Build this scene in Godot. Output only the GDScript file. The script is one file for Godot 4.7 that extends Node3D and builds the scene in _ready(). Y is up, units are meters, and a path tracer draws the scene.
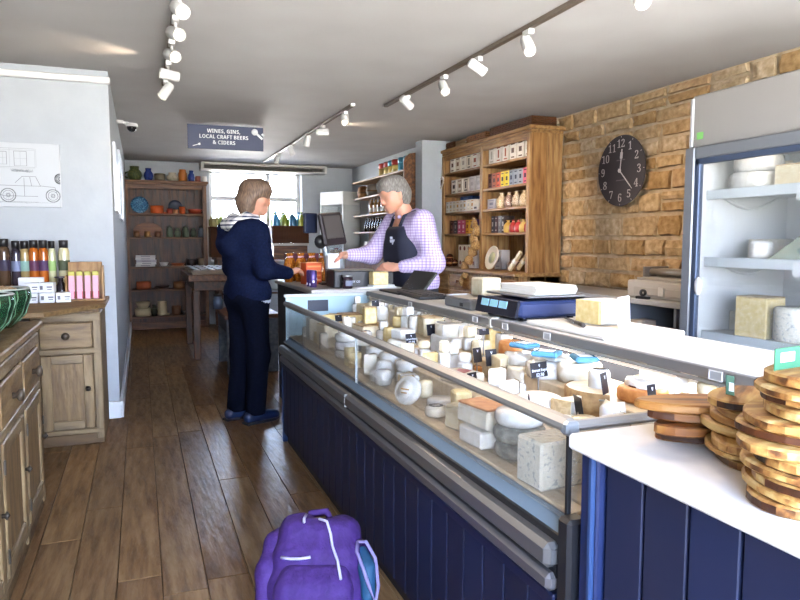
extends Node3D
# A cheese shop: long refrigerated counter on the right, pine cabinets on the left, dressers of groceries behind.
# Camera at (0, 1.25, 0); the room runs along -z; x = 0.8 is the front of the counter, x = 3.65 the stone wall.

const FOCAL := 670.0
const EYE := Vector3(0, 1.25, 0)
const YAW := 21.13
const PITCH := 5.03
const CEIL := 2.4
const BACK := -10.4
const STONE_X := 3.65

var names := {}
var mats := {}
var texs := {}
var rng := RandomNumberGenerator.new()

# ------------------------------------------------------------------ mesh builder
class MB:
	var st := SurfaceTool.new()
	var xf := Transform3D.IDENTITY
	func _init(smooth := false):
		st.begin(Mesh.PRIMITIVE_TRIANGLES)
		st.set_smooth_group(0 if smooth else -1)
		st.set_color(Color.WHITE)
	func smooth(on: bool) -> MB:
		st.set_smooth_group(0 if on else -1)
		return self
	func col(c: Color) -> MB:
		st.set_color(c)
		return self
	func tri(a: Vector3, b: Vector3, c: Vector3):
		st.add_vertex(xf * a); st.add_vertex(xf * b); st.add_vertex(xf * c)
	func quad(a: Vector3, b: Vector3, c: Vector3, d: Vector3):
		tri(a, b, c); tri(a, c, d)
	func out_quad(a, b, c, d, mid: Vector3):
		var n: Vector3 = (b - a).cross(c - a)
		if n.dot((a + b + c + d) * 0.25 - mid) > 0: quad(a, d, c, b)
		else: quad(a, b, c, d)
	func out_tri(a, b, c, mid: Vector3):
		var n: Vector3 = (b - a).cross(c - a)
		if n.dot((a + b + c) / 3.0 - mid) > 0: tri(a, c, b)
		else: tri(a, b, c)
	func box(c: Vector3, s: Vector3, bev := 0.0) -> MB:
		var h := s * 0.5
		if bev <= 0.0:
			for ax in 3:
				for sg in [-1.0, 1.0]:
					var u := (ax + 1) % 3
					var w := (ax + 2) % 3
					var p := []
					for q in [[-1, -1], [1, -1], [1, 1], [-1, 1]]:
						var v := Vector3.ZERO
						v[ax] = sg * h[ax]; v[u] = q[0] * h[u]; v[w] = q[1] * h[w]
						p.append(c + v)
					out_quad(p[0], p[1], p[2], p[3], c)
			return self
		var b := minf(bev, minf(h.x, minf(h.y, h.z)) * 0.9)
		var k := {}
		for sx in [-1, 1]:
			for sy in [-1, 1]:
				for sz in [-1, 1]:
					var sgn := Vector3(sx, sy, sz)
					var inner := sgn * (h - Vector3(b, b, b))
					for ax in 3:
						var v := inner
						v[ax] = sgn[ax] * h[ax]
						k[[sx, sy, sz, ax]] = c + v
					out_tri(k[[sx, sy, sz, 0]], k[[sx, sy, sz, 1]], k[[sx, sy, sz, 2]], c)
		for ax in 3:
			var u := (ax + 1) % 3
			var w := (ax + 2) % 3
			for sg in [-1, 1]:
				var p := []
				for q in [[-1, -1], [1, -1], [1, 1], [-1, 1]]:
					var id := [0, 0, 0]
					id[ax] = sg; id[u] = q[0]; id[w] = q[1]
					p.append(k[[id[0], id[1], id[2], ax]])
				out_quad(p[0], p[1], p[2], p[3], c)
			for su in [-1, 1]:
				for sw in [-1, 1]:
					var a := [0, 0, 0]
					var d := [0, 0, 0]
					a[ax] = -1; a[u] = su; a[w] = sw
					d[ax] = 1; d[u] = su; d[w] = sw
					out_quad(k[[a[0], a[1], a[2], u]], k[[d[0], d[1], d[2], u]], k[[d[0], d[1], d[2], w]], k[[a[0], a[1], a[2], w]], c)
		return self
	# profile: points (radius, y) from bottom to top
	func lathe(pr: Array, seg := 16, at := Vector3.ZERO, sx := 1.0, sz := 1.0, from := 0.0, upto := TAU) -> MB:
		for i in pr.size() - 1:
			var a: Vector2 = pr[i]
			var b: Vector2 = pr[i + 1]
			for j in seg:
				var t0: float = lerpf(from, upto, float(j) / seg)
				var t1: float = lerpf(from, upto, float(j + 1) / seg)
				var d0 := Vector3(cos(t0) * sx, 0, sin(t0) * sz)
				var d1 := Vector3(cos(t1) * sx, 0, sin(t1) * sz)
				var p0 := at + d0 * a.x + Vector3.UP * a.y
				var p1 := at + d1 * a.x + Vector3.UP * a.y
				var p2 := at + d1 * b.x + Vector3.UP * b.y
				var p3 := at + d0 * b.x + Vector3.UP * b.y
				if a.x < 1e-6: tri(p0, p2, p3)
				elif b.x < 1e-6: tri(p0, p1, p3)
				else: quad(p0, p1, p2, p3)
		return self
	func tube(pts: Array, r, seg := 6, caps := true) -> MB:
		var rings := []
		for i in pts.size():
			var p: Vector3 = pts[i]
			var t: Vector3 = (pts[mini(i + 1, pts.size() - 1)] - pts[maxi(i - 1, 0)]).normalized()
			var up := Vector3.UP if absf(t.y) < 0.95 else Vector3.RIGHT
			var x := t.cross(up).normalized()
			var y := x.cross(t)
			var rr: float = r[i] if r is Array else r
			var ring := []
			for j in seg:
				var a := TAU * j / seg
				ring.append(p + (x * cos(a) + y * sin(a)) * rr)
			rings.append(ring)
		for i in rings.size() - 1:
			for j in seg:
				var j1 := (j + 1) % seg
				quad(rings[i][j], rings[i + 1][j], rings[i + 1][j1], rings[i][j1])
		if caps:
			for j in seg:
				var j1 := (j + 1) % seg
				tri(pts[0], rings[0][j], rings[0][j1])
				tri(pts[-1], rings[-1][j1], rings[-1][j])
		return self
	# outline in xz, extruded upwards, edges rounded by bev
	func prism(poly: PackedVector2Array, y0: float, y1: float, bev := 0.0) -> MB:
		var n := poly.size()
		var mid := Vector2.ZERO
		for p in poly: mid += p / n
		var ins := PackedVector2Array()
		for p in poly:
			var d := (mid - p)
			ins.append(p + d.normalized() * minf(bev * 1.3, d.length() * 0.5))
		var c := Vector3(mid.x, (y0 + y1) / 2, mid.y)
		var rows := [[poly, y0], [poly, y1]] if bev <= 0 else [[ins, y0], [poly, y0 + bev], [poly, y1 - bev], [ins, y1]]
		for k in rows.size() - 1:
			for i in n:
				var j := (i + 1) % n
				var a: Vector2 = rows[k][0][i]; var b: Vector2 = rows[k][0][j]
				var e: Vector2 = rows[k + 1][0][j]; var f: Vector2 = rows[k + 1][0][i]
				out_quad(Vector3(a.x, rows[k][1], a.y), Vector3(b.x, rows[k][1], b.y), Vector3(e.x, rows[k + 1][1], e.y), Vector3(f.x, rows[k + 1][1], f.y), c)
		for e in [0, rows.size() - 1]:
			var pl: PackedVector2Array = rows[e][0]
			var y: float = rows[e][1]
			var ix := Geometry2D.triangulate_polygon(pl)
			for i in range(0, ix.size(), 3):
				var a := Vector3(pl[ix[i]].x, y, pl[ix[i]].y)
				var b := Vector3(pl[ix[i + 1]].x, y, pl[ix[i + 1]].y)
				var d := Vector3(pl[ix[i + 2]].x, y, pl[ix[i + 2]].y)
				var up := (b - a).cross(d - a).y > 0
				if up == (e > 0): tri(a, d, b)
				else: tri(a, b, d)
		return self
	func done() -> ArrayMesh:
		st.generate_normals()
		return st.commit()

# ------------------------------------------------------------------ small helpers
func v3(x, y, z) -> Vector3: return Vector3(x, y, z)
func v2(x, y) -> Vector2: return Vector2(x, y)
func bx(s: Vector3, bev := 0.003, c := Vector3.ZERO) -> ArrayMesh: return MB.new().box(c, s, bev).done()
func lathe(pr: Array, seg := 16) -> ArrayMesh: return MB.new(true).lathe(pr, seg).done()
const NTH := ["first", "second", "third", "fourth", "fifth", "sixth", "seventh", "eighth", "ninth", "tenth", "eleventh", "twelfth"]
func numbered(called: String) -> String:
	var k: int = names.get(called, 0)
	names[called] = k + 1
	return called if k == 0 else "%s_%03d" % [called, k]
func tag(o: Node, label: String, category: String, group := ""):
	o.set_meta("label", label); o.set_meta("category", category)
	if group: o.set_meta("group", group)
func thing(called: String, label: String, category: String, at := Vector3.ZERO, turn := 0.0, group := "") -> Node3D:
	var o := Node3D.new()
	o.name = numbered(called)
	add_child(o)
	o.position = at
	o.rotation_degrees.y = turn
	tag(o, label, category, group)
	return o
func part(parent: Node, called: String, mesh: Mesh, m: Material, at := Vector3.ZERO, rot := Vector3.ZERO) -> MeshInstance3D:
	var o := MeshInstance3D.new()
	o.mesh = mesh
	o.material_override = m
	o.name = numbered(called) if parent == self else called
	parent.add_child(o, true)
	o.position = at
	o.rotation_degrees = rot
	return o
func solo(called, mesh, m, at: Vector3, rot: Vector3, label: String, category: String, group := "") -> MeshInstance3D:
	var o := part(self, called, mesh, m, at, rot)
	tag(o, label, category, group)
	return o
func struct(called: String, mesh: Mesh, m: Material, at := Vector3.ZERO) -> MeshInstance3D:
	var o := part(self, called, mesh, m, at)
	o.set_meta("kind", "structure")
	return o
# a pixel of the photograph is a direction; the distance comes from the plane the thing touches
func px(x: float, y: float, axis: int, val: float) -> Vector3:
	var b := Basis.from_euler(Vector3(deg_to_rad(-PITCH), deg_to_rad(-YAW), 0))
	var r := b * Vector3((x - 400.0) / FOCAL, (300.0 - y) / FOCAL, -1)
	return EYE + r * ((val - EYE[axis]) / r[axis])
func on(x: float, y: float, height: float) -> Vector3: return px(x, y, 1, height)

func hexc(s) -> Color: return Color.html(s) if s is String else s
func mat(c, rough := 0.6, metal := 0.0, coat := 0.0) -> StandardMaterial3D:
	var k := "%s|%s|%s|%s" % [c, rough, metal, coat]
	if not mats.has(k):
		var m := StandardMaterial3D.new()
		m.albedo_color = hexc(c); m.roughness = rough; m.metallic = metal
		if coat > 0:
			m.clearcoat_enabled = true; m.clearcoat = coat; m.clearcoat_roughness = 0.12
		mats[k] = m
	return mats[k]
func glass(c, alpha := 0.08, rough := 0.02) -> StandardMaterial3D:
	var k := "glass%s|%s|%s" % [c, alpha, rough]
	if not mats.has(k):
		var m := StandardMaterial3D.new()
		m.albedo_color = Color(hexc(c), alpha); m.roughness = rough
		m.transparency = BaseMaterial3D.TRANSPARENCY_ALPHA
		mats[k] = m
	return mats[k]
func glow(c, e: float) -> StandardMaterial3D:
	var m := StandardMaterial3D.new()
	m.albedo_color = hexc(c); m.emission_enabled = true; m.emission = hexc(c); m.emission_energy_multiplier = e
	return m
func noise_tex(ramp: Array, freq: float, sd: int, warp := 0.0, oct := 4) -> NoiseTexture2D:
	var k := "%s|%s|%s|%s|%s" % [ramp, freq, sd, warp, oct]
	if not texs.has(k):
		var n := FastNoiseLite.new()
		n.noise_type = FastNoiseLite.TYPE_SIMPLEX_SMOOTH
		n.seed = sd; n.frequency = freq; n.fractal_octaves = oct
		if warp > 0:
			n.domain_warp_enabled = true; n.domain_warp_amplitude = warp; n.domain_warp_frequency = freq * 0.6
		var t := NoiseTexture2D.new()
		t.width = 256; t.height = 256; t.seamless = true; t.noise = n
		var g := Gradient.new()
		var offs := PackedFloat32Array()
		var cols := PackedColorArray()
		for i in ramp.size():
			offs.append(0.15 + 0.7 * i / (ramp.size() - 1)); cols.append(hexc(ramp[i]))
		g.offsets = offs; g.colors = cols
		t.color_ramp = g
		texs[k] = t
	return texs[k]
func bump_tex(freq: float, sd: int, strength := 4.0) -> NoiseTexture2D:
	var k := "bump%s|%s|%s" % [freq, sd, strength]
	if not texs.has(k):
		var n := FastNoiseLite.new()
		n.seed = sd; n.frequency = freq; n.fractal_octaves = 4
		var t := NoiseTexture2D.new()
		t.width = 256; t.height = 256; t.seamless = true; t.noise = n; t.as_normal_map = true; t.bump_strength = strength
		texs[k] = t
	return texs[k]
# mottled stuff (stone, cheese, plaster ...) or wood with its grain along an axis
func grain(key: String, ramp: Array, scale: Vector3, rough := 0.6, o := {}) -> StandardMaterial3D:
	var k := "grain%s|%s|%s|%s" % [key, scale, o.get("tint", ""), o.get("off", "")]
	if not mats.has(k):
		var m := StandardMaterial3D.new()
		m.albedo_color = hexc(o.get("tint", "ffffff"))
		m.albedo_texture = noise_tex(ramp, o.get("freq", 0.02), o.get("seed", 3), o.get("warp", 0.0), o.get("oct", 4))
		m.roughness = rough
		m.uv1_triplanar = true
		m.uv1_world_triplanar = o.get("world", false)
		m.uv1_triplanar_sharpness = 6.0
		m.uv1_scale = scale
		m.uv1_offset = o.get("off", Vector3.ZERO)
		m.metallic_specular = o.get("spec", 0.5)
		if o.has("bump"):
			m.normal_enabled = true
			m.normal_texture = bump_tex(o.get("bfreq", 0.04), 5, o.get("bstr", 4.0))
			m.normal_scale = o.bump
		if o.get("coat", 0.0) > 0:
			m.clearcoat_enabled = true; m.clearcoat = o.coat; m.clearcoat_roughness = o.get("cr", 0.15)
		mats[k] = m
	return mats[k]
const AX := {"x": Vector3(0.6, 4.5, 4.5), "y": Vector3(4.5, 0.6, 4.5), "z": Vector3(4.5, 4.5, 0.6)}
const WOODS := {
	"pine": ["69563f", "7d684c", "8b7656", "998362"],
	"honey": ["7c5834", "946e42", "a47e4e", "b28e5e"],
	"dark": ["2a190c", "402610", "522f16", "613c1d"],
	"brown": ["442812", "5e381a", "704724", "80552e"],
	"olive": ["4a2c16", "7e5229", "a67c46", "be9a5c", "d0b680"],
	"weather": ["5e554a", "7c7262", "8d8471", "a09884"],
}
func wood(kind: String, axis := "y", tint := "ffffff", vary := 0, rough := 0.5) -> StandardMaterial3D:
	return grain("wood" + kind + str(rough), WOODS[kind], AX[axis] * (1.1 if kind == "olive" else 1.0), rough, {"tint": tint, "off": Vector3(0.37, 0.21, 0.53) * vary, "freq": 0.016, "warp": 30.0, "seed": 11, "world": vary > 90, "bump": 0.25, "bfreq": 0.05})
func text_mesh(s: String, size: float, depth := 0.002, font := "Droid Sans", weight := 400) -> TextMesh:
	var t := TextMesh.new()
	var f := SystemFont.new()
	f.font_names = PackedStringArray([font]); f.font_weight = weight
	t.font = f; t.text = s; t.font_size = 48; t.pixel_size = size / 48.0; t.depth = depth
	t.curve_step = 1.0
	return t

# ------------------------------------------------------------------ scene
func _ready():
	rng.seed = 7
	# camera
	var cam := Camera3D.new()
	cam.name = "camera"
	cam.position = EYE
	cam.rotation_degrees = Vector3(-PITCH, -YAW, 0)
	cam.fov = rad_to_deg(2 * atan(300.0 / FOCAL))
	cam.current = true
	add_child(cam)
	# sky and exposure
	var env := Environment.new()
	env.background_mode = Environment.BG_SKY
	var sm := ProceduralSkyMaterial.new()
	sm.sky_top_color = Color("a4c2f2"); sm.sky_horizon_color = Color("e6eefc"); sm.sky_curve = 0.25
	sm.ground_bottom_color = Color("e4e2de"); sm.ground_horizon_color = Color("eceae6")
	sm.sky_energy_multiplier = 11.0; sm.ground_energy_multiplier = 11.5
	var sky := Sky.new()
	sky.sky_material = sm
	env.sky = sky
	env.tonemap_mode = Environment.TONE_MAPPER_LINEAR
	env.tonemap_exposure = 0.195
	env.sdfgi_enabled = true; env.ssao_enabled = true; env.ssil_enabled = true
	var we := WorldEnvironment.new()
	we.name = "environment"
	we.environment = env
	add_child(we)
	room()
	ceiling_things()
	counter_case()
	near_counter()
	cheeses()
	board_stacks()
	shelf_top_things()
	till()
	fridge()
	back_counter()
	right_dresser()
	alcove()
	back_dresser()
	window_tables()
	left_side()
	people()
	backpack()

# ------------------------------------------------------------------ the room
func room():
	var white := grain("plaster", ["b5babf", "b8bdc2", "bbc0c4"], Vector3(0.6, 0.6, 0.6), 0.85, {"world": true, "bump": 0.1})
	var ceil_m := grain("ceiling", ["dddbda", "e1dfde", "e4e3e2"], Vector3(0.3, 0.3, 0.3), 0.7, {"world": true, "bump": 0.25, "bfreq": 0.006, "bstr": 5.0, "oct": 2})
	# floor with planks along z
	var fl := struct("floor", MB.new().box(v3(1.3, -0.07, -4.5), v3(5.4, 0.1, 12.2)).done(), mat("3a2b20", 0.9))
	var pw := 0.154
	var tints := ["ffffff", "efe6de", "e2d4c8", "fff4e6", "d8cabd", "f4ebe0"]
	var ramp := ["6c5238", "866a4a", "967a59", "a48a68"]
	var fm := []
	for i in 6:
		fm.append(grain("floor", ramp, v3(5.0, 5.0, 0.55), 0.3, {"tint": tints[i], "off": v3(0.31, 0.17, 0.41) * i, "freq": 0.016, "warp": 34.0, "world": true, "bump": 0.22, "bfreq": 0.03, "seed": 21}))
	var lens := [1.35, 1.7, 2.05]
	var pm := []
	for l in lens: pm.append(bx(v3(pw - 0.0025, 0.02, l - 0.003), 0.0018))
	for r in 33:
		var x := -1.272 + r * pw
		var z := 1.5 + rng.randf() * 1.0
		while z > -10.45:
			var k := rng.randi() % 3
			part(fl, "plank", pm[k], fm[rng.randi() % 6], v3(x, -0.01 + rng.randf() * 0.0008, z - lens[k] / 2))
			z -= lens[k]
	struct("ceiling", MB.new().box(v3(1.3, CEIL + 0.1, -4.5), v3(5.4, 0.2, 12.2)).done(), ceil_m)
	# left: a wall facing the shop front, then a return running to the back
	struct("wall_left", MB.new().box(v3(-1.2, 1.2, -1.84), v3(0.2, 2.4, 6.5)).done(), white)
	struct("wall_partition", MB.new().box(v3(-0.73, 1.2, -5.18), v3(1.12, 2.4, 0.2)).box(v3(-0.27, 1.2, -7.84), v3(0.2, 2.4, 5.12)).done(), white)
	struct("trim_1", MB.new().box(v3(-0.715, 2.335, -5.07), v3(1.12, 0.045, 0.04), 0.008).done(), mat("f0f0ee", 0.5))
	struct("baseboard_left", MB.new().box(v3(-0.72, 0.06, -5.07), v3(1.12, 0.12, 0.03), 0.005).box(v3(-0.16, 0.06, -7.7), v3(0.03, 0.12, 5.26), 0.005).done(), mat("eceef0", 0.5))
	# right: rubble stone wall as far as the pine dresser, plaster beyond
	var rw := struct("wall_right", MB.new().box(v3(3.79, 1.2, -2.0), v3(0.2, 2.4, 10.6)).done(), grain("mortar", ["b6a080", "c8b495", "d2c0a4"], v3(1.5, 1.5, 1.5), 0.95, {"world": true, "bump": 0.6}))
	stones(rw)
	struct("wall_alcove", MB.new().box(v3(3.45, 1.2, -7.26), v3(0.82, 2.4, 0.2)).box(v3(3.3, 1.2, -8.9), v3(0.2, 2.4, 3.1)).done(), white)
	# back wall with the window
	var w0 := 0.98; var w1 := 2.38; var wb := 0.95; var wt := 2.33
	var zb := BACK - 0.15
	struct("wall_back", MB.new().box(v3((w0 - 0.37) / 2, 1.2, zb), v3(w0 + 0.37, 2.4, 0.3)).box(v3((w1 + 3.4) / 2, 1.2, zb), v3(3.4 - w1, 2.4, 0.3)).box(v3((w0 + w1) / 2, wb / 2, zb), v3(w1 - w0, wb, 0.3)).box(v3((w0 + w1) / 2, (wt + 2.4) / 2, zb), v3(w1 - w0, 2.4 - wt, 0.3)).done(), white)
	var wf := mat("f1f1ee", 0.4)
	var zw := BACK - 0.2
	var win := struct("window_1", MB.new().box(v3((w0 + w1) / 2, wb + 0.03, zw), v3(w1 - w0, 0.06, 0.07), 0.006).box(v3((w0 + w1) / 2, wt - 0.03, zw), v3(w1 - w0, 0.06, 0.07), 0.006).box(v3(w0 + 0.03, (wb + wt) / 2, zw), v3(0.06, wt - wb, 0.07), 0.006).box(v3(w1 - 0.03, (wb + wt) / 2, zw), v3(0.06, wt - wb, 0.07), 0.006).done(), wf)
	part(win, "transom", bx(v3(w1 - w0 - 0.1, 0.07, 0.07), 0.006), wf, v3((w0 + w1) / 2, 1.9, zw))
	part(win, "mullion", bx(v3(0.06, wt - wb - 0.1, 0.07), 0.006), wf, v3(w0 + 0.9, (wb + wt) / 2, zw))
	for q in [[w0 + 0.06, w0 + 0.87, wb + 0.06, 1.865], [w0 + 0.93, w1 - 0.06, wb + 0.06, 1.865], [w0 + 0.06, w0 + 0.87, 1.935, wt - 0.06], [w0 + 0.93, w1 - 0.06, 1.935, wt - 0.06]]:
		part(win, "pane", bx(v3(q[1] - q[0], q[3] - q[2], 0.005), 0.0), glass("eef6f8", 0.05), v3((q[0] + q[1]) / 2, (q[2] + q[3]) / 2, zw))
	struct("window_sill", bx(v3(w1 - w0, 0.03, 0.24), 0.006), wf, v3((w0 + w1) / 2, wb + 0.0, BACK - 0.06))
	# shop front behind the camera: big window that lets the daylight in
	var zf := 0.75
	struct("wall_front", MB.new().box(v3(1.3, 0.2, zf), v3(5.4, 0.4, 0.2)).box(v3(1.3, 2.36, zf), v3(5.4, 0.08, 0.2)).box(v3(-0.975, 1.2, zf), v3(0.85, 2.4, 0.2)).box(v3(3.72, 1.2, zf), v3(0.5, 2.4, 0.2)).done(), white)
	var fw := struct("window_2", MB.new().box(v3(1.46, 0.43, zf), v3(4.0, 0.06, 0.08)).box(v3(1.46, 2.29, zf), v3(4.0, 0.06, 0.08)).done(), mat("2c3550", 0.4))
	for x in [-0.52, 0.8, 2.12, 3.44]:
		part(fw, "mullion", bx(v3(0.06, 1.8, 0.08)), mat("2c3550", 0.4), v3(x, 1.36, zf))
	for x in [[-0.49, 0.77], [0.83, 2.09], [2.15, 3.41]]:
		part(fw, "pane", bx(v3(x[1] - x[0], 1.8, 0.006), 0.0), glass("eef6f8", 0.05), v3((x[0] + x[1]) / 2, 1.36, zf))
	struct("added_ground_blocker", MB.new().box(v3(1.7, -0.1, -14.0), v3(9.0, 0.2, 6.6)).done(), mat("8f8c86", 0.9))  # unseen slab added to block bright ground light through the back window

func stones(wall: Node3D):
	var sm := []
	var tints := ["ffffff", "f8eede", "efe2cc", "fff6e6", "ead9bc", "f6e8d8", "e6d3b4"]
	for i in 7:
		sm.append(grain("stone", ["a68f6c", "bea684", "ccb695", "dac7aa"], v3(2.2, 2.2, 2.2), 0.95, {"world": true, "tint": tints[i], "freq": 0.02, "off": v3(0.2, 0.4, 0.1) * i, "bump": 0.7, "bfreq": 0.03, "bstr": 6.0, "oct": 5}))
	var y := 0.62
	while y < CEIL - 0.02:
		var h := 0.10 + rng.randf() * 0.09
		if y + h > CEIL - 0.07: h = CEIL - y - 0.004
		var z := -0.9 - rng.randf() * 0.2
		while z > -5.75:
			var l := 0.16 + rng.randf() * 0.27
			var split := h > 0.15 and rng.randf() < 0.25
			if split:
				stone(wall, sm, z, l, y, h * 0.52)
				stone(wall, sm, z, l, y + h * 0.52, h * 0.48)
			else:
				stone(wall, sm, z, l, y, h)
			z -= l
		y += h
func stone(wall, sm, z: float, l: float, y: float, h: float):
	var j := 0.012
	var f := []   # front outline: eight points, jittered
	var b := []
	var hy := h / 2 - 0.007
	var hz := l / 2 - 0.007
	var mid := v3(0, 0, 0)
	for q in [[-1, -1], [0, -1], [1, -1], [1, 0], [1, 1], [0, 1], [-1, 1], [-1, 0]]:
		var p := v3(0, q[1] * hy + (rng.randf() - 0.5) * j * 1.2, q[0] * hz + (rng.randf() - 0.5) * j * 2)
		b.append(p + v3(0.05, 0, 0))
		f.append(p * v3(1, 0.82, 0.9) + v3(-0.012 - rng.randf() * 0.022, 0, 0))
	var mb := MB.new()
	var pk := v3(-0.02 - rng.randf() * 0.025, (rng.randf() - 0.5) * hy * 0.6, (rng.randf() - 0.5) * hz * 0.6)
	for i in 8:
		var k := (i + 1) % 8
		mb.out_quad(b[i], b[k], f[k], f[i], v3(0.05, 0, 0))
		mb.out_tri(f[i], f[k], pk, v3(0.1, 0, 0))
	part(wall, "stone", mb.done(), sm[rng.randi() % 7], v3(STONE_X + 0.04, y + h / 2, z - l / 2))

# ------------------------------------------------------------------ on the ceiling
func spot(at: Vector3, aim: Vector3, energy: float, label: String, group: String):
	var white := mat("eeeeec", 0.35)
	var t := thing("track_spotlight", label, "spotlight", v3(at.x, CEIL - 0.026, at.z), 0, group)
	part(t, "adapter", bx(v3(0.034, 0.03, 0.07), 0.004), white, v3(0, -0.015, 0))
	var drop: float = CEIL - 0.026 - at.y
	part(t, "stem", MB.new(true).tube([v3(0, -0.028, 0), v3(0, -drop + 0.01, 0)], 0.008, 8).done(), white)
	var h := part(t, "head", lathe([v2(0, -0.075), v2(0.03, -0.075), v2(0.036, -0.06), v2(0.038, 0.055), v2(0.036, 0.06), v2(0.033, 0.057), v2(0.03, 0.045), v2(0, 0.045)], 16), white, v3(0, -drop, 0))
	var up := aim.normalized()
	var side := up.cross(Vector3(0.3, 0.1, 1)).normalized()
	h.basis = Basis(side, up, side.cross(up)).scaled_local(Vector3.ONE * 0.88)
	part(h, "lamp_lens", lathe([v2(0, 0.045), v2(0.03, 0.046), v2(0.03, 0.05), v2(0, 0.052)], 16), glow("fff2d8", 9.0))
	var l := SpotLight3D.new()
	l.name = "lamp_light"
	l.light_color = Color("ffe4c4"); l.light_energy = energy; l.light_size = 0.03
	l.spot_angle = 32; l.spot_angle_attenuation = 0.8; l.spot_range = 14; l.spot_attenuation = 2; l.shadow_enabled = true
	h.add_child(l)
	l.position = v3(0, 0.066, 0)
	l.rotation_degrees = v3(90, 0, 0)

func ceiling_things():
	var white := mat("eeeeec", 0.35)
	var al := mat("8b7f74", 0.4, 0.3)
	for q in [["slim white light track on the ceiling above the left side of the aisle", 0.2, -2.6, -5.3], ["slim light track on the ceiling above the cheese counter", 1.97, -2.2, -5.45], ["slim light track on the ceiling above the till, ending by the air conditioner", 1.7, -5.5, -9.9]]:
		var t := thing("light_track", q[0], "light track", v3(q[1], CEIL, (q[2] + q[3]) / 2))
		part(t, "rail", bx(v3(0.034, 0.025, absf(q[3] - q[2])), 0.003), al, v3(0, -0.0126, 0))
		for e in [-1, 1]: part(t, "end_cap", bx(v3(0.036, 0.026, 0.03), 0.003), white, v3(0, -0.013, e * absf(q[3] - q[2]) / 2))
	var E := 5.0
	var n1 := 0; var n2 := 0; var n3 := 0
	var g1 := "spotlights of the track over the aisle"
	for s in [[174, 9, v3(0.25, -0.5, 0.9)], [168, 33, v3(0.35, -0.35, 0.9)], [166, 55, v3(0.35, -0.35, 0.9)], [169, 75, v3(-0.97, 0.1, 0.15)], [171, 92, v3(-0.5, -0.75, 0.2)]]:
		var p := on(s[0], s[1], 2.29)
		spot(v3(0.2, 2.29, p.z), s[2], E * (0.25 if s[2].y > 0 else 1.0), NTH[n1] + " white spotlight from the shop-front end of the track over the aisle", g1)
		n1 += 1
	var g2 := "spotlights of the track over the cheese counter"
	for s in [[407, 103, v3(0.75, -0.5, -0.35)], [444, 88, v3(-0.1, -0.75, 0.75)], [478, 68, v3(0.85, -0.5, 0.05)], [528, 46, v3(-0.15, -0.8, 0.7)], [641, 1, v3(-0.3, -0.8, 0.6)]]:
		var p := px(s[0], s[1], 0, 1.97)
		spot(v3(1.97, clampf(p.y, 2.26, 2.32), clampf(p.z, -5.4, -2.3)), s[2], E * (2.4 if s[2].x > 0.5 else 1.6), NTH[n2] + " white spotlight from the till end of the track over the cheese counter", g2)
		n2 += 1
	var g3 := "spotlights of the track over the till"
	for s in [[345, 119, v3(-0.2, -0.8, 0.6)], [323, 130, v3(0.97, 0.06, 0.1)], [307, 135, v3(-0.2, -1, 0)], [291, 143, v3(0.4, -0.9, 0)], [277, 151, v3(-0.3, -0.9, 0.1)]]:
		var p := px(s[0], s[1], 0, 1.7)
		spot(v3(1.7, clampf(p.y, 2.26, 2.31), clampf(p.z, -9.8, -5.55)), s[2], E * (0.25 if s[2].y > 0 else 1.0), NTH[n3] + " white spotlight from the cheese counter end of the track over the till", g3)
		n3 += 1
	# hanging sign
	var navy := mat("2b3556", 0.5)
	var sg := thing("hanging_sign", "navy hanging sign with white lettering for wines, gins, beers and ciders", "sign", v3(0.83, 2.155, -6.95), -1)
	part(sg, "board", bx(v3(0.735, 0.235, 0.012), 0.002), navy, v3(0, 0.1175, 0))
	var ink := mat("e8ebee", 0.6)
	var y := 0.178
	for s in ["WINES, GINS,", "LOCAL CRAFT BEERS", "& CIDERS"]:
		var tx := part(sg, "lettering", text_mesh(s, 0.05, 0.002, "Droid Sans", 700), ink, v3(-0.02, y, 0.007))
		tx.scale = v3(1.0, 1.0, 1)
		y -= 0.055
	part(sg, "cork_emblem", MB.new(true).lathe([v2(0, -0.001), v2(0.032, -0.001), v2(0.032, 0.001), v2(0, 0.001)], 18).done(), ink, v3(0.282, 0.187, 0.007), v3(90, 0, 0))
	part(sg, "bottle_emblem", MB.new().box(v3(0, 0, 0), v3(0.09, 0.022, 0.002)).box(v3(0.02, 0.035, 0), v3(0.03, 0.02, 0.002)).done(), ink, v3(0.325, 0.15, 0.007), v3(0, 0, -42))
	part(sg, "corkscrew_emblem", MB.new().box(v3(0, 0, 0), v3(0.06, 0.006, 0.002)).box(v3(0.035, 0, 0), v3(0.02, 0.02, 0.002)).done(), ink, v3(-0.29, 0.035, 0.007), v3(0, 0, 18))
	for x in [-0.32, 0.32]: part(sg, "hanger", MB.new(true).tube([v3(x, 0.235, 0), v3(x, CEIL - 2.155, 0)], 0.003, 6).done(), white)
	# air conditioner over the window
	var ac := thing("air_conditioner", "long white wall air conditioner with dark slotted vent above the back window", "air conditioner", v3(1.78, 2.275, BACK))
	part(ac, "casing", MB.new().box(v3(0, 0.1, 0.02), v3(1.86, 0.04, 0.26), 0.01).box(v3(0, 0.012, 0.06), v3(1.8, 0.024, 0.2), 0.006).box(v3(-0.91, 0.055, 0.02), v3(0.05, 0.11, 0.26), 0.01).box(v3(0.91, 0.055, 0.02), v3(0.05, 0.11, 0.26), 0.01).box(v3(0, 0.05, -0.05), v3(1.8, 0.1, 0.1)).done(), mat("d9d6d0", 0.4), v3(0, 0, 0.12))
	part(ac, "vent_back", bx(v3(1.77, 0.06, 0.02), 0.0), mat("8f8b85", 0.7), v3(0, 0.053, 0.13))
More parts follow.
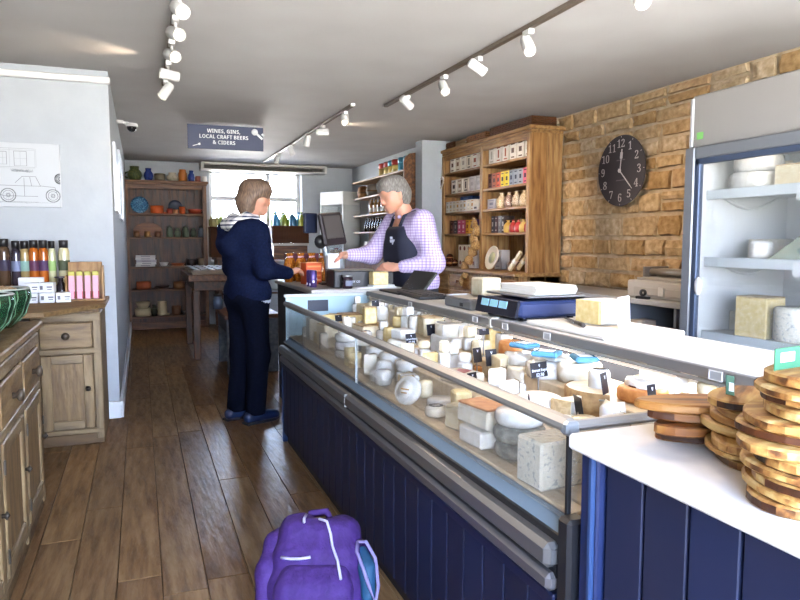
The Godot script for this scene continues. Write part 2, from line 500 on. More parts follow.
	for i in 3: part(ac, "louvre", bx(v3(1.76, 0.004, 0.03), 0.001), mat("7c756d", 0.5), v3(0, 0.036 + i * 0.017, 0.235), v3(18, 0, 0))
	for i in 25: part(ac, "vane", bx(v3(0.004, 0.055, 0.012), 0.0), mat("4f4a45", 0.5), v3(-0.84 + i * 0.07, 0.053, 0.217))
	# security camera
	var sc := thing("security_camera", "small black dome security camera on a white bracket under the ceiling", "camera", v3(-0.17, 2.3, -6.9))
	part(sc, "bracket", MB.new().box(v3(0.03, 0.06, 0), v3(0.06, 0.03, 0.05), 0.004).box(v3(0.08, 0.055, 0), v3(0.05, 0.02, 0.03), 0.004).done(), white)
	part(sc, "housing", lathe([v2(0, 0.02), v2(0.05, 0.02), v2(0.056, 0.03), v2(0.05, 0.05), v2(0, 0.055)], 18), white, v3(0.13, 0.0, 0))
	part(sc, "dome", lathe([v2(0, -0.028), v2(0.022, -0.022), v2(0.038, -0.006), v2(0.045, 0.02), v2(0, 0.02)], 18), mat("15161a", 0.08), v3(0.13, 0.0, 0))

# ------------------------------------------------------------------ the refrigerated counter
const CZ0 := -4.08   # far end
const CZ1 := -1.15   # near end
const DECK := 0.67
const SHELF := 0.935
func counter_case():
	var L := CZ1 - CZ0
	var zc := (CZ0 + CZ1) / 2
	var c := thing("cheese_counter", "long refrigerated cheese counter with navy boarded front and steel bumper rail", "display counter", v3(0.82, 0, zc))
	var navy := mat("0e1838", 0.45)
	var dark := mat("12141b", 0.5)
	var steel := mat("8d8f93", 0.32, 0.75)
	var beige := grain("deck", ["cbb797", "d8c6a8", "e0d0b4"], v3(4, 4, 4), 0.4, {"bump": 0.1})
	# body behind the boards
	part(c, "carcass", MB.new().box(v3(0.36, 0.33, 0), v3(0.7, 0.62, L - 0.02)).done(), mat("2a2f3c", 0.6))
	part(c, "kick_plate", bx(v3(0.03, 0.08, L - 0.04), 0.002), dark, v3(0.015, 0.04, 0))
	var bw := 0.107
	var n := int(L / bw)
	var bm := bx(v3(0.022, 0.42, L / n - 0.006), 0.002)
	for i in n: part(c, "board", bm, mat(["0e1838", "0d1634", "0f1b3d"][i % 3], 0.55), v3(-0.01, 0.27, -L / 2 + (i + 0.5) * L / n))
	part(c, "board_rail", bx(v3(0.03, 0.03, L), 0.004), navy, v3(-0.013, 0.487, 0))
	# bumper: two steel bands with a groove between
	part(c, "lower_bumper", bx(v3(0.035, 0.04, L), 0.01), mat("77767b", 0.35, 0.6), v3(-0.025, 0.528, 0))
	part(c, "bumper_groove", bx(v3(0.02, 0.03, L), 0.0), dark, v3(-0.012, 0.552, 0))
	part(c, "upper_bumper", bx(v3(0.045, 0.055, L), 0.012), steel, v3(-0.025, 0.587, 0))
	part(c, "bumper_joint", bx(v3(0.047, 0.057, 0.006), 0.01), mat("d8d8d8", 0.3, 0.5), v3(-0.0252, 0.587, -2.64 - zc))
	part(c, "gasket", bx(v3(0.02, 0.02, L), 0.0), dark, v3(-0.006, 0.62, 0))
	var ap := MB.new()
	ap.quad(v3(-0.012, 0.625, -L / 2), v3(-0.012, 0.625, L / 2), v3(0.018, 0.662, L / 2), v3(0.018, 0.662, -L / 2))
	ap.quad(v3(0.02, 0.61, -L / 2), v3(0.02, 0.662, -L / 2), v3(0.02, 0.662, L / 2), v3(0.02, 0.61, L / 2))
	part(c, "glass_channel", ap.done(), mat("8398ac", 0.25, 0.3))
	# stepped deck
	part(c, "front_ledge", bx(v3(0.05, 0.03, L - 0.02), 0.004), beige, v3(0.045, DECK - 0.015, 0))
	part(c, "deck", bx(v3(0.12, 0.03, L - 0.02), 0.003), beige, v3(0.133, DECK - 0.015, 0))
	part(c, "middle_step", bx(v3(0.19, 0.1, L - 0.02), 0.003), beige, v3(0.285, 0.69, 0))
	part(c, "upper_step", bx(v3(0.23, 0.16, L - 0.02), 0.003), beige, v3(0.495, 0.72, 0))
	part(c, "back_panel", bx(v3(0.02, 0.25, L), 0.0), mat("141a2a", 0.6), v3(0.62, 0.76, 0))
	part(c, "rear_cladding", bx(v3(0.02, 0.62, L), 0.0), mat("d4d6d8", 0.5), v3(0.712, 0.31, 0))
	# light blue far end, glass near end
	part(c, "end_panel", bx(v3(0.7, 0.27, 0.02), 0.002), mat("a9c6d2", 0.35), v3(0.35, 0.775, -L / 2 + 0.012))
	part(c, "end_capping", bx(v3(0.72, 0.018, 0.03), 0.004), mat("d3d9dc", 0.3), v3(0.35, 0.915, -L / 2 + 0.012))
	part(c, "end_window", bx(v3(0.13, 0.07, 0.004), 0.0), mat("2a3142", 0.3), v3(0.2, 0.85, -L / 2 + 0.025))
	var zj := -2.64 - zc
	var gm := glass("dfeef2", 0.06)
	part(c, "front_glass", bx(v3(0.006, 0.2, zj - 0.003 + L / 2), 0.0), gm, v3(0.005, 0.76, (zj - 0.003 - L / 2) / 2))
	part(c, "front_glass", bx(v3(0.006, 0.2, L / 2 - zj - 0.003), 0.0), gm, v3(0.005, 0.76, (L / 2 + zj + 0.003) / 2))
	part(c, "glass_seam", bx(v3(0.008, 0.2, 0.005), 0.0), mat("c9d6da", 0.3), v3(0.005, 0.76, zj))
	part(c, "side_glass", bx(v3(0.5, 0.18, 0.006), 0.0), gm, v3(0.26, 0.765, L / 2 - 0.004))
	var rail := mat("9c9b99", 0.45, 0.4)
	part(c, "top_rail", bx(v3(0.036, 0.032, L + 0.02), 0.011), rail, v3(0.005, 0.866, 0.0))
	part(c, "side_rail", bx(v3(0.54, 0.022, 0.026), 0.008), rail, v3(0.28, 0.866, L / 2 + 0.001))
	part(c, "corner_joint", bx(v3(0.034, 0.03, 0.03), 0.006), mat("9aa3ad", 0.3, 0.5), v3(0.005, 0.862, L / 2))
	part(c, "corner_seal", bx(v3(0.01, 0.18, 0.01), 0.001), dark, v3(0.004, 0.762, L / 2))
	part(c, "corner_post", bx(v3(0.05, 0.68, 0.045), 0.008), dark, v3(0.0, 0.34, L / 2 + 0.024))
	part(c, "far_post", bx(v3(0.03, 0.6, 0.02), 0.003), mat("223a66", 0.4), v3(-0.01, 0.3, -L / 2 - 0.01))
	# lamp strip under the service shelf
	var strip := part(c, "lamp_strip", bx(v3(0.03, 0.012, L - 0.3), 0.002), glow("fffaf2", 3.0), v3(0.56, SHELF - 0.058, 0))
	var al := AreaLight3D.new()
	al.name = "lamp_light"
	al.area_size = v2(0.03, L - 0.3)
	al.light_energy = 6.0; al.light_color = Color("fffaf2"); al.area_range = 8; al.shadow_enabled = true
	strip.add_child(al)
	al.position = v3(0, -0.008, 0); al.rotation_degrees = v3(-90, 0, 0)
	# white service shelf along the back of the counter
	var zs0 := -4.02; var zs1 := -0.45
	var sl := zs1 - zs0
	var s := part(c, "service_shelf", bx(v3(0.36, 0.022, sl), 0.003), mat("e9e9e7", 0.35), v3(1.33 + 0.185 - 0.82, SHELF - 0.011, (zs0 + zs1) / 2 - zc))
	part(s, "front_edge", bx(v3(0.012, 0.03, sl), 0.003), mat("9fa2a6", 0.3, 0.6), v3(-0.185, -0.005, 0))
	part(s, "lower_edge", bx(v3(0.01, 0.01, sl), 0.002), mat("b9bbbd", 0.3, 0.5), v3(-0.181, -0.03, 0))
	part(s, "bracket", bx(v3(0.3, 0.03, sl - 0.1), 0.0), mat("9fa2a6", 0.4, 0.4), v3(0.02, -0.026, 0))
	for i in 4: part(s, "leg", bx(v3(0.04, SHELF - 0.052, 0.04), 0.002), mat("85888c", 0.4, 0.5), v3(0.145, (SHELF - 0.052) / 2 - SHELF + 0.011, -sl / 2 + 0.2 + i * (sl - 0.4) / 3))
	for q in [[411, 297], [476, 316], [506, 322], [548, 335], [717, 372]]:
		var p := px(q[0], q[1], 0, 1.325)
		var t := thing("ticket_clip", "small clear price ticket clip on the edge of the service shelf", "ticket clip", v3(1.3225, SHELF - 0.03, p.z), -90, "ticket clips along the shelf edge")
		part(t, "holder", MB.new().box(v3(-0.02, 0.012, 0), v3(0.003, 0.024, 0.003)).box(v3(0.02, 0.012, 0), v3(0.003, 0.024, 0.003)).box(v3(0, 0.0235, 0), v3(0.043, 0.003, 0.003)).box(v3(0, 0.001, 0), v3(0.043, 0.003, 0.003)).done(), mat("f2f3f4", 0.2), v3(0, 0, 0.002))
		part(t, "card", bx(v3(0.036, 0.018, 0.001), 0.0), mat("aeb3b9", 0.4), v3(0, 0.012, 0.001))

func near_counter():
	# navy boarded counter with a white top beside the near end of the cheese counter
	var z0 := -1.09; var z1 := 0.45
	var L := z1 - z0
	var c := thing("serving_counter", "navy boarded counter with white top carrying the wooden boards", "counter", v3(0.82, 0, (z0 + z1) / 2))
	part(c, "carcass", MB.new().box(v3(0.27, 0.415, 0), v3(0.5, 0.83, L)).done(), mat("0a1536", 0.65))
	part(c, "corner_post", bx(v3(0.03, 0.835, 0.055), 0.004), mat("162550", 0.5), v3(0.005, 0.4175, -L / 2 + 0.0275))
	part(c, "corner_strip", bx(v3(0.012, 0.835, 0.014), 0.003), mat("2a426e", 0.4), v3(-0.012, 0.4175, -L / 2 + 0.04))
	var bw := 0.1045
	var bm := bx(v3(0.02, 0.82, bw - 0.007), 0.002)
	for i in 14: part(c, "board", bm, mat(["0a1536", "091332", "0b183b"][i % 3], 0.65), v3(0.012, 0.42, -L / 2 + 0.062 + (i + 0.5) * bw))
	part(c, "worktop", bx(v3(0.57, 0.032, L + 0.03), 0.006), grain("worktop", ["e8e8e8", "eeeeee", "f2f2f1"], v3(2, 2, 2), 0.4), v3(0.252, 0.851, 0.0))

# ------------------------------------------------------------------ cheese
func paste(k: String) -> StandardMaterial3D:
	var R := {
		"cream": ["e6d6ae", "eddfbc", "f2e7c9"], "pale": ["efe6d0", "f3ecda", "f7f2e6"], "white": ["e9e6de", "f1efe9", "f7f6f2"],
		"yellow": ["e0c683", "e8d195", "efdca8"], "orange": ["b8713a", "c98548", "d99a5e"], "rind": ["a98d62", "c2a577", "d3bb91", "bda27a"],
		"brownrind": ["7d5f3d", "98774d", "ad8c60"], "greyrind": ["6f6d66", "8b897f", "a8a699"], "blue": ["e3dfcf", "ebe7d8", "e9e5d6", "b4bab6"],
		"darkfill": ["3a1c12", "5a2a17", "7a3c20"],
	}
	var wrapped := k.ends_with("*")
	var b := k.trim_suffix("*")
	return grain("cheese" + k, R[b], v3(3.5, 3.5, 3.5) if b != "blue" else v3(6, 6, 6), 0.2 if wrapped else 0.55, {"freq": 0.03, "bump": 0.5 if wrapped else 0.35, "bfreq": 0.03, "coat": 0.8 if wrapped else 0.0, "world": true})
func sector(r: float, ang: float, n := 10) -> PackedVector2Array:
	var p := PackedVector2Array()
	if ang < TAU - 0.01: p.append(v2(0, 0))
	for i in n + 1: p.append(v2(cos(-ang / 2 + ang * i / n), sin(-ang / 2 + ang * i / n)) * r)
	return p
func wheel_profile(r: float, h: float, b: float) -> Array:
	return [v2(0, 0), v2(r - b, 0), v2(r - b * 0.3, b * 0.3), v2(r, b), v2(r, h - b), v2(r - b * 0.3, h - b * 0.3), v2(r - b, h), v2(0, h)]
func cheese(kind: String, p: Vector3, d: Vector3, turn: float, pk: String, label: String, o := {}) -> Node3D:
	var t := thing(o.get("name", {"block": "cheese_block", "wheel": "round_cheese", "wedge": "cheese_wedge", "pack": "wrapped_cheese"}[kind]), label, "cheese", p, turn, o.get("group", ""))
	placed.append([p, (d.x if kind == "wheel" else maxf(d.x, d.z) * 0.55 if kind != "wedge" else d.x * 0.7)])
	var m := paste(pk)
	var rind := paste(o.get("rind", "rind"))
	match kind:
		"block":
			part(t, "paste", bx(d, 0.006, v3(0, d.y / 2, 0)), m)
			if o.has("rind"): part(t, "rind", bx(v3(d.x * 0.98, 0.006, d.z * 0.98), 0.002, v3(0, d.y + 0.0028, 0)), rind)
		"pack":
			var mb := MB.new(true)
			var r := RandomNumberGenerator.new()
			r.seed = hash(p)
			# softly lumpy parcel
			var rows := []
			for i in 7:
				var f := i / 6.0
				var row := []
				for j in 14:
					var a := TAU * j / 14
					var sq := 1.0 / pow(pow(absf(cos(a)), 5.0) + pow(absf(sin(a)), 5.0), 0.2)
					var s: float = [0.0, 0.93, 1.0, 1.0, 0.97, 0.86, 0.0][i]
					row.append(v3(cos(a) * sq * d.x / 2 * s, d.y * [0.0, 0.0, 0.25, 0.6, 0.86, 1.0, 1.0][i] + (r.randf() - 0.5) * d.y * (0.12 if i > 1 else 0.0), sin(a) * sq * d.z / 2 * s) * (1.0 + (r.randf() - 0.5) * 0.06))
				rows.append(row)
			for i in 6:
				for j in 14:
					var k := (j + 1) % 14
					if i == 0: mb.tri(v3(0, 0, 0), rows[1][j], rows[1][k])
					elif i == 5: mb.tri(rows[5][j], v3(0, d.y, 0), rows[5][k])
					else: mb.quad(rows[i][j], rows[i + 1][j], rows[i + 1][k], rows[i][k])
			part(t, "wrapper", mb.done(), m)
		"wheel":
			var b: float = o.get("edge", minf(0.012, d.y * 0.3))
			part(t, "rind", lathe(wheel_profile(d.x, d.y, b), 28), m)
		"wedge":
			var pl := sector(d.x, d.z)
			part(t, "paste", MB.new().prism(pl, 0.0, d.y, 0.003).done(), m)
			var arc := MB.new(true)
			var n := 10
			for i in n:
				var a0: float = -d.z / 2 + d.z * i / n
				var a1: float = -d.z / 2 + d.z * (i + 1) / n
				var q0 := v3(cos(a0), 0, sin(a0)) * (d.x + 0.003)
				var q1 := v3(cos(a1), 0, sin(a1)) * (d.x + 0.003)
				var e0 := q0 * 0.96; var e1 := q1 * 0.96
				arc.quad(q0, q1, q1 + v3(0, d.y, 0), q0 + v3(0, d.y, 0))
				arc.quad(e0 + v3(0, d.y + 0.002, 0), q0 + v3(0, d.y, 0), q1 + v3(0, d.y, 0), e1 + v3(0, d.y + 0.002, 0))
			part(t, "rind", arc.done(), rind)
	if o.has("disc"):   # printed paper label on the top
		var c: String = o.disc
		part(t, "paper_label", lathe([v2(0, 0), v2(d.x * 0.62, 0), v2(d.x * 0.62, 0.001), v2(0, 0.0012)], 20), mat(c, 0.5), v3(0, d.y + 0.0002, 0))
		part(t, "label_print", MB.new().box(v3(0, 0, 0), v3(d.x * 0.7, 0.0008, d.x * 0.1)).box(v3(0, 0, d.x * 0.25), v3(d.x * 0.5, 0.0008, d.x * 0.08)).done(), mat(o.get("ink", "8a7a60"), 0.6), v3(0, d.y + 0.0016, 0))
	if o.has("sticker"):
		part(t, "sticker", bx(v3(d.x * 0.6, 0.0015, d.z * 0.35), 0.0), mat(o.sticker, 0.5), v3(0, d.y + 0.001, 0), v3(0, 25, 0))
	return t

func price_tag(p: Vector3, w: float, h: float, stick: float, turn: float, label: String, lines: Array):
	placed.append([p + v3(-0.01, 0, 0.03), 0.035])
	var t := thing("price_tag", label, "price tag", p, turn, "black cheese price tags")
	part(t, "stand", MB.new().tube([v3(0, 0, 0), v3(0, stick + h * 0.3, -0.003)], 0.0025, 6).done(), mat("9a9a98", 0.3, 0.6))
	part(t, "foot", bx(v3(0.02, 0.003, 0.016), 0.0), mat("b5b5b2", 0.3, 0.5), v3(0, 0.0016, -0.003))
	part(t, "card", bx(v3(w, h, 0.003), 0.001), mat("14151f", 0.45), v3(0, stick + h / 2, 0), v3(-10, 0, 0))
	var y := stick + h * 0.78
	for i in lines.size():
		var tm := text_mesh(lines[i], h * [0.24, 0.24, 0.3][i % 3], 0.0006, "Droid Sans", 700)
		part(t, "lettering", tm, mat("e4e7f0", 0.6), v3(0, y, 0.0032 - (y - stick - h / 2) * 0.17), v3(-10, 0, 0))
		y -= h * 0.3

var placed := []
func fill_counter():
	var r := RandomNumberGenerator.new()
	r.seed = 19
	var n := 0
	for row in [[0.95, DECK, 0.05], [1.065, 0.74, 0.045], [1.155, 0.74, 0.045], [1.26, 0.8, 0.05], [1.355, 0.8, 0.042], [0.9, DECK, 0.036], [0.968, DECK, 0.034], [1.05, 0.74, 0.036], [1.13, 0.74, 0.036], [1.25, 0.8, 0.036], [1.34, 0.8, 0.036]]:
		var z := -3.95
		while z < -1.24:
			var rad: float = row[2] * (0.8 + r.randf() * 0.25)
			var p := v3(row[0] + (r.randf() - 0.5) * 0.02, row[1], z)
			var free := true
			for q in placed:
				if v2(q[0].x - p.x, q[0].z - p.z).length() < q[1] + rad: free = false
			if free:
				var k := r.randi() % 4
				var h := 0.05 + r.randf() * 0.05
				var c := r.randi() % 5
				var pk: String = ["cream*", "pale*", "white*", "yellow", "white"][c]
				var nm: String = ["cream", "pale", "white wrapped", "yellow", "white"][c]
				match k:
					0: cheese("block", p, v3(rad * 1.35, h, rad * 1.35), r.randf() * 30 - 15, pk, nm + " cut block filling a gap between the larger cheeses", {"group": "small cheeses filling gaps"})
					1: cheese("wheel", p, v3(rad * 0.95, h * 0.7, 0), 0, pk, nm + " small round filling a gap between the larger cheeses", {"group": "small cheeses filling gaps"})
					2: cheese("wedge", p - v3(rad * 0.6, 0, 0), v3(rad * 1.55, h, 0.7), r.randf() * 20 - 10, pk, nm + " small wedge filling a gap between the larger cheeses", {"group": "small cheeses filling gaps", "rind": "rind"})
					3: cheese("pack", p, v3(rad * 1.5, h, rad * 1.5), r.randf() * 90, pk, nm + " lumpy parcel filling a gap between the larger cheeses", {"group": "small cheeses filling gaps"})
				if k < 2 and row[1] > DECK and r.randf() < 0.75:
					var top := p + v3(0, h if k == 0 else h * 0.7, 0) + v3(0, 0.0004, 0)
					if r.randf() < 0.5: cheese("block", top, v3(rad * 1.1, 0.045, rad * 1.1), r.randf() * 40 - 20, ["pale", "cream", "white*"][n % 3], ["pale", "cream", "white wrapped"][n % 3] + " small block lying on top of another small cheese", {"group": "small cheeses stacked on others"})
					else: cheese("wheel", top, v3(rad * 0.75, 0.035, 0), 0, ["white", "pale*", "cream"][n % 3], ["white", "pale wrapped", "cream"][n % 3] + " small round lying on top of another small cheese", {"group": "small cheeses stacked on others"})
				placed.append([p, rad])
				z += rad
				n += 1
			z += 0.02

func cheeses():
	var D := DECK
	var B := 0.74
	var C := 0.80
	var c: Node3D
	# front row behind the glass
	cheese("block", on(312, 340, D), v3(0.05, 0.13, 0.09), 0, "pale*", "tall film-wrapped pale cheese slab standing at the far end behind the glass")
	cheese("block", on(329, 346, D), v3(0.1, 0.12, 0.12), 8, "cream", "big cream cheese block under the orange wedge at the far end", {"rind": "rind"})
	cheese("wedge", on(329, 346, D) + v3(-0.05, 0.1262, 0), v3(0.12, 0.045, 0.9), 25, "yellow", "golden wedge lying on top of the big cream cheese block", {"rind": "orange"})
	for i in 3:
		cheese("wheel", on(349, 357, D) + v3(0, i * 0.041, 0), v3(0.07, 0.04, 0), i * 40, "white*", ["lowest", "middle", "topmost"][i] + " white brie wheel of the stack beside the glass seam", {"disc": "dfe6ea"})
	# white paper-wrapped bries
	var wn := 0
	for q in [[378, 366, 0], [392, 373, 0], [410, 382, 0], [378, 366, 1], [392, 373, 1], [410, 382, 1], [400, 366, 0], [418, 372, 0]]:
		var p := on(q[0], q[1], D) + v3(0, q[2] * 0.047, 0)
		p.x = clampf(p.x, 0.92, 1.02)
		if wn >= 6: p = v3(p.x + 0.1, B, p.z)
		cheese("wheel", p, v3(0.058, 0.046, 0), wn * 50, "white*", "white paper-wrapped soft cheese with beige oval label in the front row", {"disc": "e3cfa8", "group": "paper-wrapped soft cheeses behind the glass", "ink": "b08d5c"})
		wn += 1
	# leaning camembert
	c = cheese("wheel", on(414, 405, D) + v3(0.0, 0.005, 0), v3(0.052, 0.034, 0), 0, "white*", "round cheese with printed label leaning on its edge behind the glass", {"disc": "f3f1ea", "ink": "c2913f"})
	c.position += v3(-0.012, 0.044, 0.0)
	c.rotation_degrees = v3(0, -62, 0)
	c.rotate_object_local(Vector3.RIGHT, deg_to_rad(66))
	cheese("wheel", on(436, 416, D), v3(0.038, 0.036, 0), 0, "pale*", "small boxed round cheese with dark lid beside the leaning round cheese", {"disc": "3c3c40", "ink": "c9c9c9"})
	cheese("block", on(459, 428, D), v3(0.06, 0.075, 0.075), 12, "cream*", "cut hard cheese block with a notch of film beside the boxed round", {})
	cheese("block", on(484, 443, D), v3(0.1, 0.05, 0.12), 5, "white", "pale cheese slab under the orange-rinded piece")
	cheese("block", on(484, 443, D) + v3(0.01, 0.0505, -0.02), v3(0.09, 0.055, 0.15), 8, "pale", "long cheese piece with orange-brown rind lying on the pale slab", {"rind": "orange"})
	for i in 3:
		cheese("wheel", on(516, 456, D) + v3(0.01, i * 0.044, 0), v3(0.068 + (0.004 if i == 1 else 0.0), 0.043, 0), i * 30, ["greyrind*", "greyrind*", "white*"][i], ["bottom grey film-wrapped wheel of the stack next to the blue cheese block", "middle grey film-wrapped wheel of the stack next to the blue cheese block", "white wheel on top of the two grey film-wrapped wheels"][i], {"edge": 0.016})
	cheese("block", on(550, 482, D) + v3(0.0, 0, 0), v3(0.13, 0.115, 0.1), 4, "blue*", "big pale blue-veined block standing at the near corner of the counter")
	cheese("block", on(566, 455, D) + v3(0.01, 0, -0.03), v3(0.08, 0.1, 0.06), -8, "pale", "smaller cream block behind the blue-veined block at the near corner")
	# middle step
	cheese("block", v3(1.1, B, -3.9), v3(0.14, 0.05, 0.16), 6, "cream", "flat cream slab near the light blue end panel", {"rind": "rind"})
	cheese("block", v3(1.11, B, -3.68), v3(0.13, 0.09, 0.12), -4, "yellow", "yellow block with brown top rind near the light blue end panel", {"rind": "brownrind"})
	cheese("block", on(371, 336, B), v3(0.16, 0.06, 0.15), 6, "cream", "wide cream slab carrying the small square block", {"rind": "rind"})
	cheese("block", on(371, 336, B) + v3(0.0, 0.0665, -0.02), v3(0.07, 0.085, 0.065), -6, "yellow", "small square golden block standing on the wide cream slab", {"rind": "rind"})
	cheese("wedge", v3(1.02, B, -3.05), v3(0.15, 0.055, 0.8), 100, "pale", "pale wedge with orange rind in the middle of the counter", {"rind": "orange"})
	cheese("wheel", v3(1.12, B, -2.86), v3(0.075, 0.06, 0), 0, "pale", "cream wheel under the white block beside the tall tag", {"edge": 0.018})
	cheese("block", v3(1.12, B + 0.0602, -2.86), v3(0.08, 0.045, 0.09), 12, "white", "white block on the cream wheel beside the tall tag")
	cheese("block", on(419, 352, 0.745) + v3(0, -0.005, 0), v3(0.05, 0.035, 0.05), 20, "orange", "little orange block between the white cheeses")
	cheese("block", on(458, 358, B), v3(0.17, 0.1, 0.2), 4, "white", "very large white cheese block in the middle of the counter")
	cheese("wedge", on(458, 358, B) + v3(0.07, 0.1002, -0.03), v3(0.15, 0.05, 1.0), 165, "white*", "white wedge lying on the very large white cheese block", {"rind": "pale"})
	cheese("block", on(462, 382, B) + v3(0, 0, 0), v3(0.1, 0.04, 0.14), 14, "pale*", "flat film-wrapped cheese with a dark red sticker", {"sticker": "7a2433"})
	cheese("block", on(480, 374, B), v3(0.045, 0.035, 0.05), -20, "orange*", "small orange wrapped piece beside the square black tag")
	cheese("wedge", on(500, 388, B), v3(0.13, 0.1, 0.7), 60, "cream", "upright cream wedge beside the square black tag", {"rind": "brownrind"})
	cheese("pack", on(522, 388, B), v3(0.1, 0.075, 0.1), 10, "pale*", "lumpy film-wrapped cream cheese beside the printed tag")
	cheese("pack", on(548, 376, B) + v3(0.02, 0, 0), v3(0.13, 0.1, 0.13), 30, "white*", "large white wrapped mound behind the printed tag")
	cheese("wheel", on(538, 414, B), v3(0.075, 0.06, 0), 0, "white", "domed white brie in front of the printed tag", {"edge": 0.026})
	cheese("wedge", on(566, 416, B) + v3(0.05, 0, 0.02), v3(0.12, 0.065, 0.55), 200, "pale", "pale pointed wedge beside the half wheel with mottled rind", {"rind": "rind"})
	cheese("wedge", on(592, 413, B) + v3(0.05, 0, 0), v3(0.12, 0.075, 3.0), 150, "pale", "half wheel with mottled brown rind by the near side rail", {"rind": "brownrind"})
	cheese("pack", on(640, 417, B) + v3(0.06, 0, -0.05), v3(0.12, 0.03, 0.08), 20, "white*", "flat clear film packet lying by the near side rail")
	# upper step
	cheese("block", v3(1.27, C, -3.86), v3(0.09, 0.07, 0.1), 5, "cream", "cream block on the upper step beside the light blue end panel")
	cheese("block", on(397, 326, 0.805) + v3(0.07, -0.005, -0.1), v3(0.12, 0.075, 0.12), -3, "pale", "long pale block on the upper step left of the tall white block")
	cheese("block", on(421, 326, C) + v3(-0.02, 0, 0.04), v3(0.085, 0.09, 0.085), 7, "white", "tall white block on the upper step", {})
	cheese("block", v3(1.29, C, -2.93), v3(0.1, 0.085, 0.11), -6, "cream", "cream block with black tag on the upper step", {"rind": "rind"})
	cheese("block", v3(1.3, C, -2.78), v3(0.1, 0.06, 0.11), 4, "yellow", "yellow block beside the tagged cream block on the upper step", {"rind": "brownrind"})
	cheese("wedge", on(466, 342, C) + v3(0.0, 0, 0.02), v3(0.14, 0.09, 0.75), 205, "white", "tall white triangular wedge on the upper step", {"rind": "pale"})
	cheese("wheel", v3(1.3, C, -2.2), v3(0.045, 0.075, 0), 0, "orange", "small tall drum of orange-brown cheese on the upper step", {"rind": "orange"})
	var k := 0
	for q in [[1.27, -2.06, "white*"], [1.31, -1.93, "white*"], [1.25, -1.88, "white*"], [1.31, -1.78, "pale*"]]:
		cheese("pack", v3(q[0], C, q[1]), v3(0.11, 0.05 + 0.012 * (k % 2), 0.13), k * 35, q[2], ["film-wrapped white parcel at the far end of the parcel pile", "tallest film-wrapped parcel in the pile", "film-wrapped parcel at the front of the parcel pile", "cream film-wrapped parcel at the near end of the parcel pile"][k])
		k += 1
	var bk := 0
	for q in [[1.275, -2.06, 12], [1.25, -1.88, 40], [1.31, -1.76, -20]]:  # blue slabs paint the glints on the wrapping film
		var bp := solo("film_glint", bx(v3(0.075, 0.018, 0.09), 0.006), mat("5c9cc4", 0.25, 0.0, 0.6), v3(q[0], C + 0.078, q[1]), v3(0, q[2], 0), "flat bright blue slab painted as a film glint on the " + ["far", "middle", "near"][bk] + " film-wrapped parcel", "packet", "painted film glints in the parcel pile")
		bk += 1
		part(bp, "label_print", bx(v3(0.04, 0.0012, 0.05), 0.0), mat("e8eef2", 0.4), v3(0, 0.0096, 0))  # pale centre of the painted glint
	cheese("wheel", v3(1.27, C, -1.63), v3(0.032, 0.07, 0), 0, "white*", "small white drum with a dark band near the tilted tag", {"disc": "26262c"})
	cheese("pack", v3(1.33, C, -1.5), v3(0.1, 0.06, 0.1), 0, "white*", "rounded white parcel behind the tilted tag")
	cheese("block", on(668, 384, C) + v3(-0.1, 0, 0.09), v3(0.1, 0.1, 0.11), 20, "blue*", "tall blue-veined wedge in clear film under the service shelf")
	# cut pie-like wheel with dark filling
	var pw := cheese("wheel", on(643, 398, C) + v3(-0.02, 0, 0.02), v3(0.07, 0.04, 0), 0, "orange", "round orange-topped cheese with a dark filling near the side rail", {"edge": 0.01})
	part(pw, "filling", MB.new(true).lathe([v2(0, 0), v2(0.045, 0), v2(0.043, 0.004), v2(0, 0.006)], 20).done(), paste("darkfill"), v3(0.005, 0.0401, 0))
	# price tags
	price_tag(v3(0.98, B, -3.45), 0.045, 0.035, 0.08, 20, "small black tag leaning beside the golden wedge at the far end", ["V"])
	price_tag(on(366, 352, D) + v3(0.02, 0, -0.02), 0.06, 0.035, 0.045, 25, "black tag on a stand between the brie stack and the paper-wrapped cheeses", ["Brie"])
	price_tag(v3(1.2, C, -3.48), 0.045, 0.035, 0.09, 10, "black tag standing behind the small square golden block", ["V"])
	price_tag(on(411, 356, B) + v3(0.0, 0, 0), 0.055, 0.045, 0.055, 12, "black tag on a tall stand in front of the white block and cream wheel", ["V", "Dorset Royal", "£2.80"])
	price_tag(on(429, 392, 0.67) + v3(0.075, 0.0, -0.03), 0.05, 0.035, 0.055, 15, "black tag just above the leaning round cheese", ["Goats"])
	price_tag(on(463, 414, D) + v3(0.055, 0, -0.04), 0.045, 0.045, 0.085, 20, "black tag standing behind the cut hard cheese block", ["V", "Blue"])
	price_tag(v3(1.2, B, -2.72), 0.045, 0.05, 0.09, 12, "black tag in front of the tagged cream block on the upper step", ["V"])
	price_tag(v3(1.17, B, -2.22), 0.045, 0.055, 0.055, 20, "black tag leaning on the very large white block", ["V"])
	price_tag(on(491, 382, B), 0.05, 0.06, 0.06, 8, "square black tag beside the upright cream wedge", ["V"])
	price_tag(v3(1.24, C, -2.3), 0.05, 0.025, 0.085, 10, "low wide black tag by the small orange-brown drum", ["Hard"])
	price_tag(on(545, 402, B) + v3(-0.005, 0, -0.03), 0.075, 0.048, 0.075, 14, "large printed black tag above the domed white brie", ["V", "Dorset Royal", "£2.50"])
	price_tag(on(545, 424, B) + v3(-0.07, 0, 0.03), 0.034, 0.045, 0.05, 55, "narrow black tag turned sideways beside the domed white brie", ["V"])
	price_tag(on(577, 424, B) + v3(-0.01, 0, 0.02), 0.05, 0.065, 0.02, 78, "black tag seen edge-on before the half wheel with mottled rind", ["V"])
	price_tag(v3(1.21, C, -1.53), 0.04, 0.06, 0.02, 30, "tilted black tag beside the small white drum", ["V"])
	price_tag(on(639, 410, C) + v3(0.01, 0, 0.035), 0.034, 0.05, 0.025, 12, "black tag in front of the orange-topped cheese with dark filling", ["V"])
	fill_counter()

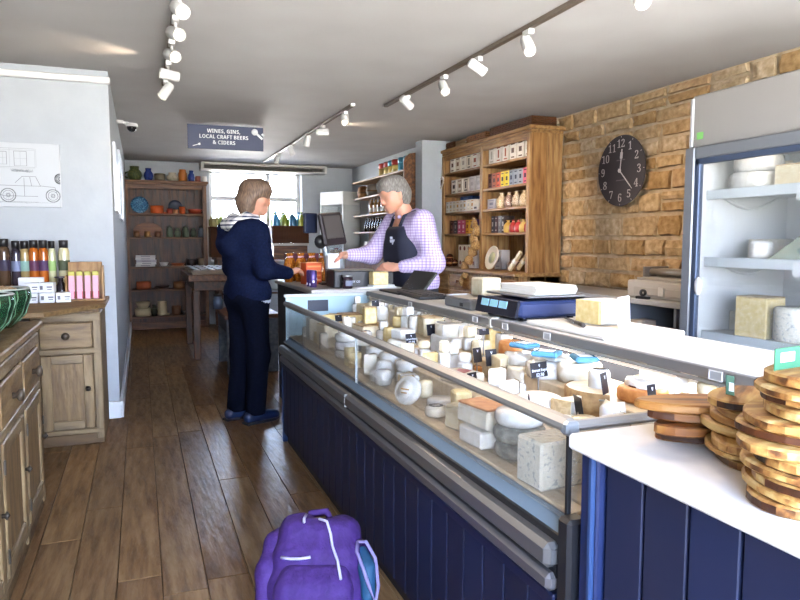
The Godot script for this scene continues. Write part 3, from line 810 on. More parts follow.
# ------------------------------------------------------------------ olive wood boards
func board_outline(rx: float, rz: float, sd: int, handle := false) -> PackedVector2Array:
	var r := RandomNumberGenerator.new()
	r.seed = sd
	var a1 := r.randf() * TAU; var a2 := r.randf() * TAU
	var pl := PackedVector2Array()
	for i in 26:
		var a := TAU * i / 26
		var k := 1.0 + 0.05 * sin(2 * a + a1) + 0.035 * sin(3 * a + a2) + (r.randf() - 0.5) * 0.015
		var ext := 1.0
		if handle: ext = 1.0 + 0.16 * pow(maxf(0, cos(a - PI)), 6)
		pl.append(v2(cos(a) * rx * k * ext, sin(a) * rz * k))
	return pl
func board_stacks():
	var T := 0.867
	var st := [
		{"n": 12, "p": v3(0.925, T, -0.672), "rx": 0.108, "rz": 0.09, "g": "olive wood boards in the tall front stack", "l": "%s olive wood board from the bottom of the tall stack", "h": 0.0158},
		{"n": 7, "p": v3(0.985, T, -0.855), "rx": 0.092, "rz": 0.062, "g": "olive wood boards in the middle stack", "l": "%s olive wood board from the bottom of the middle stack behind the tall one", "h": 0.0155},
		{"n": 4, "p": v3(1.0, T, -0.975), "rx": 0.09, "rz": 0.055, "g": "olive wood boards in the low stack", "l": "%s pointed olive wood board from the bottom of the low stack", "h": 0.02},
	]
	var k := 0
	for s in st:
		var y: float = s.p.y
		for i in s.n:
			var h: float = s.h * (0.85 + rng.randf() * 0.3)
			var f := 1.0 + (rng.randf() - 0.5) * 0.14
			if s.n == 12 and i >= 8: f *= 0.86
			if s.n == 4: f = 0.82 + 0.07 * i
			var o := solo("wooden_board", MB.new().prism(board_outline(s.rx * f, s.rz * f, k * 7 + 3, s.n == 4), 0, h - 0.0008, 0.003).done(), wood("olive", "x", ["ffffff", "d9bfa2", "fff0d8", "b58e6c", "ecd2b0", "c8a888"][(k * 5 + i) % 6], k % 7), v3(s.p.x + (rng.randf() - 0.5) * 0.022, y, s.p.z + (rng.randf() - 0.5) * 0.02), v3(0, (rng.randf() * 50 - 25) * (0.3 if s.n == 4 else 1.0) + (60 if s.n == 7 else -20 if s.n == 4 else 0), 0), s.l % NTH[i], "board", s.g)
			# bark-dark live edge along one side
			var pl := board_outline(s.rx * f, s.rz * f, k * 7 + 3, s.n == 4)
			var mb := MB.new()
			var a0 := rng.randi() % 26
			for j in 5 + rng.randi() % 5:
				var a := pl[(a0 + j) % 26] * 1.006; var b := pl[(a0 + j + 1) % 26] * 1.006
				mb.out_quad(v3(a.x, h * 0.18, a.y), v3(b.x, h * 0.18, b.y), v3(b.x, h * 0.8, b.y), v3(a.x, h * 0.8, a.y), Vector3.ZERO)
			part(o, "bark_edge", mb.done(), wood("dark", "x", "c9b0a0", k % 5))
			y += h
			k += 1
		s["top"] = y
	# green card tags
	var green := mat("2c6149", 0.45)
	var tg := thing("swing_tag", "green and white card tag standing on the tall board stack", "tag", v3(0.9, st[0].top, -0.71), 8)
	part(tg, "card", bx(v3(0.085, 0.032, 0.0015), 0.0), green, v3(0, 0.016, 0))
	part(tg, "print", bx(v3(0.034, 0.014, 0.0006), 0.0), mat("eef1ee", 0.5), v3(-0.012, 0.018, 0.0012))
	part(tg, "fold", bx(v3(0.011, 0.034, 0.012), 0.001), mat("8fb59c", 0.4), v3(0.042, 0.017, 0.004))
	var p := v3(0.915, T + 0.1, -0.562)
	var tg2 := thing("swing_tag", "green card tag tied to the side of the tall board stack", "tag", p, 0)
	part(tg2, "card", bx(v3(0.018, 0.036, 0.003), 0.001), green, v3(0.0, 0.0, 0), v3(-8, 0, 12))
	part(tg2, "print", bx(v3(0.012, 0.014, 0.001), 0.0), mat("c9e4dd", 0.4), v3(0, 0.0, 0.0025), v3(-8, 0, 12))
	part(tg2, "string", MB.new().tube([v3(0, 0.016, 0), v3(0.005, 0.03, -0.02)], 0.001, 5).done(), mat("a9bdb4", 0.6))
	var tg3 := thing("swing_tag", "green card tag hanging on the middle board stack", "tag", v3(0.945, st[1].top, -0.86), 10)
	part(tg3, "card", bx(v3(0.022, 0.034, 0.003), 0.001), mat("2f5d4b", 0.45), v3(0, 0.0175, 0), v3(-12, 0, -14))
	part(tg3, "print", bx(v3(0.013, 0.015, 0.001), 0.0), mat("cfe5ea", 0.4), v3(0, 0.015, 0.0027), v3(-12, 0, -14))

# ------------------------------------------------------------------ on the service shelf
func shelf_top_things():
	var S := SHELF
	# blue weighing scale
	var sc := thing("weighing_scale", "navy blue weighing scale with three lit displays on the service shelf", "scale", v3(1.51, S, -2.42), 0)
	var nv := mat("27345c", 0.4)
	part(sc, "body", MB.new().box(v3(0.01, 0.045, 0), v3(0.3, 0.065, 0.34), 0.012).done(), nv)
	var pl := MB.new()
	pl.prism(PackedVector2Array([v2(0, 0), v2(0.05, 0), v2(0.02, 0.075), v2(0.0, 0.075)]), -0.165, 0.165, 0.0)
	for i in 4: part(sc, "foot", lathe([v2(0, 0), v2(0.014, 0), v2(0.014, 0.0125), v2(0, 0.0125)], 10), mat("1a1a1e", 0.6), v3([-0.1, 0.12][i % 2], 0, [-0.13, 0.13][i / 2]))
	var dp := part(sc, "display_panel", MB.new().box(v3(0, 0, 0), v3(0.012, 0.07, 0.335), 0.003).done(), mat("15182a", 0.35), v3(-0.148, 0.048, 0), v3(0, 0, -12))
	for i in 3: part(dp, "display_screen", bx(v3(0.003, 0.03, 0.062), 0.0), glow("9fd6ea", 0.5), v3(-0.007, 0.01, -0.09 + i * 0.075))
	part(sc, "pan", bx(v3(0.27, 0.008, 0.34), 0.003), mat("b9bcc0", 0.3, 0.8), v3(0.03, 0.095, 0))
	part(sc, "pan_support", bx(v3(0.1, 0.016, 0.1), 0.0), mat("222633", 0.5), v3(0.03, 0.085, 0))
	var pp := thing("paper_stack", "white block of wrapping paper sheets on the scale pan", "paper", v3(1.55, S + 0.0995, -2.42), 3)
	for i in 4: part(pp, "sheet_bundle", bx(v3(0.2, 0.009, 0.26), 0.001), mat("f3f1ea", 0.7), v3(rng.randf() * 0.01, 0.0045 + i * 0.0092, rng.randf() * 0.01))
	# grey scale base with a cut cheese on it
	var gs := thing("grey_scale", "low grey weighing platform next to the blue scale", "scale", v3(1.52, S, -2.85), 0)
	part(gs, "body", MB.new().box(v3(0, 0.022, 0), v3(0.26, 0.044, 0.28), 0.006).done(), mat("85878a", 0.4, 0.3))
	part(gs, "platform", bx(v3(0.25, 0.006, 0.25), 0.002), mat("c5c7c8", 0.3, 0.7), v3(0, 0.047, 0))
	part(gs, "socket", bx(v3(0.004, 0.016, 0.03), 0.0), mat("2b2b2f", 0.5), v3(-0.131, 0.02, 0.05))
	cheese("block", v3(1.55, S + 0.0503, -2.86), v3(0.1, 0.09, 0.12), 0, "cream", "pale yellow cheese block standing on the grey weighing platform")
	# flat keyboard tray and cash scoop
	var lt := thing("till_keyboard", "flat black keyboard on the service shelf beside the man", "keyboard", v3(1.5, S, -3.5), -4)
	part(lt, "case", bx(v3(0.2, 0.02, 0.42), 0.005), mat("1a1b20", 0.5), v3(0, 0.01, 0))
	for i in 3:
		for j in 10: part(lt, "key", bx(v3(0.034, 0.006, 0.03), 0.002), mat("2c2d33", 0.5), v3(-0.055 + i * 0.045, 0.023, -0.17 + j * 0.037))
	var wb := thing("white_tray", "shallow white tray behind the black keyboard", "tray", v3(1.61, S, -3.2), 0)
	part(wb, "base", bx(v3(0.13, 0.006, 0.2), 0.002), mat("dcdee0", 0.4), v3(0, 0.003, 0))
	for e in [[0.0625, 0, 0.005, 0.2], [-0.0625, 0, 0.005, 0.2], [0, 0.0975, 0.12, 0.005], [0, -0.0975, 0.12, 0.005]]: part(wb, "rim", bx(v3(e[2], 0.022, e[3]), 0.001), mat("dcdee0", 0.4), v3(e[0], 0.017, e[1]))
	# chopping board, cut cheese, cut roll of paper
	var cb := thing("cutting_board", "thick white plastic cutting board on the service shelf", "cutting board", v3(1.52, S, -1.95), 0)
	part(cb, "slab", bx(v3(0.33, 0.018, 0.46), 0.005), mat("f0f0ee", 0.4), v3(0, 0.009, 0))
	cheese("block", v3(1.565, S + 0.0184, -2.0), v3(0.13, 0.085, 0.13), 3, "white", "white cheese block with yellow cut side on the cutting board")
	var ck: Node = get_child(get_child_count() - 1)
	part(ck, "rind", bx(v3(0.012, 0.083, 0.128), 0.002), paste("yellow"), v3(-0.066, 0.0425, 0))
	var lp := thing("printed_card", "upright white card with lines of print on the cutting board", "card", v3(1.52, S + 0.0184, -1.83), 30)
	part(lp, "sheet", bx(v3(0.1, 0.11, 0.004), 0.0), mat("f2f0ec", 0.6), v3(0, 0.055, 0), v3(-4, 0, 0))
	part(lp, "backing", bx(v3(0.09, 0.003, 0.05), 0.0), mat("e8e6e2", 0.6), v3(0, 0.0015, -0.026))
	for i in 6: part(lp, "print_line", bx(v3(0.07 - 0.02 * (i % 3), 0.004, 0.001), 0.0), mat("b9b6b0", 0.6), v3(-0.005 * (i % 2), 0.09 - i * 0.013, 0.0024 - (0.09 - i * 0.013 - 0.055) * 0.07), v3(-4, 0, 0))
	var kn := thing("cheese_knife", "dark-handled cheese knife lying on the cutting board", "knife", v3(1.44, S + 0.0184, -1.99), 70)
	part(kn, "handle", MB.new(true).tube([v3(-0.1, 0.009, 0), v3(-0.06, 0.01, 0), v3(0, 0.0085, 0)], [0.008, 0.0085, 0.007], 8).done(), mat("2a2524", 0.5))
	part(kn, "blade", MB.new().prism(PackedVector2Array([v2(0, -0.01), v2(0.13, -0.006), v2(0.14, 0.01), v2(0, 0.012)]), 0.007, 0.009).done(), mat("9a9b9d", 0.25, 0.8))
	# dark open bag of wrapping hanging over the till end of the shelf
	var t := thing("sloping_scoop", "dark sloping till drawer lid leaning beside the man", "till lid", v3(1.5, S, -3.82), 0)
	part(t, "lid", MB.new().box(v3(0, 0.075, 0), v3(0.02, 0.17, 0.34), 0.006).done(), mat("2b2e2c", 0.25), v3(0.05, 0, 0), v3(0, 0, -38))
	part(t, "hinge_base", bx(v3(0.2, 0.012, 0.34), 0.003), mat("1a1b20", 0.5), v3(0, 0.006, 0))

# ------------------------------------------------------------------ the till at the far end of the counter
func till():
	var T := 0.945
	var c := thing("till_counter", "dark till counter with grey worktop beyond the cheese counter", "counter", v3(1.3, 0, -4.72))
	part(c, "body", bx(v3(0.58, T - 0.03, 1.2), 0.004), mat("1a1c25", 0.5), v3(0, (T - 0.03) / 2, 0))
	part(c, "worktop", bx(v3(0.62, 0.03, 1.24), 0.005), mat("b9b4ad", 0.4), v3(0, T - 0.015, 0))
	var m := thing("till_monitor", "black touch screen till monitor on a grey arm", "monitor", v3(1.24, T, -4.62), 0)
	part(m, "foot", bx(v3(0.14, 0.012, 0.16), 0.004), mat("1c1c20", 0.4), v3(0, 0.006, 0))
	part(m, "arm", MB.new(true).tube([v3(0.0, 0.01, 0), v3(0.0, 0.12, 0), v3(-0.02, 0.24, 0), v3(-0.04, 0.34, 0)], 0.022, 8).done(), mat("8f959c", 0.35, 0.5))
	var s := part(m, "screen_case", bx(v3(0.2, 0.23, 0.035), 0.01), mat("241d20", 0.4), v3(0.02, 0.39, 0.04), v3(-12, 24, 5))
	part(s, "display_screen", bx(v3(0.15, 0.16, 0.004), 0.0), mat("4a4644", 0.3), v3(0.0, 0.01, 0.018))
	part(m, "rear_display", bx(v3(0.11, 0.14, 0.03), 0.006), mat("131b30", 0.4), v3(-0.12, 0.43, -0.03), v3(0, 24, 0))
	part(m, "arm_knuckle", MB.new(true).lathe([v2(0, -0.02), v2(0.045, -0.02), v2(0.05, 0), v2(0.045, 0.02), v2(0, 0.02)], 16).done(), mat("16161a", 0.4), v3(-0.05, 0.3, 0.0), v3(90, 0, 0))
	# receipt box: long black box with pale lettering
	var b := thing("till_printer_box", "long black till box with pale lettering under the monitor", "till", v3(1.3, T, -4.3), 0)
	part(b, "case", MB.new().box(v3(0, 0.055, 0), v3(0.27, 0.11, 0.2), 0.006).done(), mat("14151b", 0.4))
	part(b, "lid", bx(v3(0.275, 0.01, 0.205), 0.003), mat("5d5548", 0.4), v3(0, 0.115, 0))
	part(b, "lettering", text_mesh("COUNTRY CO", 0.02, 0.001, "Droid Sans", 700), mat("b9c3d4", 0.5), v3(-0.02, 0.04, 0.1006))
	var b2 := thing("cash_box", "second black box with a sloping front beside the lettered till box", "till", v3(1.51, T, -4.32), 0)
	part(b2, "case", MB.new().prism(PackedVector2Array([v2(-0.07, -0.1), v2(0.07, -0.1), v2(0.07, 0.1), v2(-0.07, 0.1)]), 0, 0.1, 0.008).done(), mat("1d1a1c", 0.4))
	part(b2, "slot", bx(v3(0.1, 0.004, 0.02), 0.0), mat("3d3836", 0.5), v3(0, 0.1015, 0.04))
	# jar, cans, orange box, crisps
	var j := thing("dark_jar", "dark preserve jar with silver lid on the till worktop", "jar", v3(1.24, T, -4.15), 0)
	part(j, "glass_body", lathe([v2(0, 0), v2(0.03, 0), v2(0.034, 0.006), v2(0.034, 0.065), v2(0.029, 0.075), v2(0, 0.075)], 16), mat("2a1c26", 0.15))
	part(j, "lid", lathe([v2(0, 0.0752), v2(0.033, 0.0752), v2(0.033, 0.088), v2(0, 0.089)], 16), mat("c2c4c8", 0.3, 0.8))
	part(j, "paper_label", MB.new(true).lathe([v2(0.0346, 0.018), v2(0.0346, 0.052)], 10, Vector3.ZERO, 1, 1, 0.3, 2.2).done(), mat("6d7387", 0.6))
	for i in 2:
		var cn := thing("purple_can", "slim purple patterned can beside the orange box", "can", v3(1.06, T, -4.42 + i * 0.08), 0, "purple cans beside the orange box")
		part(cn, "body", lathe([v2(0, 0), v2(0.022, 0), v2(0.026, 0.006), v2(0.026, 0.105), v2(0.021, 0.112), v2(0, 0.112)], 14), mat("4c3a78", 0.3, 0.3))
		for k in 5: part(cn, "spot", bx(v3(0.012, 0.014, 0.002), 0.0), mat("d8d3e8", 0.4), v3(0.0262 * sin(k * 1.1 - 1.2), 0.02 + k * 0.018, 0.0262 * cos(k * 1.1 - 1.2)), v3(0, rad_to_deg(k * 1.1 - 1.2), 0))
	var ob := thing("orange_box", "orange printed carton in front of the woman", "carton", v3(1.13, T, -4.68), 10)
	part(ob, "carton", bx(v3(0.12, 0.15, 0.1), 0.003), mat("c9521f", 0.5), v3(0, 0.075, 0))
	for i in 4: part(ob, "print_band", bx(v3(0.1, 0.012, 0.001), 0.0), mat(["e7a06c", "e08a50"][i % 2], 0.5), v3(0, 0.03 + i * 0.032, 0.0507))
	part(ob, "lid_flap", bx(v3(0.124, 0.004, 0.104), 0.001), mat("dd9a6a", 0.5), v3(0, 0.1525, 0))
	for i in 7:
		var cr := thing("snack_bag", "amber snack bag with pink tie beside the till", "bag", v3(1.03 + 0.085 * i if i < 4 else 1.07 + 0.085 * (i - 4), T, -4.98 if i < 4 else -5.07), i * 23, "amber snack bags beside the till")
		part(cr, "bag", lathe([v2(0, 0), v2(0.03, 0.0), v2(0.042, 0.05), v2(0.04, 0.12), v2(0.025, 0.17), v2(0.01, 0.185), v2(0.022, 0.215), v2(0, 0.21)], 9), grain("snack", ["7d4012", "a85f1c", "c98a34"], v3(9, 9, 9), 0.25, {"coat": 0.6}))
		part(cr, "tie", lathe([v2(0, 0.178), v2(0.014, 0.178), v2(0.014, 0.192), v2(0, 0.192)], 9), mat("d8a9b4", 0.5))
	var rb := thing("dark_red_box", "dark red patterned box behind the amber snack bags", "box", v3(1.18, T, -5.2), 8)
	part(rb, "carton", bx(v3(0.26, 0.21, 0.08), 0.003), mat("5a1c2c", 0.5), v3(0, 0.105, 0))
	for i in 12: part(rb, "print_dot", bx(v3(0.016, 0.016, 0.001), 0.0), mat("b0909a", 0.5), v3(-0.1 + (i % 4) * 0.065, 0.04 + (i / 4) * 0.06, 0.0405))
	# yellow cheese on white paper, on the till end
	var pp := thing("paper_sheet", "sheet of white wrapping paper on the till worktop", "paper", v3(1.42, T, -4.14), 5)
	part(pp, "sheet", MB.new().box(v3(0, 0.004, 0), v3(0.28, 0.008, 0.09), 0.001).box(v3(0.05, 0.014, 0.0), v3(0.16, 0.012, 0.085), 0.003).done(), mat("f0f1f2", 0.7))
	cheese("block", v3(1.45, T + 0.0205, -4.14), v3(0.11, 0.085, 0.075), 4, "yellow", "golden cheese block on white paper on the till worktop")

# ------------------------------------------------------------------ upright fridge
func fridge():
	var X := 2.7; var z0 := -2.78; var z1 := -1.5; var H := 2.0
	var L := z1 - z0
	var f := thing("display_fridge", "tall grey glass-fronted display fridge full of cheese against the stone wall", "fridge", v3(X, 0, (z0 + z1) / 2))
	var grey := mat("a9a5a0", 0.35, 0.25)
	var frame := mat("8e9298", 0.3, 0.45)
	var inner := mat("dfe3e4", 0.4)
	part(f, "header", bx(v3(0.72, 0.27, L), 0.008), grey, v3(0.37, H - 0.135, 0))
	part(f, "base", bx(v3(0.72, 0.62, L), 0.006), grey, v3(0.37, 0.31, 0))
	part(f, "back_wall", bx(v3(0.04, 1.11, L), 0.0), inner, v3(0.71, 1.175, 0))
	for e in [-1, 1]: part(f, "side_wall", bx(v3(0.7, 1.11, 0.03), 0.002), inner, v3(0.35, 1.175, e * (L / 2 - 0.015)))
	part(f, "header_edge", bx(v3(0.012, 0.25, 0.02), 0.003), mat("cfd1d3", 0.3, 0.4), v3(0.004, H - 0.14, -L / 2 + 0.008))
	for e in [-1, 1]: part(f, "frame_post", bx(v3(0.05, 1.13, 0.065), 0.006), frame, v3(-0.005, 1.165, e * (L / 2 - 0.033)))
	part(f, "frame_top", bx(v3(0.05, 0.06, L - 0.13), 0.006), frame, v3(-0.005, 1.70, 0))
	part(f, "frame_bottom", bx(v3(0.05, 0.07, L - 0.13), 0.006), frame, v3(-0.005, 0.64, 0))
	var dr := part(f, "door_frame", MB.new().box(v3(0, 1.165, -L / 2 + 0.085), v3(0.03, 1.0, 0.035), 0.004).box(v3(0, 1.165, L / 2 - 0.085), v3(0.03, 1.0, 0.035), 0.004).box(v3(0, 1.655, 0), v3(0.03, 0.03, L - 0.14), 0.004).box(v3(0, 0.69, 0), v3(0.03, 0.03, L - 0.14), 0.004).done(), mat("4d5a72", 0.35, 0.4), v3(-0.012, 0, 0))
	part(dr, "pane", bx(v3(0.006, 0.95, L - 0.2), 0.0), glass("e6f1f2", 0.06), v3(0, 1.17, 0))
	part(dr, "door_handle", lathe([v2(0, 0), v2(0.028, 0), v2(0.03, 0.008), v2(0.022, 0.014), v2(0, 0.015)], 18), mat("eceeef", 0.3), v3(-0.016, 1.02, -L / 2 + 0.125), v3(0, 0, 90))
	dr.get_child(1).scale = v3(1.6, 0.6, 0.8)
	part(f, "rating_sticker", bx(v3(0.002, 0.035, 0.04), 0.0), mat("7fc26a", 0.5), v3(-0.0115 + 0.02, H - 0.21, -L / 2 + 0.06))
	var lampm := glow("fff8ee", 3.0)
	var lp := part(f, "lamp_strip", bx(v3(0.03, 0.012, L - 0.2), 0.002), lampm, v3(0.1, 1.715, 0))
	var al := AreaLight3D.new()
	al.name = "lamp_light"; al.area_size = v2(0.03, L - 0.2); al.light_energy = 0.5; al.light_color = Color("fff8ee"); al.area_range = 8; al.shadow_enabled = true
	lp.add_child(al)
	al.position = v3(0, -0.009, 0); al.rotation_degrees = v3(-90, 0, 0)
	for s in [1.5, 1.15, 0.76]:
		var sh := part(f, "shelf", bx(v3(0.57, 0.02, L - 0.07), 0.003), mat("e9edee", 0.35), v3(0.385, s, 0))
		part(sh, "price_rail", bx(v3(0.01, 0.05, L - 0.07), 0.003), mat("dfe8ee", 0.3), v3(-0.287, -0.01, 0))
		if s > 1:
			var br := MB.new(true)
			var pts := []
			for i in 11:
				var a := PI * i / 10
				pts.append(v3(-0.2 + 0.4 * i / 10.0, -0.012 - 0.06 * sin(a), 0))
			br.tube(pts, 0.009, 6)
			var bm := br.done()
			for e in [-1, 1]: part(sh, "bracket", bm, mat("e4e9ea", 0.35), v3(0.0, -0.005, e * (L / 2 - 0.06)))
			var lab := part(sh, "ticket", bx(v3(0.002, 0.07, 0.12), 0.0), mat("eef3f6", 0.5), v3(-0.294, -0.03, -0.02))
			for i in 2: part(lab, "print_line", bx(v3(0.001, 0.004, 0.03), 0.0), mat("8fa0ad", 0.5), v3(-0.0012, 0.01 - i * 0.02, 0.0))
	var fx := X + 0.2
	cheese("pack", v3(fx, 1.5105, -2.53), v3(0.2, 0.085, 0.22), 0, "white*", "lower of two fat white cloth-wrapped cheeses on the top fridge shelf")
	cheese("pack", v3(fx, 1.596, -2.52), v3(0.2, 0.085, 0.2), 20, "white*", "upper of two fat white cloth-wrapped cheeses on the top fridge shelf")
	cheese("pack", v3(fx + 0.22, 1.5105, -2.62), v3(0.16, 0.15, 0.16), 0, "cream", "dull cream round cheese at the back corner of the top fridge shelf")
	cheese("block", v3(fx - 0.02, 1.5105, -2.25), v3(0.16, 0.09, 0.2), 0, "cream", "cream cheese block beside the white cheeses on the top fridge shelf", {"rind": "rind"})
	cheese("wheel", v3(fx - 0.03, 1.1605, -2.46), v3(0.055, 0.09, 0), 0, "white", "small white drum cheese on the middle fridge shelf", {"edge": 0.02})
	cheese("block", v3(fx - 0.02, 0.7705, -2.46), v3(0.15, 0.2, 0.17), 6, "yellow", "tall yellow cheese block on the bottom fridge shelf", {"rind": "rind"})
	cheese("wheel", v3(fx - 0.02, 0.7705, -2.27), v3(0.09, 0.17, 0), 0, "blue*", "fat blue-veined drum in film on the bottom fridge shelf", {"edge": 0.02})
	cheese("wedge", v3(fx + 0.2, 0.7705, -2.6), v3(0.18, 0.1, 1.2), 100, "pale", "pale wedge at the back of the bottom fridge shelf", {"rind": "greyrind"})
	cheese("block", v3(fx + 0.2, 1.1605, -2.6), v3(0.2, 0.1, 0.12), 0, "pale", "flat pale block at the back corner of the middle fridge shelf")
	var tp := thing("triangular_pack", "grey-green triangular printed pack standing on the middle fridge shelf", "pack", v3(fx - 0.03, 1.1605, -2.22), -68)
	part(tp, "sleeve", MB.new().prism(PackedVector2Array([v2(-0.16, 0), v2(0.16, 0), v2(0.16, -0.26)]), -0.02, 0.02).done(), mat("8b9583", 0.5), v3(0, 0, 0), v3(90, 0, 0))
	part(tp, "print_band", bx(v3(0.2, 0.05, 0.002), 0.0), mat("5b6c66", 0.5), v3(0.06, 0.09, 0.0212), v3(0, 0, 39))
	part(tp, "emblem", lathe([v2(0, 0), v2(0.045, 0), v2(0.045, 0.001), v2(0, 0.001)], 20), mat("d9d3cd", 0.5), v3(0.1, 0.075, 0.0225), v3(90, 0, 0))
	part(tp, "emblem_ring", MB.new().lathe([v2(0.03, 0), v2(0.036, 0), v2(0.036, 0.001), v2(0.03, 0.001)], 20).done(), mat("6a3a3a", 0.5), v3(0.1, 0.075, 0.024), v3(90, 0, 0))

# ------------------------------------------------------------------ counter under the clock
func back_counter():
	var z0 := -5.2; var z1 := -2.82
	var L := z1 - z0
	var Y := 0.86
	var c := thing("wall_counter", "grey-white work counter with open compartments along the stone wall", "counter", v3(3.12, 0, (z0 + z1) / 2))
	var w := mat("b8b6b4", 0.45)
	part(c, "worktop", bx(v3(0.5, 0.035, L), 0.005), mat("cfcdca", 0.4), v3(0.25, Y - 0.0175, 0))
	part(c, "lower_shelf", bx(v3(0.46, 0.02, L - 0.04), 0.002), w, v3(0.25, 0.6, 0))
	part(c, "back_board", bx(v3(0.01, Y - 0.04, L), 0.0), mat("4b5057", 0.6), v3(0.49, (Y - 0.04) / 2, 0))
	for i in 6: part(c, "upright", bx(v3(0.46, Y - 0.036, 0.022), 0.002), mat("8d97a5", 0.45), v3(0.25, (Y - 0.036) / 2, -L / 2 + 0.012 + i * (L - 0.024) / 5))
	var pb := thing("purple_box", "purple carton with a white emblem in the wall counter compartment", "carton", v3(3.2, 0.6103, -3.12), -90)
	part(pb, "carton", bx(v3(0.2, 0.13, 0.1), 0.003), mat("6b3f86", 0.5), v3(0, 0.065, 0))
	part(pb, "emblem", MB.new().box(v3(0, 0.03, 0), v3(0.02, 0.05, 0.001)).box(v3(0, 0.0, 0), v3(0.07, 0.02, 0.001)).box(v3(0, 0.06, 0), v3(0.03, 0.02, 0.001)).done(), mat("e2dbe8", 0.5), v3(0.0, 0.05, 0.0508))
	var obx := thing("orange_carton", "orange carton beside the purple one in the wall counter compartment", "carton", v3(3.2, 0.6103, -2.96), -90)
	part(obx, "carton", bx(v3(0.1, 0.11, 0.1), 0.003), mat("e0762a", 0.5), v3(0, 0.055, 0))
	part(obx, "print_band", bx(v3(0.08, 0.02, 0.001), 0.0), mat("f3cf9e", 0.5), v3(0, 0.06, 0.0508))
	var wp := thing("white_pad", "pale paper pad in the wall counter compartment", "pad", v3(3.22, 0.6103, -3.68), -90)
	part(wp, "pad", bx(v3(0.12, 0.1, 0.12), 0.002), mat("d9cfc4", 0.6), v3(0, 0.05, 0))
	part(wp, "band", bx(v3(0.122, 0.02, 0.122), 0.002), mat("a9745a", 0.6), v3(0, 0.05, 0))
	# film wrapping machine
	var m := thing("wrapping_machine", "cream film wrapping machine with a roller on the wall counter", "machine", v3(3.38, Y, -3.5), -90)
	var cr := mat("cbc4ba", 0.4)
	part(m, "body", MB.new().box(v3(0, 0.06, 0), v3(0.66, 0.12, 0.36), 0.01).done(), cr)
	part(m, "tray", bx(v3(0.56, 0.02, 0.2), 0.004), mat("b3aca2", 0.4), v3(0, 0.13, 0.04))
	part(m, "roller_housing", MB.new().box(v3(0, 0.165, -0.1), v3(0.6, 0.06, 0.12), 0.012).done(), mat("d5cfc6", 0.4))
	part(m, "roller", MB.new(true).tube([v3(-0.29, 0.175, 0.0), v3(0.29, 0.175, 0.0)], 0.022, 12).done(), mat("a39c94", 0.3, 0.3))
	for e in [-1, 1]: part(m, "bracket", bx(v3(0.02, 0.1, 0.22), 0.004), mat("8b8580", 0.4), v3(e * 0.305, 0.16, -0.05))
	part(m, "front_plate", bx(v3(0.5, 0.05, 0.01), 0.002), mat("c2b9ad", 0.4), v3(0.0, 0.05, 0.184))
	part(m, "clip", bx(v3(0.05, 0.06, 0.012), 0.002), mat("e3ded6", 0.4), v3(0.02, 0.055, 0.194))
	var cf := thing("tape_dispenser", "small black tape dispenser in front of the wrapping machine", "dispenser", v3(3.16, Y, -3.62), -80)
	part(cf, "base", MB.new().prism(PackedVector2Array([v2(-0.05, -0.015), v2(0.05, -0.015), v2(0.05, 0.015), v2(-0.05, 0.015)]), 0, 0.018, 0.003).done(), mat("232326", 0.4))
	part(cf, "tape_roll", MB.new(true).lathe([v2(0.012, -0.009), v2(0.024, -0.009), v2(0.024, 0.009), v2(0.012, 0.009)], 16).done(), mat("3d3b38", 0.3), v3(0.0, 0.042, 0), v3(90, 0, 0))
	# clock
	var ck := thing("wall_clock", "large round dark clock with pale numerals on the stone wall", "clock", v3(STONE_X - 0.05, 1.81, -4.43), -90)
	part(ck, "dial", MB.new().lathe([v2(0, 0), v2(0.275, 0), v2(0.282, 0.006), v2(0.28, 0.016), v2(0, 0.016)], 48).done(), mat("3a3336", 0.6), v3(0, 0, -0.02), v3(90, 0, 0))
	var pale := mat("c9c1bc", 0.6)
	for i in 12:
		var a := TAU * (i + 1) / 12
		part(ck, "numeral", text_mesh(str(i + 1), 0.088, 0.002, "Droid Serif", 400), pale, v3(sin(a) * 0.215, cos(a) * 0.215, -0.002))
		part(ck, "minute_mark", bx(v3(0.004, 0.012, 0.002), 0.0), pale, v3(sin(a) * 0.268, cos(a) * 0.268, -0.003), v3(0, 0, -rad_to_deg(a)))
	var hh := MB.new()
	hh.box(v3(0, 0.05, 0), v3(0.008, 0.1, 0.003)).box(v3(0, 0.12, 0), v3(0.03, 0.05, 0.003), 0.001).box(v3(0, 0.155, 0), v3(0.012, 0.03, 0.003))
	part(ck, "hour_hand", hh.done(), mat("ded7d2", 0.5), v3(0, 0, 0.002), v3(0, 0, -6))
	var mh := MB.new()
	mh.box(v3(0, 0.08, 0), v3(0.008, 0.2, 0.003)).box(v3(0, 0.185, 0), v3(0.004, 0.05, 0.003))
	part(ck, "minute_hand", mh.done(), mat("ded7d2", 0.5), v3(0, 0, 0.006), v3(0, 0, -135))
	part(ck, "hub", MB.new().lathe([v2(0, 0), v2(0.016, 0), v2(0.016, 0.006), v2(0, 0.008)], 16).done(), mat("ded7d2", 0.5), v3(0, 0, 0.004), v3(90, 0, 0))
	for q in [[0.085, 0.075], [-0.075, 0.06]]:
		part(ck, "print_line", bx(v3(0.1, 0.008, 0.001), 0.0), mat("6d6366", 0.6), v3(0.0, q[0], -0.003))

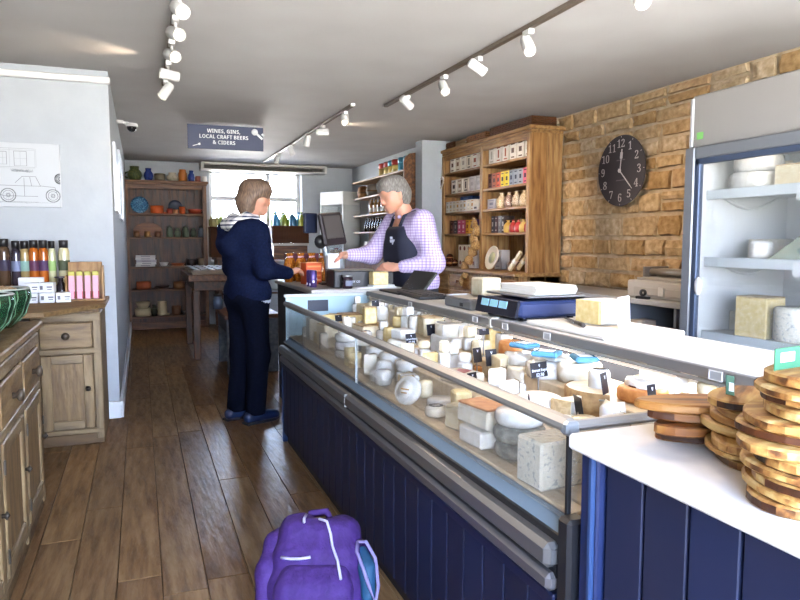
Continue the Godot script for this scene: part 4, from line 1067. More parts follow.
# ------------------------------------------------------------------ dressers
func dresser(called: String, label: String, at: Vector3, turn: float, w: float, h: float, d: float, shelves: Array, kind: String, o := {}) -> Node3D:
	var t := thing(called, label, "dresser", at, turn)
	var wy := wood(kind, "y"); var wx := wood(kind, "x")
	for e in [-1, 1]:
		var n: int = o.get("side_planks", 1)
		for i in n: part(t, "side_plank", bx(v3(0.03, h - 0.04, d / n - 0.002), 0.003), wood(kind, "y", ["ffffff", "f0e2d0"][i % 2], i), v3(e * (w / 2 - 0.015), (h - 0.04) / 2, -d + (i + 0.5) * d / n))
	var np := int(w / 0.12)
	for i in np: part(t, "back_plank", bx(v3((w - 0.06) / np - 0.004, h - 0.06, 0.014), 0.002), wood(o.get("back", kind), "y", ["ffffff", "e9d8c8", "f5ead8"][i % 3], i % 5), v3(-w / 2 + 0.03 + (i + 0.5) * (w - 0.06) / np, h / 2, -d + 0.008))
	part(t, "back_panel", bx(v3(w - 0.06, h - 0.06, 0.004), 0.0), wood("dark", "y"), v3(0, h / 2, -d + 0.0))
	for s in shelves: part(t, "shelf", bx(v3(w - 0.06, 0.025, d - 0.02), 0.004), wx, v3(0, s - 0.0125, -d / 2 + 0.008))
	part(t, "cornice", MB.new().box(v3(0, h - 0.02, -d / 2 + 0.015), v3(w + 0.06, 0.035, d + 0.05), 0.008).box(v3(0, h - 0.05, -d / 2 + 0.008), v3(w + 0.02, 0.03, d + 0.02), 0.006).done(), wx)
	part(t, "frieze", bx(v3(w - 0.06, 0.06, 0.02), 0.003), wx, v3(0, h - 0.09, -0.01))
	part(t, "plinth", bx(v3(w - 0.06, 0.1, 0.025), 0.004), wx, v3(0, 0.05, -0.02))
	for e in [-1, 1]: part(t, "stile", bx(v3(0.055, h - 0.07, 0.022), 0.004), wy, v3(e * (w / 2 - 0.0275), (h - 0.07) / 2, 0.008))
	if o.get("mullion", false): part(t, "mullion", bx(v3(0.06, h - 0.07 - o.get("mul0", 0.9), d - 0.01), 0.004), wy, v3(0, (h - 0.07 + o.get("mul0", 0.9)) / 2, -d / 2 + 0.01))
	return t
func printed_box(t: Node3D, loc: Vector3, s: Vector3, c: String, ink: String, label: String, group: String, tall := false):
	var b := thing("printed_carton", label, "carton", t.transform * loc, t.rotation_degrees.y, group)
	part(b, "carton", bx(s, 0.002, v3(0, s.y / 2, 0)), mat(c, 0.55))
	for q in [[0.52, 0.2 if tall else 0.42, 0.45 if tall else 0.26], [0.16, 0.5, 0.07], [0.86, 0.6, 0.06]]:
		part(b, "print", bx(v3(s.x * q[1], s.y * q[2], 0.001), 0.0), mat(ink, 0.6), v3(0, s.y * q[0], s.z / 2 + 0.0006))
func bag_thing(called: String, p: Vector3, r: float, h: float, c, turn: float, label: String, group: String, tie := "c9b48a"):
	var b := thing(called, label, "bag", p, turn, group)
	part(b, "bag", MB.new(true).lathe([v2(0, 0), v2(r * 0.85, 0), v2(r, h * 0.2), v2(r * 0.95, h * 0.55), v2(r * 0.5, h * 0.8), v2(r * 0.18, h * 0.86), v2(r * 0.45, h), v2(0, h * 0.97)], 9, Vector3.ZERO, 1.0, 0.8).done(), c if c is Material else mat(c, 0.3, 0.0, 0.5))
	part(b, "tie", MB.new(true).lathe([v2(0, h * 0.83), v2(r * 0.26, h * 0.83), v2(r * 0.26, h * 0.89), v2(0, h * 0.89)], 8).done(), mat(tie, 0.5))
func wicker(dark := false) -> StandardMaterial3D:
	return grain("wicker" + str(dark), ["3b2010", "5d3519", "7a4b26"] if dark else ["5a3416", "84552a", "a97a42"], v3(14, 30, 14), 0.6, {"freq": 0.03, "bump": 0.8, "bfreq": 0.06})
func hamper(called, label, p: Vector3, s: Vector3, turn: float, dark: bool, lid := true, cat := "hamper") -> Node3D:
	var t := thing(called, label, cat, p, turn)
	var m := wicker(dark)
	# woven walls: horizontal strands bulging over stakes
	var rows := int(s.y / 0.016)
	for sd in 4:
		var len: float = s.x if sd % 2 == 0 else s.z
		var dist: float = (s.z if sd % 2 == 0 else s.x) / 2
		var mb := MB.new(true)
		var n := maxi(4, int(len / 0.035))
		for r in rows:
			var pts := []
			for i in n + 1:
				pts.append(v3(-len / 2 + len * i / n, s.y * (r + 0.5) / rows, (0.004 if (i + r) % 2 == 0 else -0.004)))
			mb.tube(pts, s.y / rows * 0.52, 4, false)
		var w := part(t, "woven_side", mb.done(), m)
		w.rotation_degrees.y = sd * 90
		w.position = Basis(Vector3.UP, deg_to_rad(sd * 90)) * v3(0, 0, dist - 0.006)
	part(t, "bottom", bx(v3(s.x - 0.012, 0.01, s.z - 0.012), 0.0), m, v3(0, 0.005, 0))
	if lid:
		part(t, "lid", bx(v3(s.x + 0.005, 0.018, s.z + 0.005), 0.006), m, v3(0, s.y + 0.009, 0))
		part(t, "strap", bx(v3(0.02, s.y * 0.5, 0.004), 0.001), mat("4a2a18", 0.5), v3(0, s.y * 0.78, s.z / 2 + 0.006))
	else:
		part(t, "rim", MB.new(true).tube([v3(-s.x / 2, s.y, -s.z / 2), v3(s.x / 2, s.y, -s.z / 2), v3(s.x / 2, s.y, s.z / 2), v3(-s.x / 2, s.y, s.z / 2), v3(-s.x / 2, s.y, -s.z / 2)], 0.012, 6).done(), m)
	return t

func right_dresser():
	var W := 1.9
	var t := dresser("pine_dresser", "tall open pine dresser of groceries against the stone wall", v3(3.31, 0, -6.23), -90, W, 2.29, 0.33, [2.024, 1.782, 1.575, 1.332], "honey", {"mullion": true, "mul0": 0.95, "side_planks": 2})
	var hx := wood("honey", "x"); var hy := wood("honey", "y")
	# base part stands forward with drawers
	part(t, "base_worktop", bx(v3(W + 0.04, 0.035, 0.5), 0.006), hx, v3(0, 0.94, -0.08))
	part(t, "base_body", MB.new().box(v3(0, 0.47, -0.1), v3(W, 0.9, 0.44)).done(), hy)
	for i in 4:
		for j in 2:
			var d := part(t, "drawer", bx(v3(W / 4 - 0.03, 0.14, 0.02), 0.004), wood("honey", "x", ["ffffff", "f1e3cf"][(i + j) % 2], i), v3(-W / 2 + (i + 0.5) * W / 4, 0.82 - j * 0.17, 0.128))
			part(d, "knob", lathe([v2(0, 0), v2(0.01, 0), v2(0.008, 0.01), v2(0.018, 0.018), v2(0.016, 0.03), v2(0, 0.032)], 12), wood("brown", "y"), v3(0, 0, 0.0105), v3(90, 0, 0))
		part(t, "door", bx(v3(W / 4 - 0.03, 0.5, 0.02), 0.004), hy, v3(-W / 2 + (i + 0.5) * W / 4, 0.3, 0.128))
	# shelf rows: -0.92..-0.03 is the far bay, 0.03..0.92 the near one
	var z := -0.1
	for i in 6: printed_box(t, v3(-0.8 + i * 0.138, 2.0245, z), v3(0.118, 0.165, 0.1), ["ece6da", "e6dccb"][i % 2], ["6d5148", "8a6a55", "b9b0a6", "2d2422", "a8563c", "b4aca2"][i], NTH[5 - i] + " white carton from the mullion on the top shelf, far bay of the pine dresser", "cartons on the top shelf, far bay", i == 3)
	for i in 6: printed_box(t, v3(0.12 + i * 0.138, 2.0245, z), v3(0.118, 0.175, 0.1), "ebe6dd", ["b9b2a8", "a3523c", "a3523c", "5b4238", "5b4238", "6d5148"][i], NTH[i] + " white carton from the mullion on the top shelf, near bay of the pine dresser", "cartons on the top shelf, near bay", i < 3)
	for i in 5: printed_box(t, v3(-0.76 + i * 0.15, 1.7825, z), v3(0.125, 0.16, 0.1), ["eee2d2", "eee2d2", "eee2d2", "cfc8c6", "cfc8c6"][i], ["3f2d28", "a07a58", "241c1c", "b9b0b0", "b9b0b0"][i], NTH[4 - i] + " white carton from the mullion on the second shelf, far bay of the pine dresser", "cartons on the second shelf, far bay", i == 2)
	var cols := ["6b4a44", "a0522b", "c9542a", "d9c22a", "e4cf33", "7b8798", "8a96a8", "98a0ae", "d45a78", "e0546c"]
	for i in 10: printed_box(t, v3(0.1 + i * 0.084, 1.7825, z + 0.01), v3(0.075, 0.15, 0.09), cols[i], ["2b1c22", "3a1f1a", "3a1f1a", "332c10", "332c10", "26304a", "26304a", "26304a", "3a1640", "3a1640"][i], ["dark brown packet next to the mullion on the second shelf, near bay", "rust brown packet on the second shelf, near bay", "orange packet on the second shelf, near bay", "yellow packet on the second shelf, near bay", "yellow packet on the second shelf, near bay", "blue-grey packet on the second shelf, near bay", "blue-grey packet on the second shelf, near bay", "blue-grey packet on the second shelf, near bay", "pink packet on the second shelf, near bay", "pink packet on the second shelf, near bay"][i], "coloured packets on the second shelf")
	# third shelf
	for i in 8: printed_box(t, v3(-0.82 + i * 0.088, 1.5755, z + 0.03), v3(0.08, 0.12, 0.14), ["e3ddd2", "d8d0c4", "dfd3b8", "e0d6c6"][i % 4], ["b9a88c", "c79a4c", "b8b0a4", "c0883a"][i % 4], "pale packet in the row on the third shelf of the far bay", "packets on the third shelf")
	printed_box(t, v3(-0.55, 1.6965, -0.15), v3(0.28, 0.05, 0.1), "2f4c86", "6d86b8", "flat blue box lying on the pale packets of the third shelf", "")
	printed_box(t, v3(0.14, 1.5755, z), v3(0.16, 0.1, 0.12), "b4b3bd", "7d7f92", "grey-blue box beside the mullion on the third shelf, near bay", "")
	for i in 7: bag_thing("sweet_bag", t.transform * v3(0.32 + (i % 4) * 0.14 + (0.05 if i > 3 else 0.0), 1.5755, -0.06 if i < 4 else -0.2), 0.06, 0.15, grain("bagmix%d" % (i % 3), [["b09070", "d8c4a0", "efe4cc"], ["5d3c34", "a48a80", "d6cabc"], ["8c7460", "c4b298", "e6dccb"]][i % 3], v3(12, 12, 12), 0.25, {"coat": 0.6}), i * 31, "clear bag of pale sweets tied at the neck on the third shelf, near bay", "bags of sweets on the third shelf")
	# fourth shelf
	var rr := ["5c3a34", "2d2424", "c9567a", "c9567a", "e0a62c", "e2b23a", "4a2c5c"]
	for i in 7: printed_box(t, v3(-0.82 + i * 0.1, 1.3325, z), v3(0.085, 0.15, 0.09), rr[i], ["a87a5c", "8a8078", "f0d6dc", "f0d6dc", "8a3a20", "8a3a20", "b8a8c8"][i], ["brown carton at the far end of the fourth shelf", "black carton on the fourth shelf, far bay", "pink carton on the fourth shelf, far bay", "pink carton on the fourth shelf, far bay", "mustard carton on the fourth shelf, far bay", "mustard carton on the fourth shelf, far bay", "purple carton next to the mullion on the fourth shelf, far bay"][i], "cartons on the fourth shelf, far bay")
	for i in 4: printed_box(t, v3(0.12 + i * 0.07, 1.3325, z - 0.03), v3(0.055, 0.17, 0.12), ["31333d", "4d3a44", "7b808a", "3a2c2a"][i], "a9a6a6", ["charcoal narrow box first from the mullion on the fourth shelf", "plum narrow box second from the mullion on the fourth shelf", "grey narrow box third from the mullion on the fourth shelf", "brown narrow box fourth from the mullion on the fourth shelf"][i], "")
	for i in 9: bag_thing("snack_packet", t.transform * v3(0.47 + (i % 5) * 0.095 + (0.04 if i > 4 else 0.0), 1.3325, -0.05 if i < 5 else -0.19), 0.05, 0.12 if i < 5 else 0.19, ["c9a24a", "a8322c", "c23a3a", "d8b86a", "b8443a", "9a8a5c", "8a5a2c", "4a3c34", "c8b48a"][i], i * 40, "red and gold bag tied at the neck on the fourth shelf, near bay" if i in [1, 2, 4] else "golden bag tied at the neck on the fourth shelf, near bay", "bags on the fourth shelf")
	# on the base
	for i in 4:
		var b := thing("biscuit_carton", "white tall carton with brown dots at the far end of the dresser base", "carton", t.transform * v3(-0.6 + i * 0.105, 0.958, -0.12), -90, "dotted biscuit cartons")
		part(b, "carton", bx(v3(0.098, 0.25, 0.12), 0.002), mat("ece0cf", 0.55), v3(0, 0.125, 0))
		for k in 2: part(b, "dot", lathe([v2(0, 0), v2(0.024, 0), v2(0.024, 0.001), v2(0, 0.001)], 12), mat("7a4438", 0.6), v3(0, 0.21 - k * 0.16, 0.0605), v3(90, 0, 0))
	for q in [[-0.82, 0.0, 0.02], [-0.72, 0.0, 0.02], [-0.77, 0.0, -0.07], [-0.77, 0.062, -0.01]]:
		var s := solo("chocolate_ball", lathe([v2(0, 0), v2(0.03, 0.008), v2(0.045, 0.035), v2(0.045, 0.05), v2(0.03, 0.078), v2(0, 0.086)], 14), mat("4a2216", 0.15, 0.0, 0.6), t.transform * v3(q[0], 0.958 + q[1], q[2]), Vector3.ZERO, "glossy brown ball in the small pile at the dresser's far end", "ball", "glossy brown balls")
		part(s, "ribbon", lathe([v2(0.046, 0.038), v2(0.047, 0.043), v2(0.046, 0.048)], 14), mat("a8702c", 0.3))
	# kraft bags hanging down the mullion
	for i in 9:
		var b := thing("kraft_bag", "brown kraft bag in the string hanging down the dresser mullion", "bag", t.transform * v3(-0.02 - 0.012 * i + (0.03 if i % 2 else -0.03), 1.43 - i * 0.075, 0.05 + (0.012 * i if i > 4 else 0.0)), -90 + i * 17, "kraft bags strung down the mullion")
		part(b, "bag", MB.new(true).lathe([v2(0, -0.05), v2(0.045, -0.045), v2(0.052, -0.01), v2(0.04, 0.03), v2(0.016, 0.045), v2(0.03, 0.06), v2(0, 0.058)], 8, Vector3.ZERO, 1.0, 0.55).done(), grain("kraft", ["7c5a30", "a27c48", "bb9862"], v3(8, 8, 8), 0.6, {"bump": 0.8}), Vector3.ZERO, v3(0, 0, 20 - 40 * (i % 2)))
		part(b, "tie", bx(v3(0.03, 0.008, 0.02), 0.002), mat("4a3520", 0.6), v3(0, 0.043, 0))
	# platter, crispbreads and boxes in the near bay
	var pl := thing("round_platter", "round pale wooden plate leaning in the near bay of the dresser base", "plate", t.transform * v3(0.3, 0.958, 0.02), -90)
	part(pl, "plate", lathe([v2(0, 0), v2(0.1, 0), v2(0.12, 0.008), v2(0.122, 0.02), v2(0.11, 0.02), v2(0.1, 0.012), v2(0, 0.012)], 26), mat("ddd2bc", 0.5), v3(0, 0.122, 0), v3(76, 0, 0))
	part(pl, "motif", lathe([v2(0, 0), v2(0.06, 0), v2(0.06, 0.001), v2(0, 0.001)], 20), mat("b6b48c", 0.5), v3(0, 0.1255, 0.0125), v3(76, 0, 0))
	for i in 3:
		var cb := thing("crispbread_pack", "pale wrapped crispbread packet propped in the near bay of the dresser base", "packet", t.transform * v3(0.66 + i * 0.06, 0.958, -0.02 - i * 0.05), -90, "crispbread packets")
		part(cb, "packet", bx(v3(0.05, 0.24 - i * 0.03, 0.03), 0.008), grain("crisp", ["c2ab7a", "dccb9c", "ece2c4"], v3(8, 8, 8), 0.3, {"coat": 0.5}), v3(0, 0.1, 0), v3(-10, 0, -42))
		part(cb, "label_band", bx(v3(0.052, 0.05, 0.032), 0.008), mat("e9e3cf", 0.5), v3(0.0, 0.1, 0), v3(-10, 0, -42))
	for i in 4: bag_thing("nut_bag", t.transform * v3(0.42 + i * 0.075, 0.958, -0.12), 0.042, 0.11, ["6b4426", "8a6236", "5c4030", "93703c"][i], i * 25, "small brown bag of nuts at the back of the near bay", "bags of nuts")
	printed_box(t, v3(0.13, 0.958, -0.18), v3(0.14, 0.2, 0.1), "b9b6b4", "8c8a8e", "plain grey box standing beside the mullion on the dresser base", "")
	var cd := thing("shelf_card", "small white price card fixed to the dresser mullion", "card", t.transform * v3(-0.06, 1.6, 0.035), -90)
	part(cd, "card", bx(v3(0.12, 0.055, 0.003), 0.0), mat("ece5da", 0.6))
	part(cd, "print", bx(v3(0.06, 0.02, 0.001), 0.0), mat("4a4448", 0.6), v3(0, -0.004, 0.0022))
	# wooden heart hanging from the far stile
	var ht := thing("heart_ornament", "white wooden heart outline hanging from the dresser's far stile", "ornament", t.transform * v3(-0.92, 1.93, 0.035), -90)
	var pts := []
	for i in 25:
		var a := TAU * i / 24
		pts.append(v3(0.055 * pow(sin(a), 3) * 1.05, 0.07 * (13 * cos(a) - 5 * cos(2 * a) - 2 * cos(3 * a) - cos(4 * a)) / 16.0, 0))
	part(ht, "heart_rim", MB.new(true).tube(pts, 0.011, 6, false).done(), mat("e2d8d0", 0.5))
	part(ht, "heart_inner", MB.new().prism(PackedVector2Array([v2(-0.025, -0.03), v2(0.025, -0.03), v2(0.03, 0.0), v2(0, 0.045), v2(-0.03, 0.0)]), -0.003, 0.003).done(), mat("7a5a48", 0.6), v3(0, -0.005, 0), v3(90, 0, 0))
	part(ht, "cord", MB.new().tube([v3(0, 0.06, 0), v3(0, 0.17, -0.01)], 0.002, 5).done(), mat("b8a890", 0.7))
	# hampers on the top
	var ty := 2.2895
	hamper("wicker_hamper", "long low dark wicker hamper on the near end of the pine dresser", t.transform * v3(0.54, ty, -0.14), v3(0.78, 0.07, 0.26), -90, true)
	hamper("wicker_hamper", "plaited brown wicker hamper with lid in the middle of the dresser top", t.transform * v3(-0.15, ty, -0.13), v3(0.42, 0.06, 0.24), -90, false)
	var wc := thing("wooden_crate", "small pine crate on top of the dresser beside the hampers", "crate", t.transform * v3(-0.52, ty, -0.12), -90)
	for i in 2:
		part(wc, "slat", bx(v3(0.26, 0.03, 0.012), 0.002), wood("pine", "x"), v3(0, 0.018 + i * 0.036, 0.1))
		part(wc, "slat", bx(v3(0.26, 0.03, 0.012), 0.002), wood("pine", "x"), v3(0, 0.018 + i * 0.036, -0.1))
		part(wc, "end_board", bx(v3(0.012, 0.07, 0.188), 0.002), wood("pine", "z"), v3([-0.124, 0.124][i], 0.036, 0))
	part(wc, "floor_board", bx(v3(0.24, 0.008, 0.19), 0.0), wood("pine", "x"), v3(0, 0.005, 0))
	hamper("wicker_hamper", "small wicker hamper at the far end of the dresser top", t.transform * v3(-0.79, ty, -0.12), v3(0.2, 0.06, 0.22), -90, true)

# ------------------------------------------------------------------ alcove beyond the white wall end
func alcove():
	var X := 3.2   # wall face
	var z0 := -9.55; var z1 := -7.45
	var L := z1 - z0
	var zc := (z0 + z1) / 2
	var hz := wood("honey", "x")
	var t := thing("alcove_shelving", "wooden wall shelving with glasses and bottles in the alcove behind the man", "shelving", v3(X, 0, zc), -90)
	var ys := [2.1, 1.87, 1.62, 1.38, 1.1]
	for y in ys: part(t, "shelf", bx(v3(L, 0.025, 0.24 if y < 2 else 0.28), 0.004), hz, v3(0, y - 0.0125, 0.125))
	for i in 12: part(t, "back_plank", bx(v3(L / 12 - 0.004, 1.3, 0.014), 0.002), wood("brown", "y", ["ffffff", "eadbcb"][i % 2], i % 4), v3(-L / 2 + (i + 0.5) * L / 12, 1.45, 0.008))
	# rounded end board at the near end
	var pl := PackedVector2Array()
	pl.append(v2(0.0, -1.4)); pl.append(v2(0.28, -1.4)); pl.append(v2(0.28, -2.18))
	for i in 7: pl.append(v2(0.14 + 0.14 * cos(PI * i / 6), -2.18 - 0.11 * sin(PI * i / 6)))
	pl.append(v2(0.0, -2.18))
	part(t, "end_board", MB.new().prism(pl, -0.012, 0.012).done(), wood("brown", "y", "ffffff", 2), v3(L / 2 + 0.014, 0, 0), v3(0, 0, 90)).basis = Basis(v3(0, 0, 1), v3(1, 0, 0), v3(0, -1, 0))
	part(t, "base_cupboard", MB.new().box(v3(0, 0.54, 0.2), v3(L, 1.08, 0.38), 0.005).done(), wood("brown", "y"))
	# jars on the top shelf
	var k := 0
	for q in [[0.0, "d9c06a", "b02f24"], [0.2, "d9c06a", "a82a22"], [0.36, "d8b85a", "3f8fae"], [0.5, "d9c06a", "a82a22"], [0.72, "4fa0be", "3f8fb0"], [0.9, "4fa0be", "3c88a8"]]:
		var c := thing("storage_tin", ["yellow tin with red top at the far end of the alcove's top shelf", "yellow tin with red top, second on the alcove's top shelf", "yellow tin with blue top on the alcove's top shelf", "yellow tin with red top between the blue tins", "bright blue tin on the alcove's top shelf beside the red-topped one", "bright blue tin nearest the rounded end board"][k], "tin", t.transform * v3(q[0], 2.1005, 0.14), 0)
		part(c, "tin", lathe([v2(0, 0), v2(0.07, 0), v2(0.075, 0.005), v2(0.075, 0.1), v2(0, 0.1)], 16), mat(q[1], 0.4))
		part(c, "lid", lathe([v2(0, 0.1002), v2(0.077, 0.1002), v2(0.077, 0.16), v2(0.068, 0.17), v2(0, 0.172)], 16), mat(q[2], 0.35))
		k += 1
	# hessian sacks / cloth on the far end
	for i in 2:
		var s := thing("storage_basket", ["brown wicker tray at the far end of the second alcove shelf", "grey cloth bundle on the second alcove shelf"][i], "basket", t.transform * v3(-0.95 + i * 0.42, 1.8705, 0.12), 0)
		part(s, "body", MB.new(true).lathe([v2(0, 0), v2(0.08, 0), v2(0.1, 0.08), v2(0.08, 0.16), v2(0.03, 0.18), v2(0, 0.17)], 12, Vector3.ZERO, 1.0, 1.0).done(), wicker() if i == 0 else mat("7d7266", 0.9))
		part(s, "rim", MB.new(true).lathe([v2(0.098, 0.07), v2(0.106, 0.08), v2(0.098, 0.09)], 12, Vector3.ZERO, 1.0, 1.0).done(), mat("6a4a2c", 0.6))
	# wine glasses
	var gw := glass("eef4f4", 0.25, 0.05)
	for i in 6:
		var g := thing("wine_glass", "clear stemmed glass on the second alcove shelf behind the man", "glass", t.transform * v3(-0.1 + i * 0.17, 1.8705, 0.16), 0, "glasses on the alcove shelf")
		part(g, "bowl", lathe([v2(0.005, 0.08), v2(0.03, 0.1), v2(0.036, 0.14), v2(0.03, 0.19)], 12), gw)
		part(g, "stem", lathe([v2(0, 0), v2(0.03, 0), v2(0.028, 0.004), v2(0.005, 0.01), v2(0.004, 0.08), v2(0, 0.08)], 12), gw)
	# amber bottles
	for i in 9:
		var b := thing("amber_bottle", "amber spirit bottle with pale label on the third alcove shelf", "bottle", t.transform * v3(-0.45 + i * 0.16, 1.6205, 0.16), 0, "amber bottles on the alcove shelf")
		part(b, "glass_body", lathe([v2(0, 0), v2(0.036, 0), v2(0.04, 0.006), v2(0.04, 0.12), v2(0.03, 0.145), v2(0.013, 0.165), v2(0.013, 0.2), v2(0, 0.2)], 12), mat(["a8722c", "b9863c", "946024"][i % 3], 0.12, 0.0, 0.5))
		part(b, "stopper", lathe([v2(0, 0.2005), v2(0.015, 0.2005), v2(0.015, 0.222), v2(0, 0.223)], 10), mat("2a1c14", 0.5))
		part(b, "paper_label", MB.new(true).lathe([v2(0.0408, 0.03), v2(0.0408, 0.09)], 10, Vector3.ZERO, 1, 1, PI * 0.6, PI * 1.4).done(), mat("e6dcc4", 0.6))
	for i in 16:
		var b := thing("dark_bottle", "dark bottle in the close row on the fourth alcove shelf", "bottle", t.transform * v3(-0.72 + i * 0.11, 1.3805, 0.15), 0, "dark bottles on the alcove shelf")
		part(b, "glass_body", lathe([v2(0, 0), v2(0.036, 0), v2(0.038, 0.1), v2(0.02, 0.14), v2(0.012, 0.16), v2(0.012, 0.19), v2(0, 0.19)], 10), mat(["1d1c22", "262a36", "2c2220"][i % 3], 0.15))
		part(b, "cap", lathe([v2(0, 0.1905), v2(0.014, 0.1905), v2(0.014, 0.205), v2(0, 0.206)], 8), mat(["8a8c94", "5c5e68"][i % 2], 0.3, 0.5))
	for i in 6: printed_box(t, v3(-0.62 + i * 0.14, 1.1005, 0.14), v3(0.12, 0.14, 0.12), ["c9bca8", "b8a48c", "d6ccb8"][i % 3], "8a6a50", "beige packet on the lowest alcove shelf", "packets on the lowest alcove shelf")
	# small white glass-door cooler in the corner
	var c := thing("drinks_cooler", "white drinks cooler with a lit header in the back corner", "cooler", v3(2.92, 0, -10.12), -60)
	var w := mat("dcdcd6", 0.4)
	part(c, "base", bx(v3(0.5, 1.0, 0.4), 0.006), w, v3(0, 0.5, 0))
	part(c, "header", bx(v3(0.5, 0.2, 0.4), 0.006), mat("e9e6de", 0.4), v3(0, 1.9, 0))
	part(c, "back_wall", bx(v3(0.5, 0.8, 0.03), 0.0), w, v3(0, 1.4, -0.185))
	for e in [-1, 1]: part(c, "side_wall", bx(v3(0.03, 0.8, 0.37), 0.0), w, v3(e * 0.235, 1.4, 0.015))
	for y in [1.25, 1.52]: part(c, "shelf", bx(v3(0.43, 0.015, 0.34), 0.002), w, v3(0, y, 0))
	part(c, "pane", bx(v3(0.43, 0.79, 0.006), 0.0), glass("e8f2f2", 0.08), v3(0, 1.4, 0.19))
	k = 0
	for y in [1.0005, 1.258, 1.528]:
		for i in 4:
			var j := thing("preserve_jar", ["jar on the floor of the drinks cooler", "jar on the middle shelf of the drinks cooler", "honey-coloured jar on the top shelf of the drinks cooler"][k], "jar", c.transform * v3(-0.15 + i * 0.1, y, 0.05), 0, ["jars low in the cooler", "jars midway in the cooler", "jars high in the cooler"][k])
			part(j, "glass_body", lathe([v2(0, 0), v2(0.036, 0), v2(0.038, 0.1), v2(0.03, 0.12), v2(0, 0.12)], 10), mat([["a9824e", "c2a276"], ["bba07c", "d6c7a8"], ["c07a2c", "7a3a20"]][k][i % 2], 0.2))
			part(j, "lid", lathe([v2(0, 0.1205), v2(0.035, 0.1205), v2(0.035, 0.14), v2(0, 0.141)], 10), mat(["e4ddcc", "8a2c24"][(i + k) % 2], 0.4))
		k += 1

func pot(called: String, label: String, p: Vector3, pr: Array, m: Material, o := {}):
	var t := thing(called, label, o.get("cat", "pot"), p, o.get("turn", 0.0), o.get("group", ""))
	part(t, o.get("body", "body"), lathe(pr, 16), m)
	var r: float = 0.0
	for q in pr: r = maxf(r, q.x)
	var h: float = pr[-1].y
	if o.get("handle", false):
		var pts := []
		for i in 7:
			var a := -PI / 2 + PI * i / 6
			pts.append(v3(r * 0.85 + r * 0.65 * cos(a), h * 0.55 + h * 0.3 * sin(a), 0))
		part(t, "handle", MB.new(true).tube(pts, r * 0.13, 6).done(), m, Vector3.ZERO, v3(0, o.get("hturn", 0.0), 0))
	if o.has("lid"):
		part(t, "lid", lathe([v2(0, h), v2(r * 0.92, h), v2(r * 0.9, h * 1.06), v2(r * 0.3, h * 1.18), v2(r * 0.12, h * 1.2), v2(r * 0.16, h * 1.32), v2(0, h * 1.34)], 14), mat(o.lid, 0.4), v3(0, 0.0004, 0))
	if o.get("rim", "") != "":
		part(t, "rim", lathe([v2(r * 0.96, h - 0.006), v2(r * 1.03, h), v2(r * 0.94, h + 0.003)], 16), mat(o.rim, 0.4))
func P(r: float, h: float, k := 0) -> Array:
	match k:
		1: return [v2(0, 0), v2(r * 0.7, 0), v2(r, h * 0.35), v2(r * 0.9, h * 0.6), v2(r * 0.55, h * 0.8), v2(r * 0.65, h), v2(r * 0.58, h), v2(r * 0.5, h * 0.8), v2(0, h * 0.7)]   # jug or vase
		2: return [v2(0, 0), v2(r * 0.5, 0), v2(r * 0.85, h * 0.5), v2(r, h), v2(r * 0.93, h), v2(r * 0.75, h * 0.5), v2(0, h * 0.15)]   # bowl
		3: return [v2(0, 0), v2(r, 0), v2(r, h * 0.7), v2(r * 0.8, h * 0.8), v2(r * 0.8, h), v2(0, h)]   # jar
	return [v2(0, 0), v2(r * 0.85, 0), v2(r, h * 0.1), v2(r, h), v2(r * 0.92, h), v2(r * 0.9, h * 0.2), v2(0, h * 0.15)]   # pot

